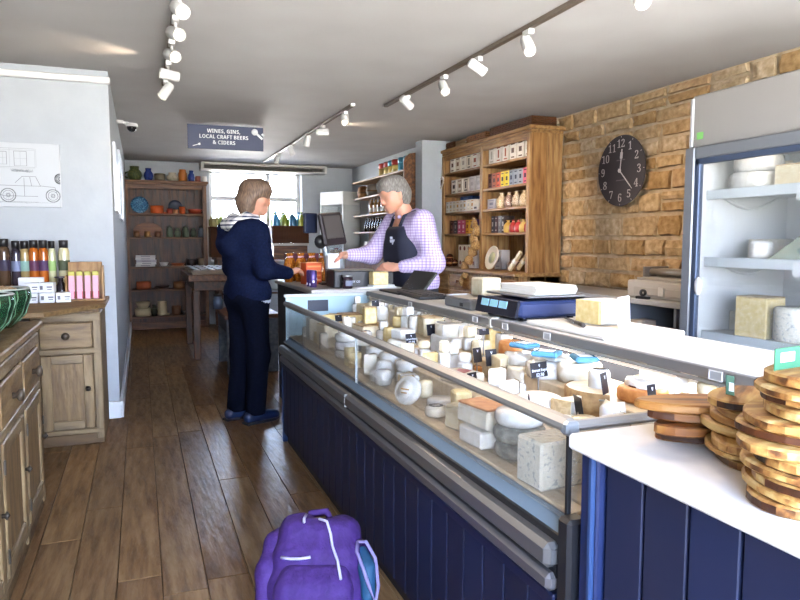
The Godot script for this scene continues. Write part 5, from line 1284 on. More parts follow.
func back_dresser():
	var t := dresser("brown_dresser", "tall brown wooden dresser of pottery at the end of the aisle", v3(0.36, 0, BACK + 0.31), 0, 1.1, 2.1, 0.29, [1.638, 1.306, 0.887, 0.564, 0.183], "brown", {"back": "dark"})
	var q := func(x: float, y: float, z := -0.12) -> Vector3: return t.transform * v3(x, y + 0.0005, z)
	var og := mat("c2541d", 0.35); var rd := mat("8a2f1a", 0.35); var tc := mat("9a4a26", 0.5); var cr := mat("d0bd92", 0.4); var gn := mat("5d6650", 0.35); var bl := mat("2b3f86", 0.25)
	# on top
	pot("green_jug", "round dark green jug at the left of the brown dresser's top", q.call(-0.4, 2.1), P(0.1, 0.19, 1), grain("greenpot", ["2c351f", "45502c", "6a6a3a"], v3(5, 5, 5), 0.3), {"cat": "jug", "handle": true, "hturn": 160.0})
	pot("blue_jug", "cobalt blue jug beside the green one on the brown dresser", q.call(-0.22, 2.1), P(0.065, 0.17, 1), bl, {"cat": "jug", "handle": true, "hturn": -90.0})
	pot("grey_pot", "grey-brown lidded pot on the brown dresser's top", q.call(-0.07, 2.1), P(0.075, 0.1), mat("6f6450", 0.4), {"lid": "5c5444"})
	pot("cream_jug", "pale cream squat jug on the brown dresser's top", q.call(0.1, 2.1), P(0.085, 0.12, 1), mat("c9bfa6", 0.4), {"cat": "jug", "handle": true, "hturn": -90.0})
	pot("orange_vase", "orange-brown vase on the brown dresser's top", q.call(0.24, 2.1), P(0.06, 0.17, 3), mat("b4692a", 0.35), {"cat": "vase"})
	pot("blue_vase", "slim dark blue vase beside the orange-brown one", q.call(0.36, 2.1), P(0.05, 0.16, 1), mat("263a7c", 0.25), {"cat": "vase"})
	for i in 3: pot("red_mug", "small red and white mug at the right end of the brown dresser's top", q.call(0.45 + (i % 2) * 0.085, 2.1, -0.09 - 0.1 * (i / 2)), P(0.036, 0.08), mat(["8a4a3a", "d8cfc4", "8f3f34"][i], 0.4), {"cat": "mug", "handle": true, "group": "mugs on top of the brown dresser", "hturn": 40.0})
	# first shelf
	var pl := thing("blue_plate", "speckled blue plate standing up on the dresser's top shelf", "plate", q.call(-0.35, 1.638, -0.2), 0)
	part(pl, "plate", lathe([v2(0, 0), v2(0.07, 0), v2(0.12, 0.018), v2(0.118, 0.024), v2(0.07, 0.008), v2(0, 0.008)], 24), grain("blueplate", ["1d3c5c", "2f6a8e", "7fa9b8"], v3(7, 7, 7), 0.25), v3(0, 0.12, 0), v3(78, 0, 0))
	part(pl, "stand", bx(v3(0.12, 0.012, 0.06), 0.002), mat("3a2416", 0.6), v3(0, 0.006, 0.0))
	pot("orange_casserole", "bright orange lidded casserole on the dresser's top shelf", q.call(-0.12, 1.638), P(0.09, 0.11), og, {"lid": "b84c18", "handle": true})
	pot("red_cup", "small dark red cup in front of the dark plate", q.call(0.05, 1.638, -0.08), P(0.045, 0.07), rd, {"cat": "cup", "handle": true})
	var dp := thing("dark_plate", "dark glazed plate standing up on the dresser's top shelf", "plate", q.call(0.13, 1.638, -0.21), 0)
	part(dp, "plate", lathe([v2(0, 0), v2(0.06, 0), v2(0.1, 0.016), v2(0.098, 0.022), v2(0.06, 0.008), v2(0, 0.008)], 24), mat("2c3444", 0.25), v3(0, 0.1, 0), v3(78, 0, 0))
	part(dp, "stand", bx(v3(0.1, 0.012, 0.05), 0.002), mat("3a2416", 0.6), v3(0, 0.006, 0.0))
	pot("orange_cup", "orange tumbler on the dresser's top shelf", q.call(0.22, 1.638, -0.09), P(0.042, 0.1), og, {"cat": "cup", "rim": "d8702c"})
	pot("terracotta_bowl", "wide red-orange dish at the right of the dresser's top shelf", q.call(0.4, 1.638), P(0.11, 0.07, 2), mat("b04424", 0.35), {"cat": "bowl", "rim": "8a2f1a"})
	pot("ochre_cup", "ochre cup beside the orange tumbler", q.call(0.13, 1.638, -0.06), P(0.035, 0.06), mat("c98a5c", 0.4), {"cat": "cup", "rim": "d8b08c"})
	# second shelf: wooden arch board, cups, green jars
	var ab := thing("arched_board", "arched wooden board leaning at the back of the second dresser shelf", "board", q.call(-0.25, 1.306, -0.25), 0)
	var ap := PackedVector2Array([v2(-0.2, 0), v2(0.2, 0), v2(0.2, -0.08)])
	for i in 9: ap.append(v2(0.2 * cos(PI * i / 8), -0.08 - 0.13 * sin(PI * i / 8)))
	part(ab, "board", MB.new().prism(ap, -0.008, 0.008, 0.002).done(), wood("honey", "x", "c89a70"), v3(0, 0.0, 0), v3(86, 0, 0))
	part(ab, "edge_band", bx(v3(0.4, 0.02, 0.018), 0.003), wood("dark", "x"), v3(0, 0.012, 0.002))
	for i in 3: pot("brown_mug", "brown stoneware mug in front of the arched board", q.call(-0.4 + i * 0.14, 1.306, -0.1), P(0.04, 0.08), mat(["8a5a34", "a8763c", "7a4a2c"][i], 0.4), {"cat": "mug", "handle": true, "group": "brown mugs on the second dresser shelf"})
	for i in 5: pot("green_jar", "grey-green stoneware jar on the second dresser shelf", q.call(0.04 + i * 0.11, 1.306, -0.12), P(0.045, 0.13, 1 if i % 2 else 3), gn if i != 4 else mat("6b7078", 0.35), {"cat": "jar", "lid": "4a5240", "group": "green jars on the second dresser shelf"})
	# third shelf: books, bowl, tray, jars
	for i in 5:
		var b := thing("cook_book", ["lowest", "second", "third", "fourth", "topmost"][i] + " pale book of the stack on the third dresser shelf", "book", q.call(-0.3 + 0.01 * (i % 3), 0.887 + i * 0.032, -0.13), [0, 4, -6, 3, -3][i], "")
		part(b, "pages", bx(v3(0.25, 0.022, 0.17), 0.001), mat("e9e4da", 0.7), v3(0, 0.0155, -0.003))
		part(b, "cover", MB.new().box(v3(0, 0.002, 0), v3(0.26, 0.004, 0.18)).box(v3(0, 0.029, 0), v3(0.26, 0.004, 0.18)).box(v3(0, 0.0155, 0.089), v3(0.26, 0.031, 0.003)).done(), mat(["c9c2bc", "d8d2cc", "b9aeb2", "d0c8c4", "c4bcb4"][i], 0.5))
		part(b, "spine_title", bx(v3(0.12, 0.008, 0.001), 0.0), mat("6d6468", 0.6), v3(0, 0.016, 0.0912))
	pot("white_bowl", "small white bowl on the third dresser shelf", q.call(-0.05, 0.887, -0.09), P(0.06, 0.06, 2), mat("cfc8bf", 0.35), {"cat": "bowl", "rim": "a8a098"})
	pot("orange_dish", "flat orange dish on the third dresser shelf", q.call(0.14, 0.887, -0.1), P(0.1, 0.045, 2), mat("b8582a", 0.35), {"cat": "dish", "rim": "c98a5c"})
	pot("dark_pot", "black pot with a red and cream lid on the third dresser shelf", q.call(0.33, 0.887), P(0.075, 0.1), mat("241a18", 0.3), {"lid": "b86a50"})
	pot("tan_jar", "tan lidded jar at the right end of the third dresser shelf", q.call(0.47, 0.887), P(0.055, 0.11), mat("8a7658", 0.4), {"lid": "c2b498"})
	# fourth shelf
	pot("terracotta_pot", "terracotta casserole with pale knob on the fourth dresser shelf", q.call(-0.33, 0.564), P(0.1, 0.11), tc, {"lid": "8a6a3c"})
	pot("brown_dish", "low brown dish on the fourth dresser shelf", q.call(-0.08, 0.564), P(0.1, 0.05, 2), mat("4a3028", 0.35), {"cat": "dish", "rim": "6a4a3c"})
	pot("striped_pot", "terracotta pot with cream stripe on the fourth dresser shelf", q.call(0.15, 0.564), P(0.08, 0.1), mat("8a5a30", 0.4), {"lid": "b89a60"})
	pot("cream_vase", "slim cream vase on the fourth dresser shelf", q.call(0.28, 0.564), P(0.035, 0.14, 1), cr, {"cat": "vase", "rim": "e2d4ac"})
	pot("brown_bowl", "dark brown bowl at the right of the fourth dresser shelf", q.call(0.42, 0.564), P(0.09, 0.06, 2), mat("3a2620", 0.35), {"cat": "bowl", "rim": "5a4034"})
	# bottom shelf
	for i in 2: pot("cream_crock", ["lower", "upper"][i] + " of two nested cream crocks on the bottom dresser shelf", q.call(-0.35, 0.183 + i * 0.1, -0.12), P(0.11 - i * 0.01, 0.1, 2 if i else 0), cr, {"cat": "crock", "rim": "a89468"})
	pot("dark_bottle_vase", "dark green bottle vase on the bottom dresser shelf", q.call(-0.2, 0.183, -0.08), P(0.05, 0.16, 1), mat("2a2c1c", 0.2), {"cat": "vase", "rim": "44462c"})
	pot("tall_cream_jug", "tall cream jug on the bottom dresser shelf", q.call(-0.09, 0.183), P(0.065, 0.2), cr, {"cat": "jug", "handle": true, "rim": "e6dab8"})
	pot("brown_jug", "brown jug with pale lid on the bottom dresser shelf", q.call(0.1, 0.183), P(0.065, 0.13), mat("6a4428", 0.35), {"cat": "jug", "lid": "c9b890", "handle": true})
	pot("grey_dish", "shallow grey dish on the bottom dresser shelf", q.call(0.25, 0.183), P(0.08, 0.05, 2), mat("5a5450", 0.4), {"cat": "dish", "rim": "7a746c"})

# ------------------------------------------------------------------ tables and baskets by the window
func window_tables():
	var t := thing("produce_table", "brown wooden table with slatted crates behind the woman", "table", v3(0.86, 0, -7.92))
	part(t, "tabletop", bx(v3(0.82, 0.07, 1.4), 0.006), wood("brown", "z"), v3(0, 0.865, 0))
	part(t, "apron", bx(v3(0.7, 0.1, 1.25), 0.004), wood("dark", "z"), v3(0, 0.78, 0))
	for e in [[-1, -1], [1, -1], [-1, 1], [1, 1]]: part(t, "leg", bx(v3(0.07, 0.73, 0.07), 0.006), wood("dark", "y"), v3(e[0] * 0.33, 0.365, e[1] * 0.6))
	for c in 2:
		var k := thing("slatted_crate", ["pale slatted crate at the front of the produce table", "pale slatted crate at the back of the produce table"][c], "crate", v3(0.86, 0.9005, -7.54 - c * 0.68), 0)
		for i in 9: part(k, "slat", bx(v3(0.06, 0.012, 0.6), 0.003), wood("weather", "z", ["ffffff", "e9ddd6", "fff6f0"][i % 3], i % 4), v3(-0.32 + i * 0.08, 0.05, 0), v3(0, 0, 6 if i % 2 else -6))
		for e in [-1, 1]: part(k, "bearer", bx(v3(0.74, 0.042, 0.04), 0.003), wood("pine", "x"), v3(0, 0.0215, e * 0.24))
	var b := thing("low_bench", "low grey-blue painted bench with brown top beside the woman", "bench", v3(0.97, 0, -6.75))
	part(b, "seat_board", bx(v3(0.52, 0.04, 0.8), 0.006), wood("brown", "z", "e0d0c0"), v3(0, 0.54, 0))
	for e in [-1, 1]:
		part(b, "end_panel", bx(v3(0.48, 0.52, 0.04), 0.005), grain("paintgrey", ["3d434c", "4c535c", "5d646c"], v3(3, 3, 3), 0.6), v3(0, 0.26, e * 0.36))
		part(b, "side_rail", bx(v3(0.03, 0.12, 0.68), 0.004), mat("3c434d", 0.6), v3(e * 0.22, 0.44, 0))
	for e in [0.1, 0.3]: part(b, "plug", lathe([v2(0, 0), v2(0.014, 0), v2(0.014, 0.004), v2(0, 0.005)], 10), mat("8d8678", 0.5), v3(-0.14 + e * 0.3, 0.2 + e, 0.381), v3(90, 0, 0))
	for i in 4:
		var m := thing("white_cup", "small white cup on the low bench beside the woman", "cup", v3(0.8 + (i % 2) * 0.09, 0.5605, -6.5 - (i / 2) * 0.12), i * 60, "white cups on the low bench")
		part(m, "body", lathe(P(0.034, 0.065), 14), mat("d9d8d6", 0.3))
		part(m, "handle", MB.new(true).tube([v3(0.03, 0.05, 0), v3(0.05, 0.045, 0), v3(0.05, 0.025, 0), v3(0.03, 0.018, 0)], 0.005, 6).done(), mat("d9d8d6", 0.3))
	var pc := thing("price_board", "small white price card standing on the low bench", "card", v3(0.84, 0.5605, -6.4), 6)
	part(pc, "card", bx(v3(0.13, 0.07, 0.004), 0.0), mat("dad9d6", 0.6), v3(0, 0.037, 0), v3(-12, 0, 0))
	part(pc, "foot", bx(v3(0.12, 0.003, 0.05), 0.0), mat("c9c8c5", 0.6), v3(0, 0.0015, -0.02))
	for i in 3: 
		var jr := thing("blue_jar", "blue-grey jar under the edge of the slatted crate table", "jar", v3(0.72 + i * 0.13, 0.5605, -7.02), 0, "blue-grey jars on the bench")
		part(jr, "body", lathe(P(0.05, 0.13, 3), 12), mat(["4c5d78", "26303f", "39465a"][i], 0.3))
		part(jr, "lid", lathe([v2(0, 0.1302), v2(0.042, 0.1302), v2(0.042, 0.15), v2(0, 0.151)], 12), mat("1d1d22", 0.4))
	# window table with wicker baskets
	var w := thing("window_table", "dark wooden table under the back window", "table", v3(1.68, 0, BACK + 0.42))
	part(w, "tabletop", bx(v3(1.4, 0.04, 0.55), 0.006), wood("brown", "x"), v3(0, 1.0, 0))
	part(w, "shelf", bx(v3(1.3, 0.03, 0.5), 0.004), wood("dark", "x"), v3(0, 0.5, 0))
	for e in [[-1, -1], [1, -1], [-1, 1], [1, 1]]: part(w, "leg", bx(v3(0.06, 0.98, 0.06), 0.005), wood("dark", "y"), v3(e[0] * 0.64, 0.49, e[1] * 0.22))
	hamper("wicker_basket", "tall brown wicker basket of leafy produce by the back window", v3(1.1, 1.0205, BACK + 0.45), v3(0.34, 0.42, 0.34), 0, true, false, "basket")
	hamper("wicker_basket", "brown wicker basket of bright green and blue packets by the back window", v3(2.06, 1.22, BACK + 0.45), v3(0.54, 0.24, 0.36), 0, true, false, "basket")
	var st := thing("wooden_box", "upturned wooden box under the basket of bright packets", "box", v3(2.06, 1.0205, BACK + 0.45), 0)
	part(st, "box", bx(v3(0.5, 0.16, 0.34), 0.005), wood("brown", "x"), v3(0, 0.08, 0))
	part(st, "lid_board", bx(v3(0.54, 0.036, 0.38), 0.004), mat("d8d2c8", 0.6), v3(0, 0.18, 0))
	var lc := ["7a8a3a", "b8a868", "94a04c", "cabb82", "5f7434"]
	for i in 9:
		var g := thing("leafy_bunch", "leafy pale green bunch in the tall wicker basket", "vegetable", v3(0.99 + (i % 3) * 0.11, 1.39, BACK + 0.35 + (i / 3) * 0.1), i * 50, "leafy bunches in the tall basket")
		var mb := MB.new(true)
		for k in 6:
			var a := TAU * k / 6
			mb.tube([v3(0, 0, 0), v3(cos(a) * 0.03, 0.1, sin(a) * 0.03), v3(cos(a) * 0.05, 0.17 + 0.02 * (k % 3), sin(a) * 0.05)], [0.012, 0.028, 0.006], 5)
		part(g, "leaves", mb.done(), mat(lc[i % 5], 0.6))
		part(g, "tie", lathe([v2(0, 0.03), v2(0.026, 0.03), v2(0.026, 0.042), v2(0, 0.042)], 8), mat("c9b48a", 0.6))
	var pcx := ["7d9a1f", "c2b52a", "4f8a30", "2f7fa8", "3a8fb8", "96a82a", "2c6f94", "a8b030"]
	for i in 8: bag_thing("bright_packet", v3(1.87 + (i % 4) * 0.125, 1.42, BACK + 0.37 + (i / 4) * 0.15), 0.06, 0.26, pcx[i], i * 33, "bright blue packet in the window basket" if i in [3, 4, 6] else "bright green packet in the window basket", "bright packets in the window basket", "e6e0c8")

# ------------------------------------------------------------------ left side
func cabinet(called: String, label: String, at: Vector3, turn: float, w: float, h: float, d: float, n: int, kind: String) -> Node3D:
	var t := thing(called, label, "cabinet", at, turn)
	var wy := wood(kind, "y"); var wx := wood(kind, "x")
	part(t, "body", MB.new().box(v3(0, h / 2 + 0.02, -d / 2 - 0.012), v3(w - 0.02, h - 0.06, d - 0.03)).done(), wood(kind, "y", "d8c8b4"))
	part(t, "plinth", bx(v3(w, 0.07, 0.03), 0.005), wood(kind, "x", "c0b09c"), v3(0, 0.035, -0.012))
	for e in [-1, 1]: part(t, "side_panel", bx(v3(0.02, h - 0.03, d - 0.01), 0.003), wy, v3(e * (w / 2 - 0.008), (h - 0.03) / 2, -d / 2))
	part(t, "top_rail", bx(v3(w, 0.05, 0.024), 0.004), wx, v3(0, h - 0.055, 0.0))
	part(t, "middle_rail", bx(v3(w, 0.035, 0.024), 0.004), wx, v3(0, h * 0.69, 0.0))
	part(t, "bottom_rail", bx(v3(w, 0.03, 0.024), 0.004), wx, v3(0, 0.085, 0.0))
	for i in n + 1: part(t, "stile", bx(v3(0.045, h - 0.07, 0.022), 0.004), wood(kind, "y", "ffffff", i), v3(-w / 2 + 0.0225 + i * (w - 0.045) / n, (h - 0.07) / 2 + 0.035, 0.0))
	var cw := (w - 0.045) / n
	for i in n:
		var cx := -w / 2 + 0.0225 + (i + 0.5) * cw
		var dr := part(t, "drawer", bx(v3(cw - 0.055, 0.155, 0.02), 0.005), wood(kind, "x", "fff6e8", i), v3(cx, h * 0.805, 0.006))
		part(dr, "knob", lathe([v2(0, 0), v2(0.012, 0), v2(0.01, 0.012), v2(0.024, 0.022), v2(0.022, 0.036), v2(0, 0.04)], 14), mat("4b4136", 0.35, 0.3), v3(0, 0, 0.0105), v3(90, 0, 0))
		var dh := h * 0.69 - 0.0175 - 0.1 - 0.006
		var dy := 0.1 + 0.003 + dh / 2
		var dw := cw - 0.055
		var door := part(t, "door", bx(v3(dw - 0.1, dh - 0.1, 0.012), 0.002), wood(kind, "y", "efe2cf", i + 2), v3(cx, dy, 0.0))
		for e in [-1, 1]:
			part(door, "door_stile", bx(v3(0.055, dh, 0.022), 0.004), wood(kind, "y", "fffaf0", i + 1), v3(e * (dw / 2 - 0.0275), 0, 0.006))
			part(door, "door_rail", bx(v3(dw - 0.11, 0.055, 0.021), 0.004), wx, v3(0, e * (dh / 2 - 0.0275), 0.006))
			part(door, "hinge", bx(v3(0.012, 0.05, 0.006), 0.001), mat("4a453e", 0.4, 0.5), v3(-dw / 2 + 0.0, e * dh * 0.33, 0.019))
		part(door, "knob", lathe([v2(0, 0), v2(0.008, 0), v2(0.007, 0.008), v2(0.016, 0.015), v2(0, 0.026)], 12), mat("3a332b", 0.35, 0.3), v3(dw / 2 - 0.03, 0.02, 0.0172), v3(90, 0, 0))
	return t
func left_side():
	var c := cabinet("pine_sideboard", "long old pine sideboard with drawers and doors along the left wall", v3(-0.465, 0, -2.25), 90, 2.46, 0.86, 0.55, 5, "pine")
	part(c, "worktop", bx(v3(2.5, 0.03, 0.6), 0.006), wood("pine", "x", "f6e9d4"), v3(0, 0.865, -0.27))
	var f := cabinet("pine_cupboard", "small old pine cupboard with one drawer and door against the white wall", v3(-0.435, 0, -4.47), 0, 0.385, 0.845, 0.56, 1, "pine")
	var wp := PackedVector2Array([v2(0.225, 0.03), v2(-0.055, 0.5), v2(-0.6, 0.5), v2(-0.6, -0.57), v2(0.225, -0.57)])
	part(f, "worktop", MB.new().prism(wp, 0.845, 0.873, 0.004).done(), wood("pine", "x", "f6e9d4"))
	# riser with bottles
	var r := thing("bottle_riser", "low wooden riser under the row of black-capped bottles", "riser", v3(-0.68, 0.8735, -4.9), 0)
	part(r, "top_board", bx(v3(0.62, 0.014, 0.2), 0.003), wood("honey", "x"), v3(0, 0.085, 0))
	part(r, "front_board", bx(v3(0.62, 0.078, 0.012), 0.003), wood("honey", "x"), v3(0, 0.039, 0.09))
	for e in [-1, 1]: part(r, "end_board", bx(v3(0.012, 0.078, 0.17), 0.002), wood("honey", "z"), v3(e * 0.3, 0.039, -0.002))
	var spec := [[4, 0.3, 0.036, "54402f", "2c2440", "dark brown bottle with purple label at the left of the row on the riser"], [16, 0.285, 0.028, "3a3440", "7f88a8", "dark bottle with pale blue label on the riser"], [25, 0.285, 0.028, "a08a5c", "8ab0a4", "olive bottle with teal label on the riser"], [34, 0.29, 0.030, "b4601f", "5a2a4a", "orange bottle with purple band on the riser, beside the olive one"], [43.5, 0.29, 0.030, "b4601f", "4a2a52", "orange bottle with purple band on the riser, beside the slim pale one"], [52, 0.285, 0.024, "c6c39a", "8fae6a", "slim pale bottle with green leaf label on the riser"], [64, 0.29, 0.034, "cfc9a2", "4a5238", "cream bottle with dark green band at the right end of the riser"]]
	for s in spec:
		var p := px(s[0], 260, 2, -4.9)
		var b := thing("dressing_bottle", s[5], "bottle", v3(p.x, 0.9655, -4.9))
		var h: float = s[1]; var rr: float = s[2]
		part(b, "glass_body", lathe([v2(0, 0), v2(rr * 0.92, 0), v2(rr, 0.008), v2(rr, h * 0.72), v2(rr * 0.86, h * 0.8), v2(rr * 0.7, h * 0.83), v2(0, h * 0.83)], 18), mat(s[3], 0.15, 0.0, 0.6))
		part(b, "cap", lathe([v2(0, h * 0.8305), v2(rr * 0.8, h * 0.8305), v2(rr * 0.82, h * 0.99), v2(rr * 0.75, h), v2(0, h)], 16), mat("16161a", 0.4))
		part(b, "paper_label", lathe([v2(rr + 0.0008, h * 0.32), v2(rr + 0.0008, h * 0.55)], 18), mat(s[4], 0.6))
	# white cartons in front
	for i in 5:
		var w := thing("white_carton", ["lower white carton beside the tall white carton", "lower middle white carton of the pile before the riser", "lower white carton beside the pink packets", "upper white carton beside the tall white carton", "upper white carton in the middle of the pile before the riser"][i], "carton", v3(-0.63 + (i % 3) * 0.088, 0.8735 + 0.062 * (i / 3), -4.62 - 0.01 * (i / 3)), [-3, 2, 5, 4, -6][i], "white printed cartons before the riser")
		part(w, "carton", bx(v3(0.082, 0.06, 0.08), 0.002), mat("e6e8ec", 0.55), v3(0, 0.03, 0))
		for q in [[-0.025, 0.0, 0.016, 0.024], [0.02, 0.004, 0.03, 0.008], [0.02, -0.01, 0.024, 0.005]]:
			part(w, "print", bx(v3(q[2], q[3], 0.001), 0.0), mat("6a6a72", 0.6), v3(q[0], 0.03 + q[1], 0.0406))
	var tb := thing("tall_white_carton", "taller white carton behind the pile beside the dark green bowls", "carton", v3(-0.64, 0.8735, -4.72), 4)
	part(tb, "carton", bx(v3(0.14, 0.15, 0.06), 0.002), mat("e4e6ec", 0.55), v3(0, 0.075, 0))
	part(tb, "print", bx(v3(0.05, 0.03, 0.001), 0.0), mat("c2c4cc", 0.6), v3(0, 0.09, 0.0306))
	pot("dark_dropper_bottle", "small dark bottle behind the white cartons", v3(-0.475, 0.8735, -4.73), [v2(0, 0), v2(0.036, 0), v2(0.038, 0.08), v2(0.014, 0.12), v2(0.014, 0.15), v2(0, 0.15)], mat("1f1820", 0.2), {"cat": "bottle", "rim": "3a3038"})
	# pink packets in a wooden rack
	var rk := thing("packet_rack", "sloping wooden rack holding four pink packets", "rack", v3(-0.335, 0.8735, -4.68), 0)
	part(rk, "back_board", bx(v3(0.2, 0.25, 0.012), 0.003), wood("honey", "y"), v3(0.0, 0.12, -0.06), v3(-12, 0, 0))
	part(rk, "side_board", bx(v3(0.012, 0.22, 0.13), 0.003), wood("honey", "y"), v3(0.105, 0.11, -0.03))
	part(rk, "side_board", bx(v3(0.012, 0.16, 0.13), 0.003), wood("honey", "y"), v3(-0.105, 0.08, -0.03))
	part(rk, "base_board", bx(v3(0.21, 0.012, 0.14), 0.003), wood("honey", "x"), v3(0, 0.006, -0.02))
	for i in 4:
		var p := thing("pink_packet", NTH[i] + " pink and red packet in the wooden rack, counted from the bottles", "packet", v3(-0.41 + i * 0.046, 0.8862, -4.655), 0, "pink packets in the rack")
		part(p, "packet", bx(v3(0.036, 0.15, 0.022), 0.004), mat("d8a0b0", 0.4), v3(0, 0.075, 0), v3(-8, 0, 0))
		part(p, "red_base", bx(v3(0.037, 0.05, 0.0235), 0.004), mat("b52a44", 0.4), v3(0, 0.026, 0.006), v3(-8, 0, 0))
		part(p, "yellow_top", bx(v3(0.037, 0.03, 0.023), 0.004), mat("b8b04a", 0.4), v3(0, 0.158, -0.011), v3(-8, 0, 0))
	# ribbed green bowls
	for i in 3:
		var b := thing("green_bowl", ["ribbed dark green bowl of nuts nearest the white cartons", "middle one of the ribbed dark green bowls on the sideboard", "ribbed dark green bowl furthest from the white cartons"][i], "bowl", v3(-0.6 - 0.01 * i, 0.8805, -3.28 + i * 0.33), 0)
		var R := 0.15
		part(b, "bowl", lathe([v2(0, 0), v2(R * 0.5, 0), v2(R * 0.85, 0.06), v2(R, 0.13), v2(R * 0.98, 0.165), v2(R * 0.92, 0.165), v2(R * 0.9, 0.12), v2(0, 0.1)], 28), mat("1d3a26", 0.25, 0.0, 0.5))
		for k in 18:
			var a := TAU * k / 18
			var d := v3(cos(a), 0, sin(a))
			part(b, "rib", MB.new(true).tube([d * R * 0.56 + v3(0, 0.012, 0), d * R * 0.86 + v3(0, 0.06, 0), d * (R + 0.001) + v3(0, 0.13, 0), d * R * 0.985 + v3(0, 0.16, 0)], 0.003, 4).done(), mat("5f8468", 0.4))
		part(b, "rim", lathe([v2(R * 0.9, 0.164), v2(R * 0.96, 0.17), v2(R * 1.0, 0.164)], 28), mat("d8ddd2", 0.4))
		for k in 7:
			var a := TAU * k / 6
			var rr := 0.07 if k < 6 else 0.0
			solo("walnut", lathe([v2(0, 0), v2(0.03, 0.012), v2(0.038, 0.035), v2(0.028, 0.062), v2(0, 0.072)], 10), grain("walnut", ["8a6a48", "b08c64", "c9ab84"], v3(12, 12, 12), 0.7, {"bump": 0.9}), v3(-0.6 - 0.01 * i + cos(a) * rr, 0.8805 + 0.105, -3.28 + i * 0.33 + sin(a) * rr), v3(0, k * 40, 0), "brown nut in one of the ribbed green bowls", "nut", "nuts in the green bowls")
	# line drawing on canvas
	var cv := thing("canvas_print", "white canvas with a fine black line drawing of a house and old car", "picture", v3(-0.76, 1.475, -5.062))
	part(cv, "canvas", bx(v3(0.555, 0.415, 0.03), 0.002), mat("c9cccf", 0.7), v3(0, 0.2075, 0))
	var dm := StandardMaterial3D.new()
	dm.albedo_texture = drawing(); dm.roughness = 0.7
	var qm := QuadMesh.new()
	qm.size = v2(0.55, 0.41)
	part(cv, "drawing", qm, dm, v3(0, 0.2075, 0.0156))
	# pale panels on the return wall
	for i in 2:
		var pn := thing("wall_panel", ["thin white framed panel on the aisle wall nearest the canvas", "thin white framed panel further along the aisle wall"][i], "picture", v3(-0.168, [1.47, 1.45][i], [-5.75, -7.1][i]), 90)
		part(pn, "frame", bx(v3([0.8, 0.95][i], [0.5, 0.62][i], 0.022), 0.003), mat("e8ecf0", 0.4), v3(0, [0.25, 0.31][i], 0.011))
		part(pn, "sheet", bx(v3([0.7, 0.85][i], [0.4, 0.52][i], 0.002), 0.0), mat("cfd8e2", 0.3), v3(0, [0.25, 0.31][i], 0.0235))

func line(im: Image, a: Vector2, b: Vector2, c: Color, w := 1):
	var n := int(a.distance_to(b)) + 1
	for i in n + 1:
		var p := a.lerp(b, float(i) / n)
		im.fill_rect(Rect2i(int(p.x), int(p.y), w, w), c)
func ring(im: Image, c: Vector2, r: float, k: Color, w := 1, a0 := 0.0, a1 := TAU):
	var n := int(r * 7) + 8
	for i in n:
		var a := lerpf(a0, a1, float(i) / n)
		im.fill_rect(Rect2i(int(c.x + cos(a) * r), int(c.y + sin(a) * r), w, w), k)
func drawing() -> ImageTexture:
	var im := Image.create(640, 480, false, Image.FORMAT_RGB8)
	im.fill(Color("c9cccf"))
	var k := Color("3e4044"); var g := Color("84888c"); var d := Color("2c2d30")
	# house front
	for y in [40, 52, 180, 190]: line(im, v2(0, y), v2(470, y), g if y in [52, 190] else k)
	for x in [300, 470, 478]: line(im, v2(x, 40), v2(x, 180), g)
	for q in [[60, 70, 90, 100], [230, 66, 50, 96], [330, 60, 84, 110], [130, 70, 60, 90]]:
		line(im, v2(q[0], q[1]), v2(q[0] + q[2], q[1]), k, 2); line(im, v2(q[0], q[1] + q[3]), v2(q[0] + q[2], q[1] + q[3]), k)
		line(im, v2(q[0], q[1]), v2(q[0], q[1] + q[3]), k, 2); line(im, v2(q[0] + q[2], q[1]), v2(q[0] + q[2], q[1] + q[3]), k, 2)
		line(im, v2(q[0] + q[2] / 2, q[1]), v2(q[0] + q[2] / 2, q[1] + q[3]), g); line(im, v2(q[0], q[1] + q[3] / 2), v2(q[0] + q[2], q[1] + q[3] / 2), g)
	for i in 60: line(im, v2(300 + rng.randf() * 160, 195 + rng.randf() * 20), v2(300 + rng.randf() * 160, 200 + rng.randf() * 22), g)
	# old car
	for p in [[v2(200, 380), v2(250, 400)], [v2(250, 400), v2(480, 402)], [v2(330, 300), v2(380, 250)], [v2(380, 250), v2(470, 250)], [v2(470, 250), v2(500, 320)], [v2(500, 320), v2(600, 330)], [v2(600, 330), v2(620, 400)], [v2(200, 320), v2(330, 322)], [v2(200, 320), v2(200, 380)], [v2(390, 262), v2(390, 400)], [v2(330, 322), v2(500, 322)], [v2(430, 255), v2(440, 320)]]:
		line(im, p[0], p[1], k, 2)
	for w in [[280, 395, 52], [585, 395, 50]]:
		for r in [w[2], w[2] - 4, w[2] - 16, 14, 8]: ring(im, v2(w[0], w[1]), r, d if r > 20 else k, 2)
		for s in 12: line(im, v2(w[0], w[1]) + Vector2.from_angle(s * TAU / 12) * 10, v2(w[0], w[1]) + Vector2.from_angle(s * TAU / 12) * (w[2] - 16), g)
	for r in [40, 36, 30, 24, 16, 10]: ring(im, v2(640, 262), r, d, 3)
	for r in [60, 50]: ring(im, v2(120, 400), r, k, 1, PI, TAU)
	for i in 70: line(im, v2(40 + rng.randf() * 580, 440 + rng.randf() * 18), v2(40 + rng.randf() * 580, 446), g) if i % 9 == 0 else line(im, v2(60 + i * 7, 446), v2(64 + i * 7, 448), g)
	for i in 40: line(im, v2(20 + rng.randf() * 130, 340 + rng.randf() * 60), v2(20 + rng.randf() * 130, 350 + rng.randf() * 60), g)
	return ImageTexture.create_from_image(im)

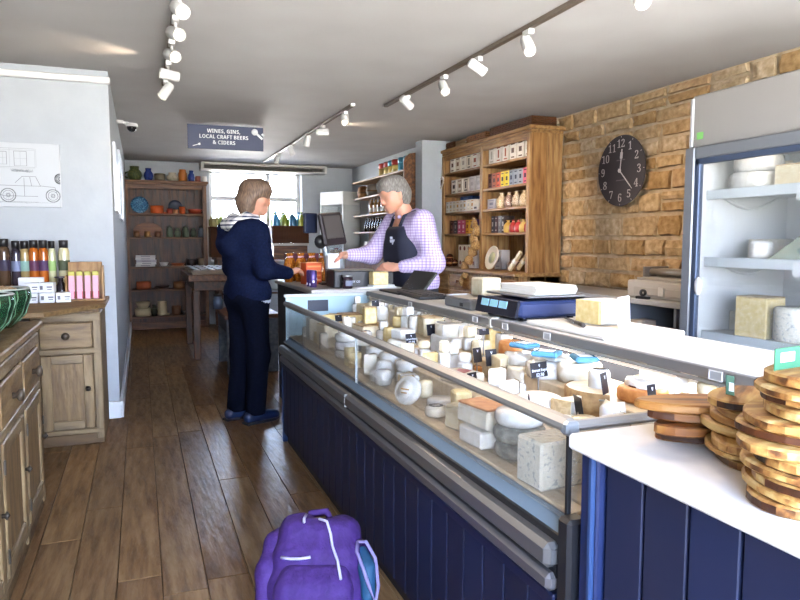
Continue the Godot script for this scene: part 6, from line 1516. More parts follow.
# ------------------------------------------------------------------ people
# bones: [a, b, radius at a, radius at b]; distances to tapered capsules joined by a soft minimum, meshed as surface nets
class Flesh:
	var vs := PackedVector3Array()
	var ix := PackedInt32Array()
	func add(bones: Array, cell: float, k: float, lo_y := -9.0, hi_y := 99.0) -> Flesh:
		var lo := Vector3.ONE * 99.0
		var hi := Vector3.ONE * -99.0
		for b in bones:
			var r: float = maxf(b[2], b[3]) + 2 * cell + k
			lo = lo.min((b[0] as Vector3).min(b[1]) - Vector3.ONE * r)
			hi = hi.max((b[0] as Vector3).max(b[1]) + Vector3.ONE * r)
		var n := Vector3i(((hi - lo) / cell).ceil()) + Vector3i.ONE
		var F := PackedFloat32Array()
		F.resize(n.x * n.y * n.z)
		var sx := n.y * n.z
		var sy := n.z
		for b in bones:
			var a: Vector3 = b[0]
			var ba: Vector3 = b[1] - a
			var l2: float = maxf(ba.length_squared(), 1e-9)
			var ra: float = b[2]
			var dr: float = b[3] - b[2]
			var m: float = maxf(b[2], b[3]) + 3.0 * k
			var i0 := Vector3i((((a.min(b[1]) - Vector3.ONE * m) - lo) / cell).floor()).max(Vector3i.ZERO)
			var i1 := Vector3i((((a.max(b[1]) + Vector3.ONE * m) - lo) / cell).ceil()).min(n - Vector3i.ONE)
			for x in range(i0.x, i1.x + 1):
				for y in range(i0.y, i1.y + 1):
					var at := x * sx + y * sy
					var p := lo + Vector3(x, y, i0.z) * cell - a
					for z in range(i0.z, i1.z + 1):
						var t := clampf(p.dot(ba) / l2, 0.0, 1.0)
						var d := (p - ba * t).length() - ra - dr * t
						if d < 4.0 * k: F[at + z] += exp(-d / k)
						p.z += cell
		if lo_y > -8 or hi_y < 98:
			for y in n.y:
				var wy := lo.y + y * cell
				if wy < lo_y or wy > hi_y:
					for x in n.x:
						for z in n.z: F[x * sx + y * sy + z] = 0.0
		var id := PackedInt32Array()
		id.resize(n.x * n.y * n.z)
		id.fill(-1)
		var off := [0, sx, sy, sx + sy, 1, sx + 1, sy + 1, sx + sy + 1]
		var cor := [Vector3(0, 0, 0), Vector3(1, 0, 0), Vector3(0, 1, 0), Vector3(1, 1, 0), Vector3(0, 0, 1), Vector3(1, 0, 1), Vector3(0, 1, 1), Vector3(1, 1, 1)]
		var ed := [[0, 1], [2, 3], [4, 5], [6, 7], [0, 2], [1, 3], [4, 6], [5, 7], [0, 4], [1, 5], [2, 6], [3, 7]]
		for x in n.x - 1:
			for y in n.y - 1:
				var base := x * sx + y * sy
				for z in n.z - 1:
					var q := base + z
					var s := F[q] > 1.0
					if (F[q + 1] > 1.0) == s and (F[q + sy] > 1.0) == s and (F[q + sy + 1] > 1.0) == s and (F[q + sx] > 1.0) == s and (F[q + sx + 1] > 1.0) == s and (F[q + sx + sy] > 1.0) == s and (F[q + sx + sy + 1] > 1.0) == s: continue
					var sum := Vector3.ZERO
					var c := 0
					for e in ed:
						var fa := F[q + off[e[0]]]
						var fb := F[q + off[e[1]]]
						if (fa > 1.0) == (fb > 1.0): continue
						var ga := log(maxf(fa, 0.02)); var gb := log(maxf(fb, 0.02))
						sum += (cor[e[0]] as Vector3).lerp(cor[e[1]], ga / (ga - gb))
						c += 1
					id[q] = vs.size()
					vs.append(lo + (Vector3(x, y, z) + sum / c) * cell)
		for x in range(1, n.x - 1):
			for y in range(1, n.y - 1):
				for z in range(1, n.z - 1):
					var q := x * sx + y * sy + z
					var s := F[q] > 1.0
					if (F[q + sx] > 1.0) != s: face(id[q], id[q - sy], id[q - sy - 1], id[q - 1], s)
					if (F[q + sy] > 1.0) != s: face(id[q], id[q - 1], id[q - 1 - sx], id[q - sx], s)
					if (F[q + 1] > 1.0) != s: face(id[q], id[q - sx], id[q - sx - sy], id[q - sy], s)
		return self
	func face(a: int, b: int, c: int, d: int, flip: bool):
		if a < 0 or b < 0 or c < 0 or d < 0: return
		if flip: ix.append_array(PackedInt32Array([a, b, c, a, c, d]))
		else: ix.append_array(PackedInt32Array([a, c, b, a, d, c]))
	func done() -> ArrayMesh:
		var ns := PackedVector3Array()
		ns.resize(vs.size())
		for i in range(0, ix.size(), 3):
			var nn := (vs[ix[i + 2]] - vs[ix[i]]).cross(vs[ix[i + 1]] - vs[ix[i]])
			for k in 3: ns[ix[i + k]] += nn
		for i in ns.size(): ns[i] = ns[i].normalized()
		var arr := []
		arr.resize(Mesh.ARRAY_MAX)
		arr[Mesh.ARRAY_VERTEX] = vs; arr[Mesh.ARRAY_NORMAL] = ns; arr[Mesh.ARRAY_INDEX] = ix
		var m := ArrayMesh.new()
		m.add_surface_from_arrays(Mesh.PRIMITIVE_TRIANGLES, arr)
		return m

# a hand as bones: palm and five fingers; d = towards the fingers, n = out of the palm's back, s = towards the thumb side
func hand_bones(w: Vector3, d: Vector3, n: Vector3, s: Vector3, curl: float) -> Array:
	var o := []
	for i in 4:
		var off: float = [0.026, 0.009, -0.009, -0.026][i]
		var k: Vector3 = w + d * [0.082, 0.086, 0.082, 0.074][i] + s * off
		o.append([w + s * off * 0.6, k, 0.016, 0.0115])
		var a := 0.25 + curl * 0.5
		var p := k
		for j in 3:
			var dir := d * cos(a) - n * sin(a)
			var q: Vector3 = p + dir * [0.036, 0.024, 0.02][j] * [0.95, 1.05, 0.98, 0.8][i]
			o.append([p, q, 0.0095 - 0.0008 * j, 0.0088 - 0.0008 * j])
			p = q
			a += curl * [0.9, 0.7, 0.6][j]
	var t0 := w + d * 0.02 + s * 0.026
	var t1 := t0 + (d * 0.6 + s * 0.7 - n * 0.25).normalized() * 0.042
	var t2 := t1 + (d * 0.85 + s * 0.25 - n * 0.4).normalized() * 0.03
	var t3 := t2 + (d * 0.85 - s * 0.1 - n * 0.5).normalized() * 0.024
	o.append([w + d * 0.01, t0, 0.018, 0.014]); o.append([t0, t1, 0.014, 0.0115]); o.append([t1, t2, 0.0112, 0.0098]); o.append([t2, t3, 0.0098, 0.008])
	return o
# head in its own frame: forward +x, up +y, about 0.23 tall, chin at y = -0.11
func head_bones(T: Transform3D, f := 1.0) -> Array:
	var o := []
	for b in [
		[v3(-0.018, 0.035, 0), v3(0.012, 0.04, 0), 0.083, 0.08], [v3(0.03, 0.0, -0.012), v3(0.03, 0.0, 0.012), 0.064, 0.064], [v3(0.045, -0.055, -0.014), v3(0.045, -0.055, 0.014), 0.044, 0.044],
		[v3(0.07, -0.083, -0.008), v3(0.07, -0.083, 0.008), 0.022, 0.022], [v3(0.08, 0.052, -0.03), v3(0.08, 0.052, 0.03), 0.02, 0.02], [v3(0.062, -0.008, -0.042), v3(0.062, -0.008, -0.038), 0.024, 0.024], [v3(0.062, -0.008, 0.038), v3(0.062, -0.008, 0.042), 0.024, 0.024],
		[v3(0.09, 0.028, 0), v3(0.108, -0.012, 0), 0.009, 0.012], [v3(0.1, -0.016, -0.009), v3(0.1, -0.016, 0.009), 0.0085, 0.0085], [v3(0.087, -0.05, -0.013), v3(0.087, -0.05, 0.013), 0.0075, 0.0075], [v3(0.085, -0.06, -0.01), v3(0.085, -0.06, 0.01), 0.008, 0.008],
		[v3(-0.008, 0.016, 0.082), v3(-0.002, -0.018, 0.079), 0.012, 0.008], [v3(-0.008, 0.016, -0.082), v3(-0.002, -0.018, -0.079), 0.012, 0.008], [v3(0.012, -0.045, -0.04), v3(0.012, -0.045, 0.04), 0.034, 0.034],
	]: o.append([T * b[0], T * b[1], b[2] * f, b[3] * f])
	return o
func face_parts(p: Node3D, T: Transform3D, brow: String):
	for s in [-1, 1]:
		var e := part(p, "eye", lathe([v2(0, -0.011), v2(0.008, -0.008), v2(0.011, 0), v2(0.008, 0.008), v2(0, 0.011)], 10), mat("e9e4de", 0.2))
		e.transform = T * Transform3D(Basis.from_scale(v3(0.9, 0.8, 1.0)), v3(0.078, 0.022, s * 0.03))
		var ir := part(p, "iris", lathe([v2(0, 0), v2(0.005, 0.0), v2(0.0045, 0.002), v2(0, 0.003)], 10), mat("3a3a3c", 0.15))
		ir.transform = T * Transform3D(Basis(v3(0, 1, 0), v3(1, 0, 0), v3(0, 0, -1)), v3(0.0865, 0.021, s * 0.031))
		var b := part(p, "eyebrow", MB.new(true).tube([v3(0.092, 0.043, s * 0.014), v3(0.094, 0.047, s * 0.028), v3(0.082, 0.044, s * 0.043)], 0.0042, 5).done(), mat(brow, 0.8))
		b.transform = T
	var m := part(p, "mouth", MB.new(true).tube([v3(0.086, -0.056, -0.02), v3(0.0945, -0.0548, 0), v3(0.086, -0.056, 0.02)], 0.0035, 5).done(), mat("9a5a50", 0.5))
	m.transform = T
func stripes_tex(a: Color, b: Color, c: Color, check: bool) -> ImageTexture:
	var im := Image.create(64, 64, false, Image.FORMAT_RGB8)
	for x in 64:
		for y in 64:
			var v := (x % 16) < 6
			var h := (y % 16) < 6
			im.set_pixel(x, y, (c if v and h else b if v or (check and h) else a) if check else (b if (y % 32) < 12 else a))
	return ImageTexture.create_from_image(im)

func people():
	var skin := mat("c08a72", 0.5)
	skin = skin.duplicate()
	skin.subsurf_scatter_enabled = true; skin.subsurf_scatter_strength = 0.15
	# ---- woman at the counter: faces +x in her own frame, her right side towards the camera
	var w := thing("person", "person in navy hooded jacket and dark trousers standing at the cheese counter", "person", v3(0.68, 0, -4.68), 24)
	var HT := Transform3D(Basis(Vector3.UP, deg_to_rad(-38)) * Basis(Vector3.BACK, deg_to_rad(-8)), v3(0.065, 1.535, 0.0))
	var body := Flesh.new()
	var sh := 1.315
	body.add([[v3(0, 0.93, -0.07), v3(0, 0.93, 0.07), 0.1, 0.1], [v3(0, 0.95, 0), v3(0.0, 1.2, 0), 0.1, 0.11], [v3(0, 1.24, -0.09), v3(0, 1.24, 0.09), 0.09, 0.09], [v3(0.01, 1.28, 0), v3(0.045, 1.44, 0), 0.06, 0.05], [v3(0.045, 1.42, 0), v3(0.06, 1.5, 0), 0.05, 0.05],
		[v3(0, 0.9, 0.085), v3(0.02, 0.48, 0.09), 0.075, 0.05], [v3(0.02, 0.48, 0.09), v3(-0.01, 0.09, 0.09), 0.05, 0.038], [v3(0, 0.9, -0.085), v3(0.0, 0.48, -0.09), 0.075, 0.05], [v3(0.0, 0.48, -0.09), v3(-0.05, 0.09, -0.09), 0.05, 0.038],
		[v3(-0.05, 0.05, 0.09), v3(0.12, 0.035, 0.1), 0.035, 0.028], [v3(-0.09, 0.05, -0.09), v3(0.08, 0.035, -0.1), 0.035, 0.028],
		[v3(0, sh, 0.15), v3(0.0, 1.05, 0.22), 0.045, 0.036], [v3(0.0, 1.05, 0.22), v3(0.2, 1.03, 0.19), 0.036, 0.027], [v3(0, sh, -0.15), v3(0.02, 1.05, -0.22), 0.045, 0.036], [v3(0.02, 1.05, -0.22), v3(0.22, 1.04, -0.14), 0.036, 0.027]], 0.018, 0.02)
	body.add(head_bones(HT), 0.006, 0.007)
	body.add([[v3(0.19, 1.03, 0.19), v3(0.225, 1.032, 0.185), 0.025, 0.022]] + hand_bones(v3(0.225, 1.032, 0.185), v3(0.96, 0.2, -0.2).normalized(), v3(-0.2, 0.97, 0.1).normalized(), v3(0.15, 0.1, -0.98).normalized(), 0.5), 0.005, 0.0035)
	body.add([[v3(0.21, 1.04, -0.14), v3(0.245, 1.042, -0.135), 0.025, 0.022]] + hand_bones(v3(0.245, 1.042, -0.135), v3(0.96, 0.2, 0.2).normalized(), v3(-0.2, 0.97, -0.1).normalized(), v3(0.15, 0.1, 0.98).normalized(), 0.5), 0.005, 0.0035)
	part(w, "body", body.done(), skin)
	face_parts(w, HT, "6b5646")
	# hair: chin-length bob
	var hb := []
	for b in [[v3(-0.02, 0.05, 0), v3(0.022, 0.062, 0), 0.095, 0.09], [v3(-0.045, -0.02, -0.03), v3(-0.045, -0.02, 0.03), 0.078, 0.078], [v3(-0.035, -0.075, -0.035), v3(-0.035, -0.075, 0.035), 0.058, 0.058], [v3(-0.02, -0.0, 0.068), v3(-0.022, -0.065, 0.062), 0.038, 0.032], [v3(-0.02, -0.0, -0.068), v3(-0.022, -0.065, -0.062), 0.038, 0.032], [v3(0.075, 0.085, -0.045), v3(0.075, 0.085, 0.045), 0.034, 0.034], [v3(0.05, 0.08, 0.056), v3(0.02, 0.03, 0.072), 0.028, 0.022], [v3(0.05, 0.08, -0.056), v3(0.02, 0.03, -0.072), 0.028, 0.022], [v3(0.098, 0.062, -0.03), v3(0.098, 0.062, 0.03), 0.016, 0.016]]: hb.append([HT * b[0], HT * b[1], b[2], b[3]])
	part(w, "hair", Flesh.new().add(hb, 0.008, 0.009).done(), grain("hairw", ["4a3a2e", "665040", "806a56"], v3(20, 3, 20), 0.55, {"bump": 0.6, "bfreq": 0.05}))
	var navy := grain("navyfleece", ["0e1326", "11172c", "141b33"], v3(8, 8, 8), 0.95, {"bump": 0.4, "spec": 0.1})
	var jk := Flesh.new()
	jk.add([[v3(0.0, 0.9, -0.085), v3(0.0, 0.9, 0.085), 0.118, 0.118], [v3(0.005, 0.9, 0), v3(-0.005, 1.15, 0), 0.13, 0.135], [v3(-0.01, 1.12, -0.06), v3(-0.01, 1.12, 0.06), 0.125, 0.125], [v3(-0.01, 1.24, -0.09), v3(-0.01, 1.24, 0.09), 0.108, 0.108], [v3(0.0, 1.31, -0.08), v3(0.0, 1.31, 0.08), 0.075, 0.075], [v3(0.0, 1.34, 0), v3(0.02, 1.385, 0), 0.085, 0.07],
		[v3(-0.005, sh, 0.15), v3(-0.005, 1.06, 0.225), 0.076, 0.064], [v3(-0.005, 1.06, 0.225), v3(0.2, 1.03, 0.19), 0.062, 0.045], [v3(-0.005, sh, -0.15), v3(0.02, 1.06, -0.22), 0.076, 0.064], [v3(0.02, 1.06, -0.22), v3(0.22, 1.04, -0.145), 0.062, 0.045],
		[v3(-0.1, 1.33, 0.1), v3(-0.16, 1.24, 0.03), 0.045, 0.05], [v3(-0.1, 1.33, -0.1), v3(-0.16, 1.24, -0.03), 0.045, 0.05], [v3(-0.05, 1.36, 0.11), v3(-0.1, 1.33, 0.1), 0.036, 0.045], [v3(-0.05, 1.36, -0.11), v3(-0.1, 1.33, -0.1), 0.036, 0.045], [v3(-0.14, 1.2, -0.03), v3(-0.14, 1.2, 0.03), 0.05, 0.05]], 0.014, 0.016, 0.84)
	part(w, "jacket", jk.done(), navy)
	var lin := StandardMaterial3D.new()
	lin.albedo_texture = stripes_tex(Color("e4e0dc"), Color("2a3150"), Color.WHITE, false)
	lin.uv1_triplanar = true; lin.uv1_scale = v3(10, 18, 10); lin.roughness = 0.85
	part(w, "hood_lining", Flesh.new().add([[v3(0.03, 1.405, 0.075), v3(-0.05, 1.405, 0.085), 0.022, 0.036], [v3(-0.05, 1.405, 0.085), v3(-0.12, 1.36, 0.04), 0.036, 0.042], [v3(0.03, 1.405, -0.075), v3(-0.05, 1.405, -0.085), 0.022, 0.036], [v3(-0.05, 1.405, -0.085), v3(-0.12, 1.36, -0.04), 0.036, 0.042], [v3(-0.12, 1.36, -0.04), v3(-0.12, 1.36, 0.04), 0.042, 0.042], [v3(0.04, 1.4, 0.07), v3(0.1, 1.33, 0.03), 0.022, 0.016]], 0.009, 0.008).done(), lin)
	part(w, "shirt_hem", Flesh.new().add([[v3(0, 0.86, -0.075), v3(0, 0.86, 0.075), 0.117, 0.117]], 0.014, 0.012, 0.822, 0.868).done(), mat("c9d2dc", 0.7))
	part(w, "trousers", Flesh.new().add([[v3(0, 0.88, -0.07), v3(0, 0.88, 0.07), 0.104, 0.104], [v3(-0.02, 0.86, -0.07), v3(-0.02, 0.86, 0.07), 0.1, 0.1], [v3(0.0, 0.84, 0.085), v3(0.02, 0.47, 0.09), 0.096, 0.075], [v3(0.02, 0.47, 0.09), v3(-0.01, 0.09, 0.09), 0.075, 0.068], [v3(0.0, 0.84, -0.085), v3(0.0, 0.47, -0.09), 0.096, 0.075], [v3(0.0, 0.47, -0.09), v3(-0.05, 0.09, -0.09), 0.075, 0.068]], 0.016, 0.016, 0.055).done(), grain("denim", ["090b15", "0b0e1a", "0e1220"], v3(8, 8, 8), 0.95, {"spec": 0.1}))
	for s in [[0.09, 0.0], [-0.09, -0.04]]:
		var shoe := part(w, "shoe", Flesh.new().add([[v3(-0.06 + s[1], 0.045, s[0]), v3(0.0 + s[1], 0.05, s[0]), 0.042, 0.042], [v3(0.0 + s[1], 0.048, s[0]), v3(0.14 + s[1], 0.036, s[0] * 1.1), 0.042, 0.034]], 0.01, 0.01, 0.012).done(), mat("182848", 0.35))
		part(shoe, "sole", MB.new().prism(PackedVector2Array([v2(-0.1, -0.035), v2(0.1, -0.045), v2(0.165, -0.025), v2(0.175, 0.01), v2(0.12, 0.045), v2(-0.1, 0.035)]), 0.0, 0.016, 0.002).done(), mat("26262c", 0.6), v3(s[1], 0, s[0] * 1.05))
		part(shoe, "trim", MB.new(true).tube([v3(0.03, 0.085, -0.03), v3(0.05, 0.086, 0.0), v3(0.03, 0.085, 0.03)], 0.008, 5).done(), mat("8fa6c8", 0.4), v3(s[1], 0, s[0]))
	# ---- man behind the till: frame turned half round so that he faces -x
	var m := thing("person", "grey-haired person in lilac checked shirt and navy apron serving behind the till", "person", v3(1.83, 0, -4.42), 186)
	var MT := Transform3D(Basis(Vector3.BACK, deg_to_rad(-22)), v3(0.17, 1.565, 0.0))
	var mb := Flesh.new()
	var ls := v3(0.05, 1.385, -0.185); var le := v3(0.0, 1.1, -0.26); var lw := v3(0.21, 1.075, -0.15)
	var rs := v3(0.08, 1.385, 0.185); var re := v3(0.23, 1.15, 0.25); var rw := v3(0.46, 1.15, 0.22)
	mb.add([[v3(0, 0.97, -0.08), v3(0, 0.97, 0.08), 0.11, 0.11], [v3(0, 1.0, 0), v3(0.05, 1.3, 0), 0.11, 0.12], [v3(0.05, 1.32, -0.11), v3(0.05, 1.32, 0.11), 0.095, 0.095], [v3(0.06, 1.36, 0), v3(0.12, 1.5, 0), 0.07, 0.058],
		[v3(0, 0.95, 0.09), v3(0.02, 0.5, 0.1), 0.085, 0.055], [v3(0.02, 0.5, 0.1), v3(-0.02, 0.08, 0.1), 0.055, 0.042], [v3(0, 0.95, -0.09), v3(0.02, 0.5, -0.1), 0.085, 0.055], [v3(0.02, 0.5, -0.1), v3(-0.02, 0.08, -0.1), 0.055, 0.042], [v3(-0.06, 0.05, 0.1), v3(0.16, 0.04, 0.12), 0.04, 0.032], [v3(-0.06, 0.05, -0.1), v3(0.16, 0.04, -0.12), 0.04, 0.032],
		[ls, le, 0.05, 0.04], [le, lw, 0.04, 0.029], [rs, re, 0.05, 0.04], [re, rw, 0.04, 0.029]], 0.018, 0.02)
	mb.add(head_bones(MT, 1.03), 0.006, 0.007)
	var ld := (lw - le).normalized()
	mb.add([[lw - ld * 0.05, lw + ld * 0.012, 0.03, 0.024]] + hand_bones(lw + ld * 0.012, ld, v3(-0.1, 0.75, -0.65).normalized(), v3(0.1, 0.65, 0.75).normalized(), 0.75), 0.005, 0.0035)
	var rd := (rw - re).normalized()
	mb.add([[rw - rd * 0.06, rw + rd * 0.012, 0.03, 0.024]] + hand_bones(rw + rd * 0.012, (rd + v3(0, -0.2, 0)).normalized(), v3(0.1, 0.98, 0.1).normalized(), v3(0.1, 0.1, -0.98).normalized(), 0.7), 0.005, 0.0035)
	part(m, "body", mb.done(), skin)
	face_parts(m, MT, "6a625c")
	var mh := []
	for b in [[v3(-0.028, 0.05, 0), v3(0.02, 0.066, 0), 0.088, 0.083], [v3(-0.05, 0.0, -0.025), v3(-0.05, 0.0, 0.025), 0.066, 0.066], [v3(-0.05, -0.05, -0.03), v3(-0.05, -0.05, 0.03), 0.042, 0.042], [v3(0.0, 0.045, 0.068), v3(-0.02, 0.01, 0.072), 0.026, 0.02], [v3(0.0, 0.045, -0.068), v3(-0.02, 0.01, -0.072), 0.026, 0.02], [v3(0.062, 0.095, -0.03), v3(0.062, 0.095, 0.03), 0.028, 0.028]]: mh.append([MT * b[0], MT * b[1], b[2], b[3]])
	part(m, "hair", Flesh.new().add(mh, 0.008, 0.008).done(), grain("hairm", ["4e4a46", "6d6862", "8f8a84"], v3(22, 4, 22), 0.6, {"bump": 0.6, "bfreq": 0.05}))
	var shm := StandardMaterial3D.new()
	shm.albedo_texture = stripes_tex(Color("cbbfd8"), Color("a592bd"), Color("8a74a8"), true)
	shm.uv1_triplanar = true; shm.uv1_scale = v3(13, 13, 13); shm.roughness = 0.85
	var sf := Flesh.new()
	sf.add([[v3(0, 0.97, -0.09), v3(0, 0.97, 0.09), 0.125, 0.125], [v3(0, 1.0, 0), v3(0.03, 1.25, 0), 0.14, 0.145], [v3(0.02, 1.16, -0.07), v3(0.02, 1.16, 0.07), 0.128, 0.128], [v3(0.045, 1.31, -0.11), v3(0.045, 1.31, 0.11), 0.112, 0.112], [v3(0.06, 1.38, -0.1), v3(0.06, 1.38, 0.1), 0.07, 0.07],
		[ls, le, 0.082, 0.07], [le, lw - ld * 0.03, 0.068, 0.045], [rs, re, 0.082, 0.066], [re, rw - rd * 0.05, 0.064, 0.044]], 0.014, 0.016)
	part(m, "shirt", sf.done(), shm)
	part(m, "collar", Flesh.new().add([[v3(0.05, 1.445, 0.06), v3(0.15, 1.415, 0.03), 0.018, 0.014], [v3(0.05, 1.445, -0.06), v3(0.15, 1.415, -0.03), 0.018, 0.014], [v3(0.02, 1.455, -0.05), v3(0.02, 1.455, 0.05), 0.02, 0.02], [v3(0.02, 1.455, 0.05), v3(0.05, 1.445, 0.06), 0.02, 0.018], [v3(0.02, 1.455, -0.05), v3(0.05, 1.445, -0.06), 0.02, 0.018]], 0.008, 0.008).done(), mat("b9a6d0", 0.8))
	part(m, "apron", Flesh.new().add([[v3(0.125, 1.3, -0.075), v3(0.125, 1.3, 0.075), 0.07, 0.07], [v3(0.118, 1.22, -0.085), v3(0.118, 1.22, 0.085), 0.084, 0.084], [v3(0.1, 1.14, -0.1), v3(0.1, 1.14, 0.1), 0.1, 0.1], [v3(0.07, 1.0, -0.1), v3(0.07, 1.0, 0.1), 0.115, 0.115], [v3(0.04, 0.75, -0.1), v3(0.04, 0.75, 0.1), 0.12, 0.12], [v3(0.04, 0.56, -0.1), v3(0.04, 0.56, 0.1), 0.12, 0.12]], 0.014, 0.014, 0.5, 1.36).done(), mat("14182c", 0.85))
	for s in [-1, 1]: part(m, "apron_strap", MB.new(true).tube([v3(0.165, 1.35, s * 0.07), v3(0.135, 1.42, s * 0.075), v3(0.05, 1.452, s * 0.075), v3(-0.02, 1.45, s * 0.04)], 0.014, 5).done(), mat("14182c", 0.85))
	part(m, "apron_emblem", MB.new().box(v3(0, 0, 0), v3(0.004, 0.02, 0.05)).box(v3(0, 0.022, 0.012), v3(0.004, 0.016, 0.02)).box(v3(0, -0.018, -0.01), v3(0.004, 0.012, 0.035)).done(), mat("b9bcc8", 0.6), v3(0.205, 1.25, -0.04), v3(0, 20, -8))
	part(m, "trousers", Flesh.new().add([[v3(0, 0.93, -0.08), v3(0, 0.93, 0.08), 0.118, 0.118], [v3(0, 0.88, 0.09), v3(0.02, 0.5, 0.1), 0.1, 0.08], [v3(0.02, 0.5, 0.1), v3(-0.02, 0.09, 0.1), 0.08, 0.07], [v3(0, 0.88, -0.09), v3(0.02, 0.5, -0.1), 0.1, 0.08], [v3(0.02, 0.5, -0.1), v3(-0.02, 0.09, -0.1), 0.08, 0.07]], 0.018, 0.018, 0.06, 0.99).done(), mat("23262e", 0.85))
	for s in [0.1, -0.1]:
		var shoe := part(m, "shoe", Flesh.new().add([[v3(-0.07, 0.05, s), v3(0.02, 0.055, s), 0.045, 0.045], [v3(0.02, 0.05, s), v3(0.17, 0.04, s * 1.15), 0.045, 0.036]], 0.012, 0.01, 0.012).done(), mat("1c1a1a", 0.4))
		part(shoe, "sole", MB.new().prism(PackedVector2Array([v2(-0.115, -0.035), v2(0.1, -0.048), v2(0.19, -0.03), v2(0.205, 0.01), v2(0.12, 0.048), v2(-0.115, 0.035)]), 0.0, 0.018, 0.002).done(), mat("151515", 0.6), v3(0, 0, s * 1.07))
	part(m, "wristwatch", MB.new(true).tube([lw - ld * 0.032, lw - ld * 0.012], 0.0335, 12).done(), mat("2a1f1c", 0.4))
	# white paper bag held in his outstretched hand
	var hp := m.transform * (rw + rd * 0.1 + v3(0.0, -0.07, -0.02))
	var pb := thing("paper_bag", "white paper bag held in the serving person's outstretched hand", "bag", hp, 10)
	part(pb, "bag", MB.new().prism(PackedVector2Array([v2(-0.045, -0.02), v2(0.0, -0.028), v2(0.045, -0.02), v2(0.045, 0.02), v2(0.0, 0.028), v2(-0.045, 0.02)]), -0.085, 0.07, 0.006).done(), mat("e9e7e4", 0.7))
	part(pb, "folded_top", bx(v3(0.088, 0.018, 0.012), 0.003), mat("f0eeec", 0.7), v3(0, 0.075, 0.004))

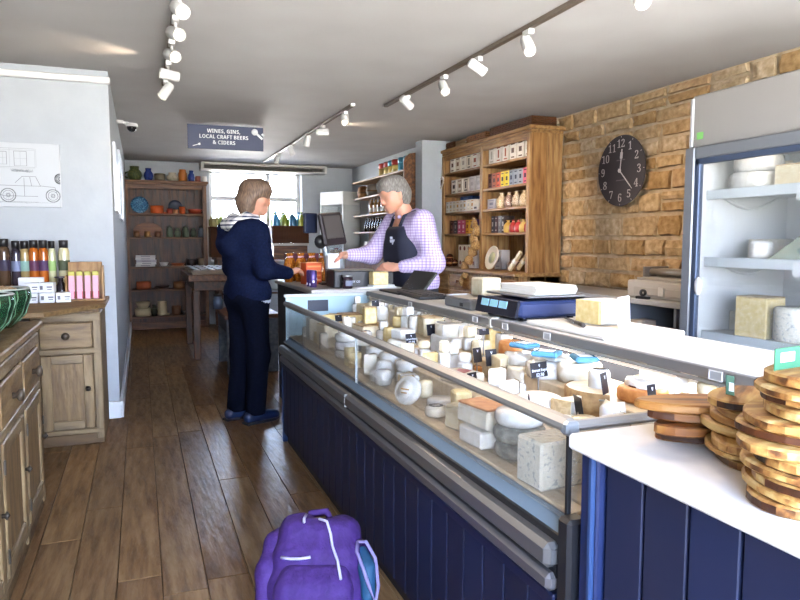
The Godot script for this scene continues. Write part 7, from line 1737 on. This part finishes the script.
# ------------------------------------------------------------------ backpack on the floor
func backpack():
	var b := thing("backpack", "purple backpack with pale piping leaning on the floor beside the counter", "backpack", v3(0.5, 0, -2.05), -21)
	var pm := grain("bagcloth", ["361a60", "3f226c", "482a78"], v3(4, 4, 4), 0.75, {"bump": 0.7, "bfreq": 0.02, "bstr": 6.0})
	var pd := mat("3c1c68", 0.75)
	var tilt := Transform3D(Basis(Vector3.RIGHT, deg_to_rad(-42)) * 0.8, v3(0, 0.06, 0.1))
	var T := func(x: float, y: float, z: float) -> Vector3: return tilt * v3(x, y, z)
	var bb := []
	for q in [[0.03, 0.1, 0.1], [0.13, 0.115, 0.1], [0.25, 0.11, 0.09], [0.35, 0.1, 0.075]]:
		for z in [-0.02, -0.07]: bb.append([T.call(-q[1], q[0], z), T.call(q[1], q[0], z), q[2] * 0.68, q[2] * 0.68])
	bb.append([T.call(-0.12, 0.4, -0.05), T.call(-0.08, 0.41, -0.05), 0.035, 0.035])
	bb.append([T.call(0.09, 0.405, -0.05), T.call(0.12, 0.39, -0.05), 0.03, 0.03])
	part(b, "main_pocket", Flesh.new().add(bb, 0.012, 0.014).done(), pm)
	var fb := [[T.call(-0.1, 0.03, 0.04), T.call(0.1, 0.03, 0.04), 0.05, 0.05], [T.call(-0.1, 0.11, 0.04), T.call(0.1, 0.11, 0.04), 0.048, 0.048], [T.call(-0.095, 0.17, 0.03), T.call(0.095, 0.17, 0.03), 0.036, 0.036]]
	part(b, "front_pocket", Flesh.new().add(fb, 0.01, 0.012).done(), pm)
	var S := func(x: float, y: float) -> Vector3:   # the point of the cloth under (x, y)
		var best := -0.2
		for q in bb + fb:
			for i in 60:
				var z := 0.25 - i * 0.006
				var p: Vector3 = T.call(x, y, z)
				var ba: Vector3 = q[1] - q[0]
				var t := clampf((p - q[0]).dot(ba) / maxf(ba.length_squared(), 1e-6), 0.0, 1.0)
				if (p - q[0] - ba * t).length() < lerpf(q[2], q[3], t) + 0.01:
					best = maxf(best, z)
					break
		return T.call(x, y, best + 0.004)
	var pale := mat("c9c4e2", 0.4)
	part(b, "zip_piping", MB.new(true).tube([S.call(0.0, 0.4), S.call(0.035, 0.385), S.call(0.055, 0.33), S.call(0.065, 0.28), S.call(0.09, 0.22), S.call(0.11, 0.14)], 0.0048, 6).done(), pale)
	part(b, "pocket_piping", MB.new(true).tube([S.call(-0.14, 0.235), S.call(-0.1, 0.228), S.call(-0.06, 0.228), S.call(-0.02, 0.234)], 0.0048, 6).done(), pale)
	part(b, "label_loop", MB.new(true).tube([S.call(-0.06, 0.38), S.call(-0.063, 0.4), S.call(-0.06, 0.43)], 0.005, 6).done(), pale)
	part(b, "grab_handle", MB.new(true).tube([T.call(-0.07, 0.4, -0.06), T.call(-0.05, 0.455, -0.06), T.call(0.02, 0.465, -0.06), T.call(0.05, 0.405, -0.06)], 0.014, 6).done(), pd)
	part(b, "top_panel", Flesh.new().add([[T.call(-0.1, 0.37, -0.09), T.call(0.12, 0.37, -0.09), 0.04, 0.04], [T.call(-0.11, 0.4, -0.1), T.call(-0.06, 0.41, -0.1), 0.04, 0.035]], 0.012, 0.012).done(), pd)
	# padded strap falling down the left side
	part(b, "shoulder_strap", Flesh.new().add([[T.call(-0.13, 0.41, -0.09), T.call(-0.19, 0.33, -0.06), 0.026, 0.03], [T.call(-0.19, 0.33, -0.06), T.call(-0.205, 0.2, -0.02), 0.033, 0.033], [T.call(-0.205, 0.2, -0.02), T.call(-0.2, 0.06, 0.0), 0.033, 0.028]], 0.01, 0.012).done(), pm)
	part(b, "shoulder_strap", Flesh.new().add([[T.call(0.12, 0.39, -0.1), T.call(0.17, 0.3, -0.11), 0.026, 0.028], [T.call(0.17, 0.3, -0.11), T.call(0.18, 0.18, -0.11), 0.028, 0.026]], 0.01, 0.012).done(), pd)
	# stretchy side pocket, teal inside, pale rim
	part(b, "mesh_pocket", Flesh.new().add([[T.call(0.185, 0.28, 0.0), T.call(0.21, 0.2, 0.02), 0.016, 0.026], [T.call(0.21, 0.2, 0.02), T.call(0.215, 0.1, 0.03), 0.026, 0.024]], 0.008, 0.01).done(), mat("1f4f74", 0.6))
	part(b, "pocket_rim", MB.new(true).tube([T.call(0.165, 0.31, 0.02), T.call(0.2, 0.31, 0.02), T.call(0.24, 0.24, 0.035), T.call(0.255, 0.13, 0.05), T.call(0.245, 0.06, 0.07), T.call(0.22, 0.12, 0.075), T.call(0.19, 0.2, 0.062), T.call(0.165, 0.26, 0.05), T.call(0.165, 0.31, 0.02)], 0.006, 6).done(), mat("9a90c4", 0.5))
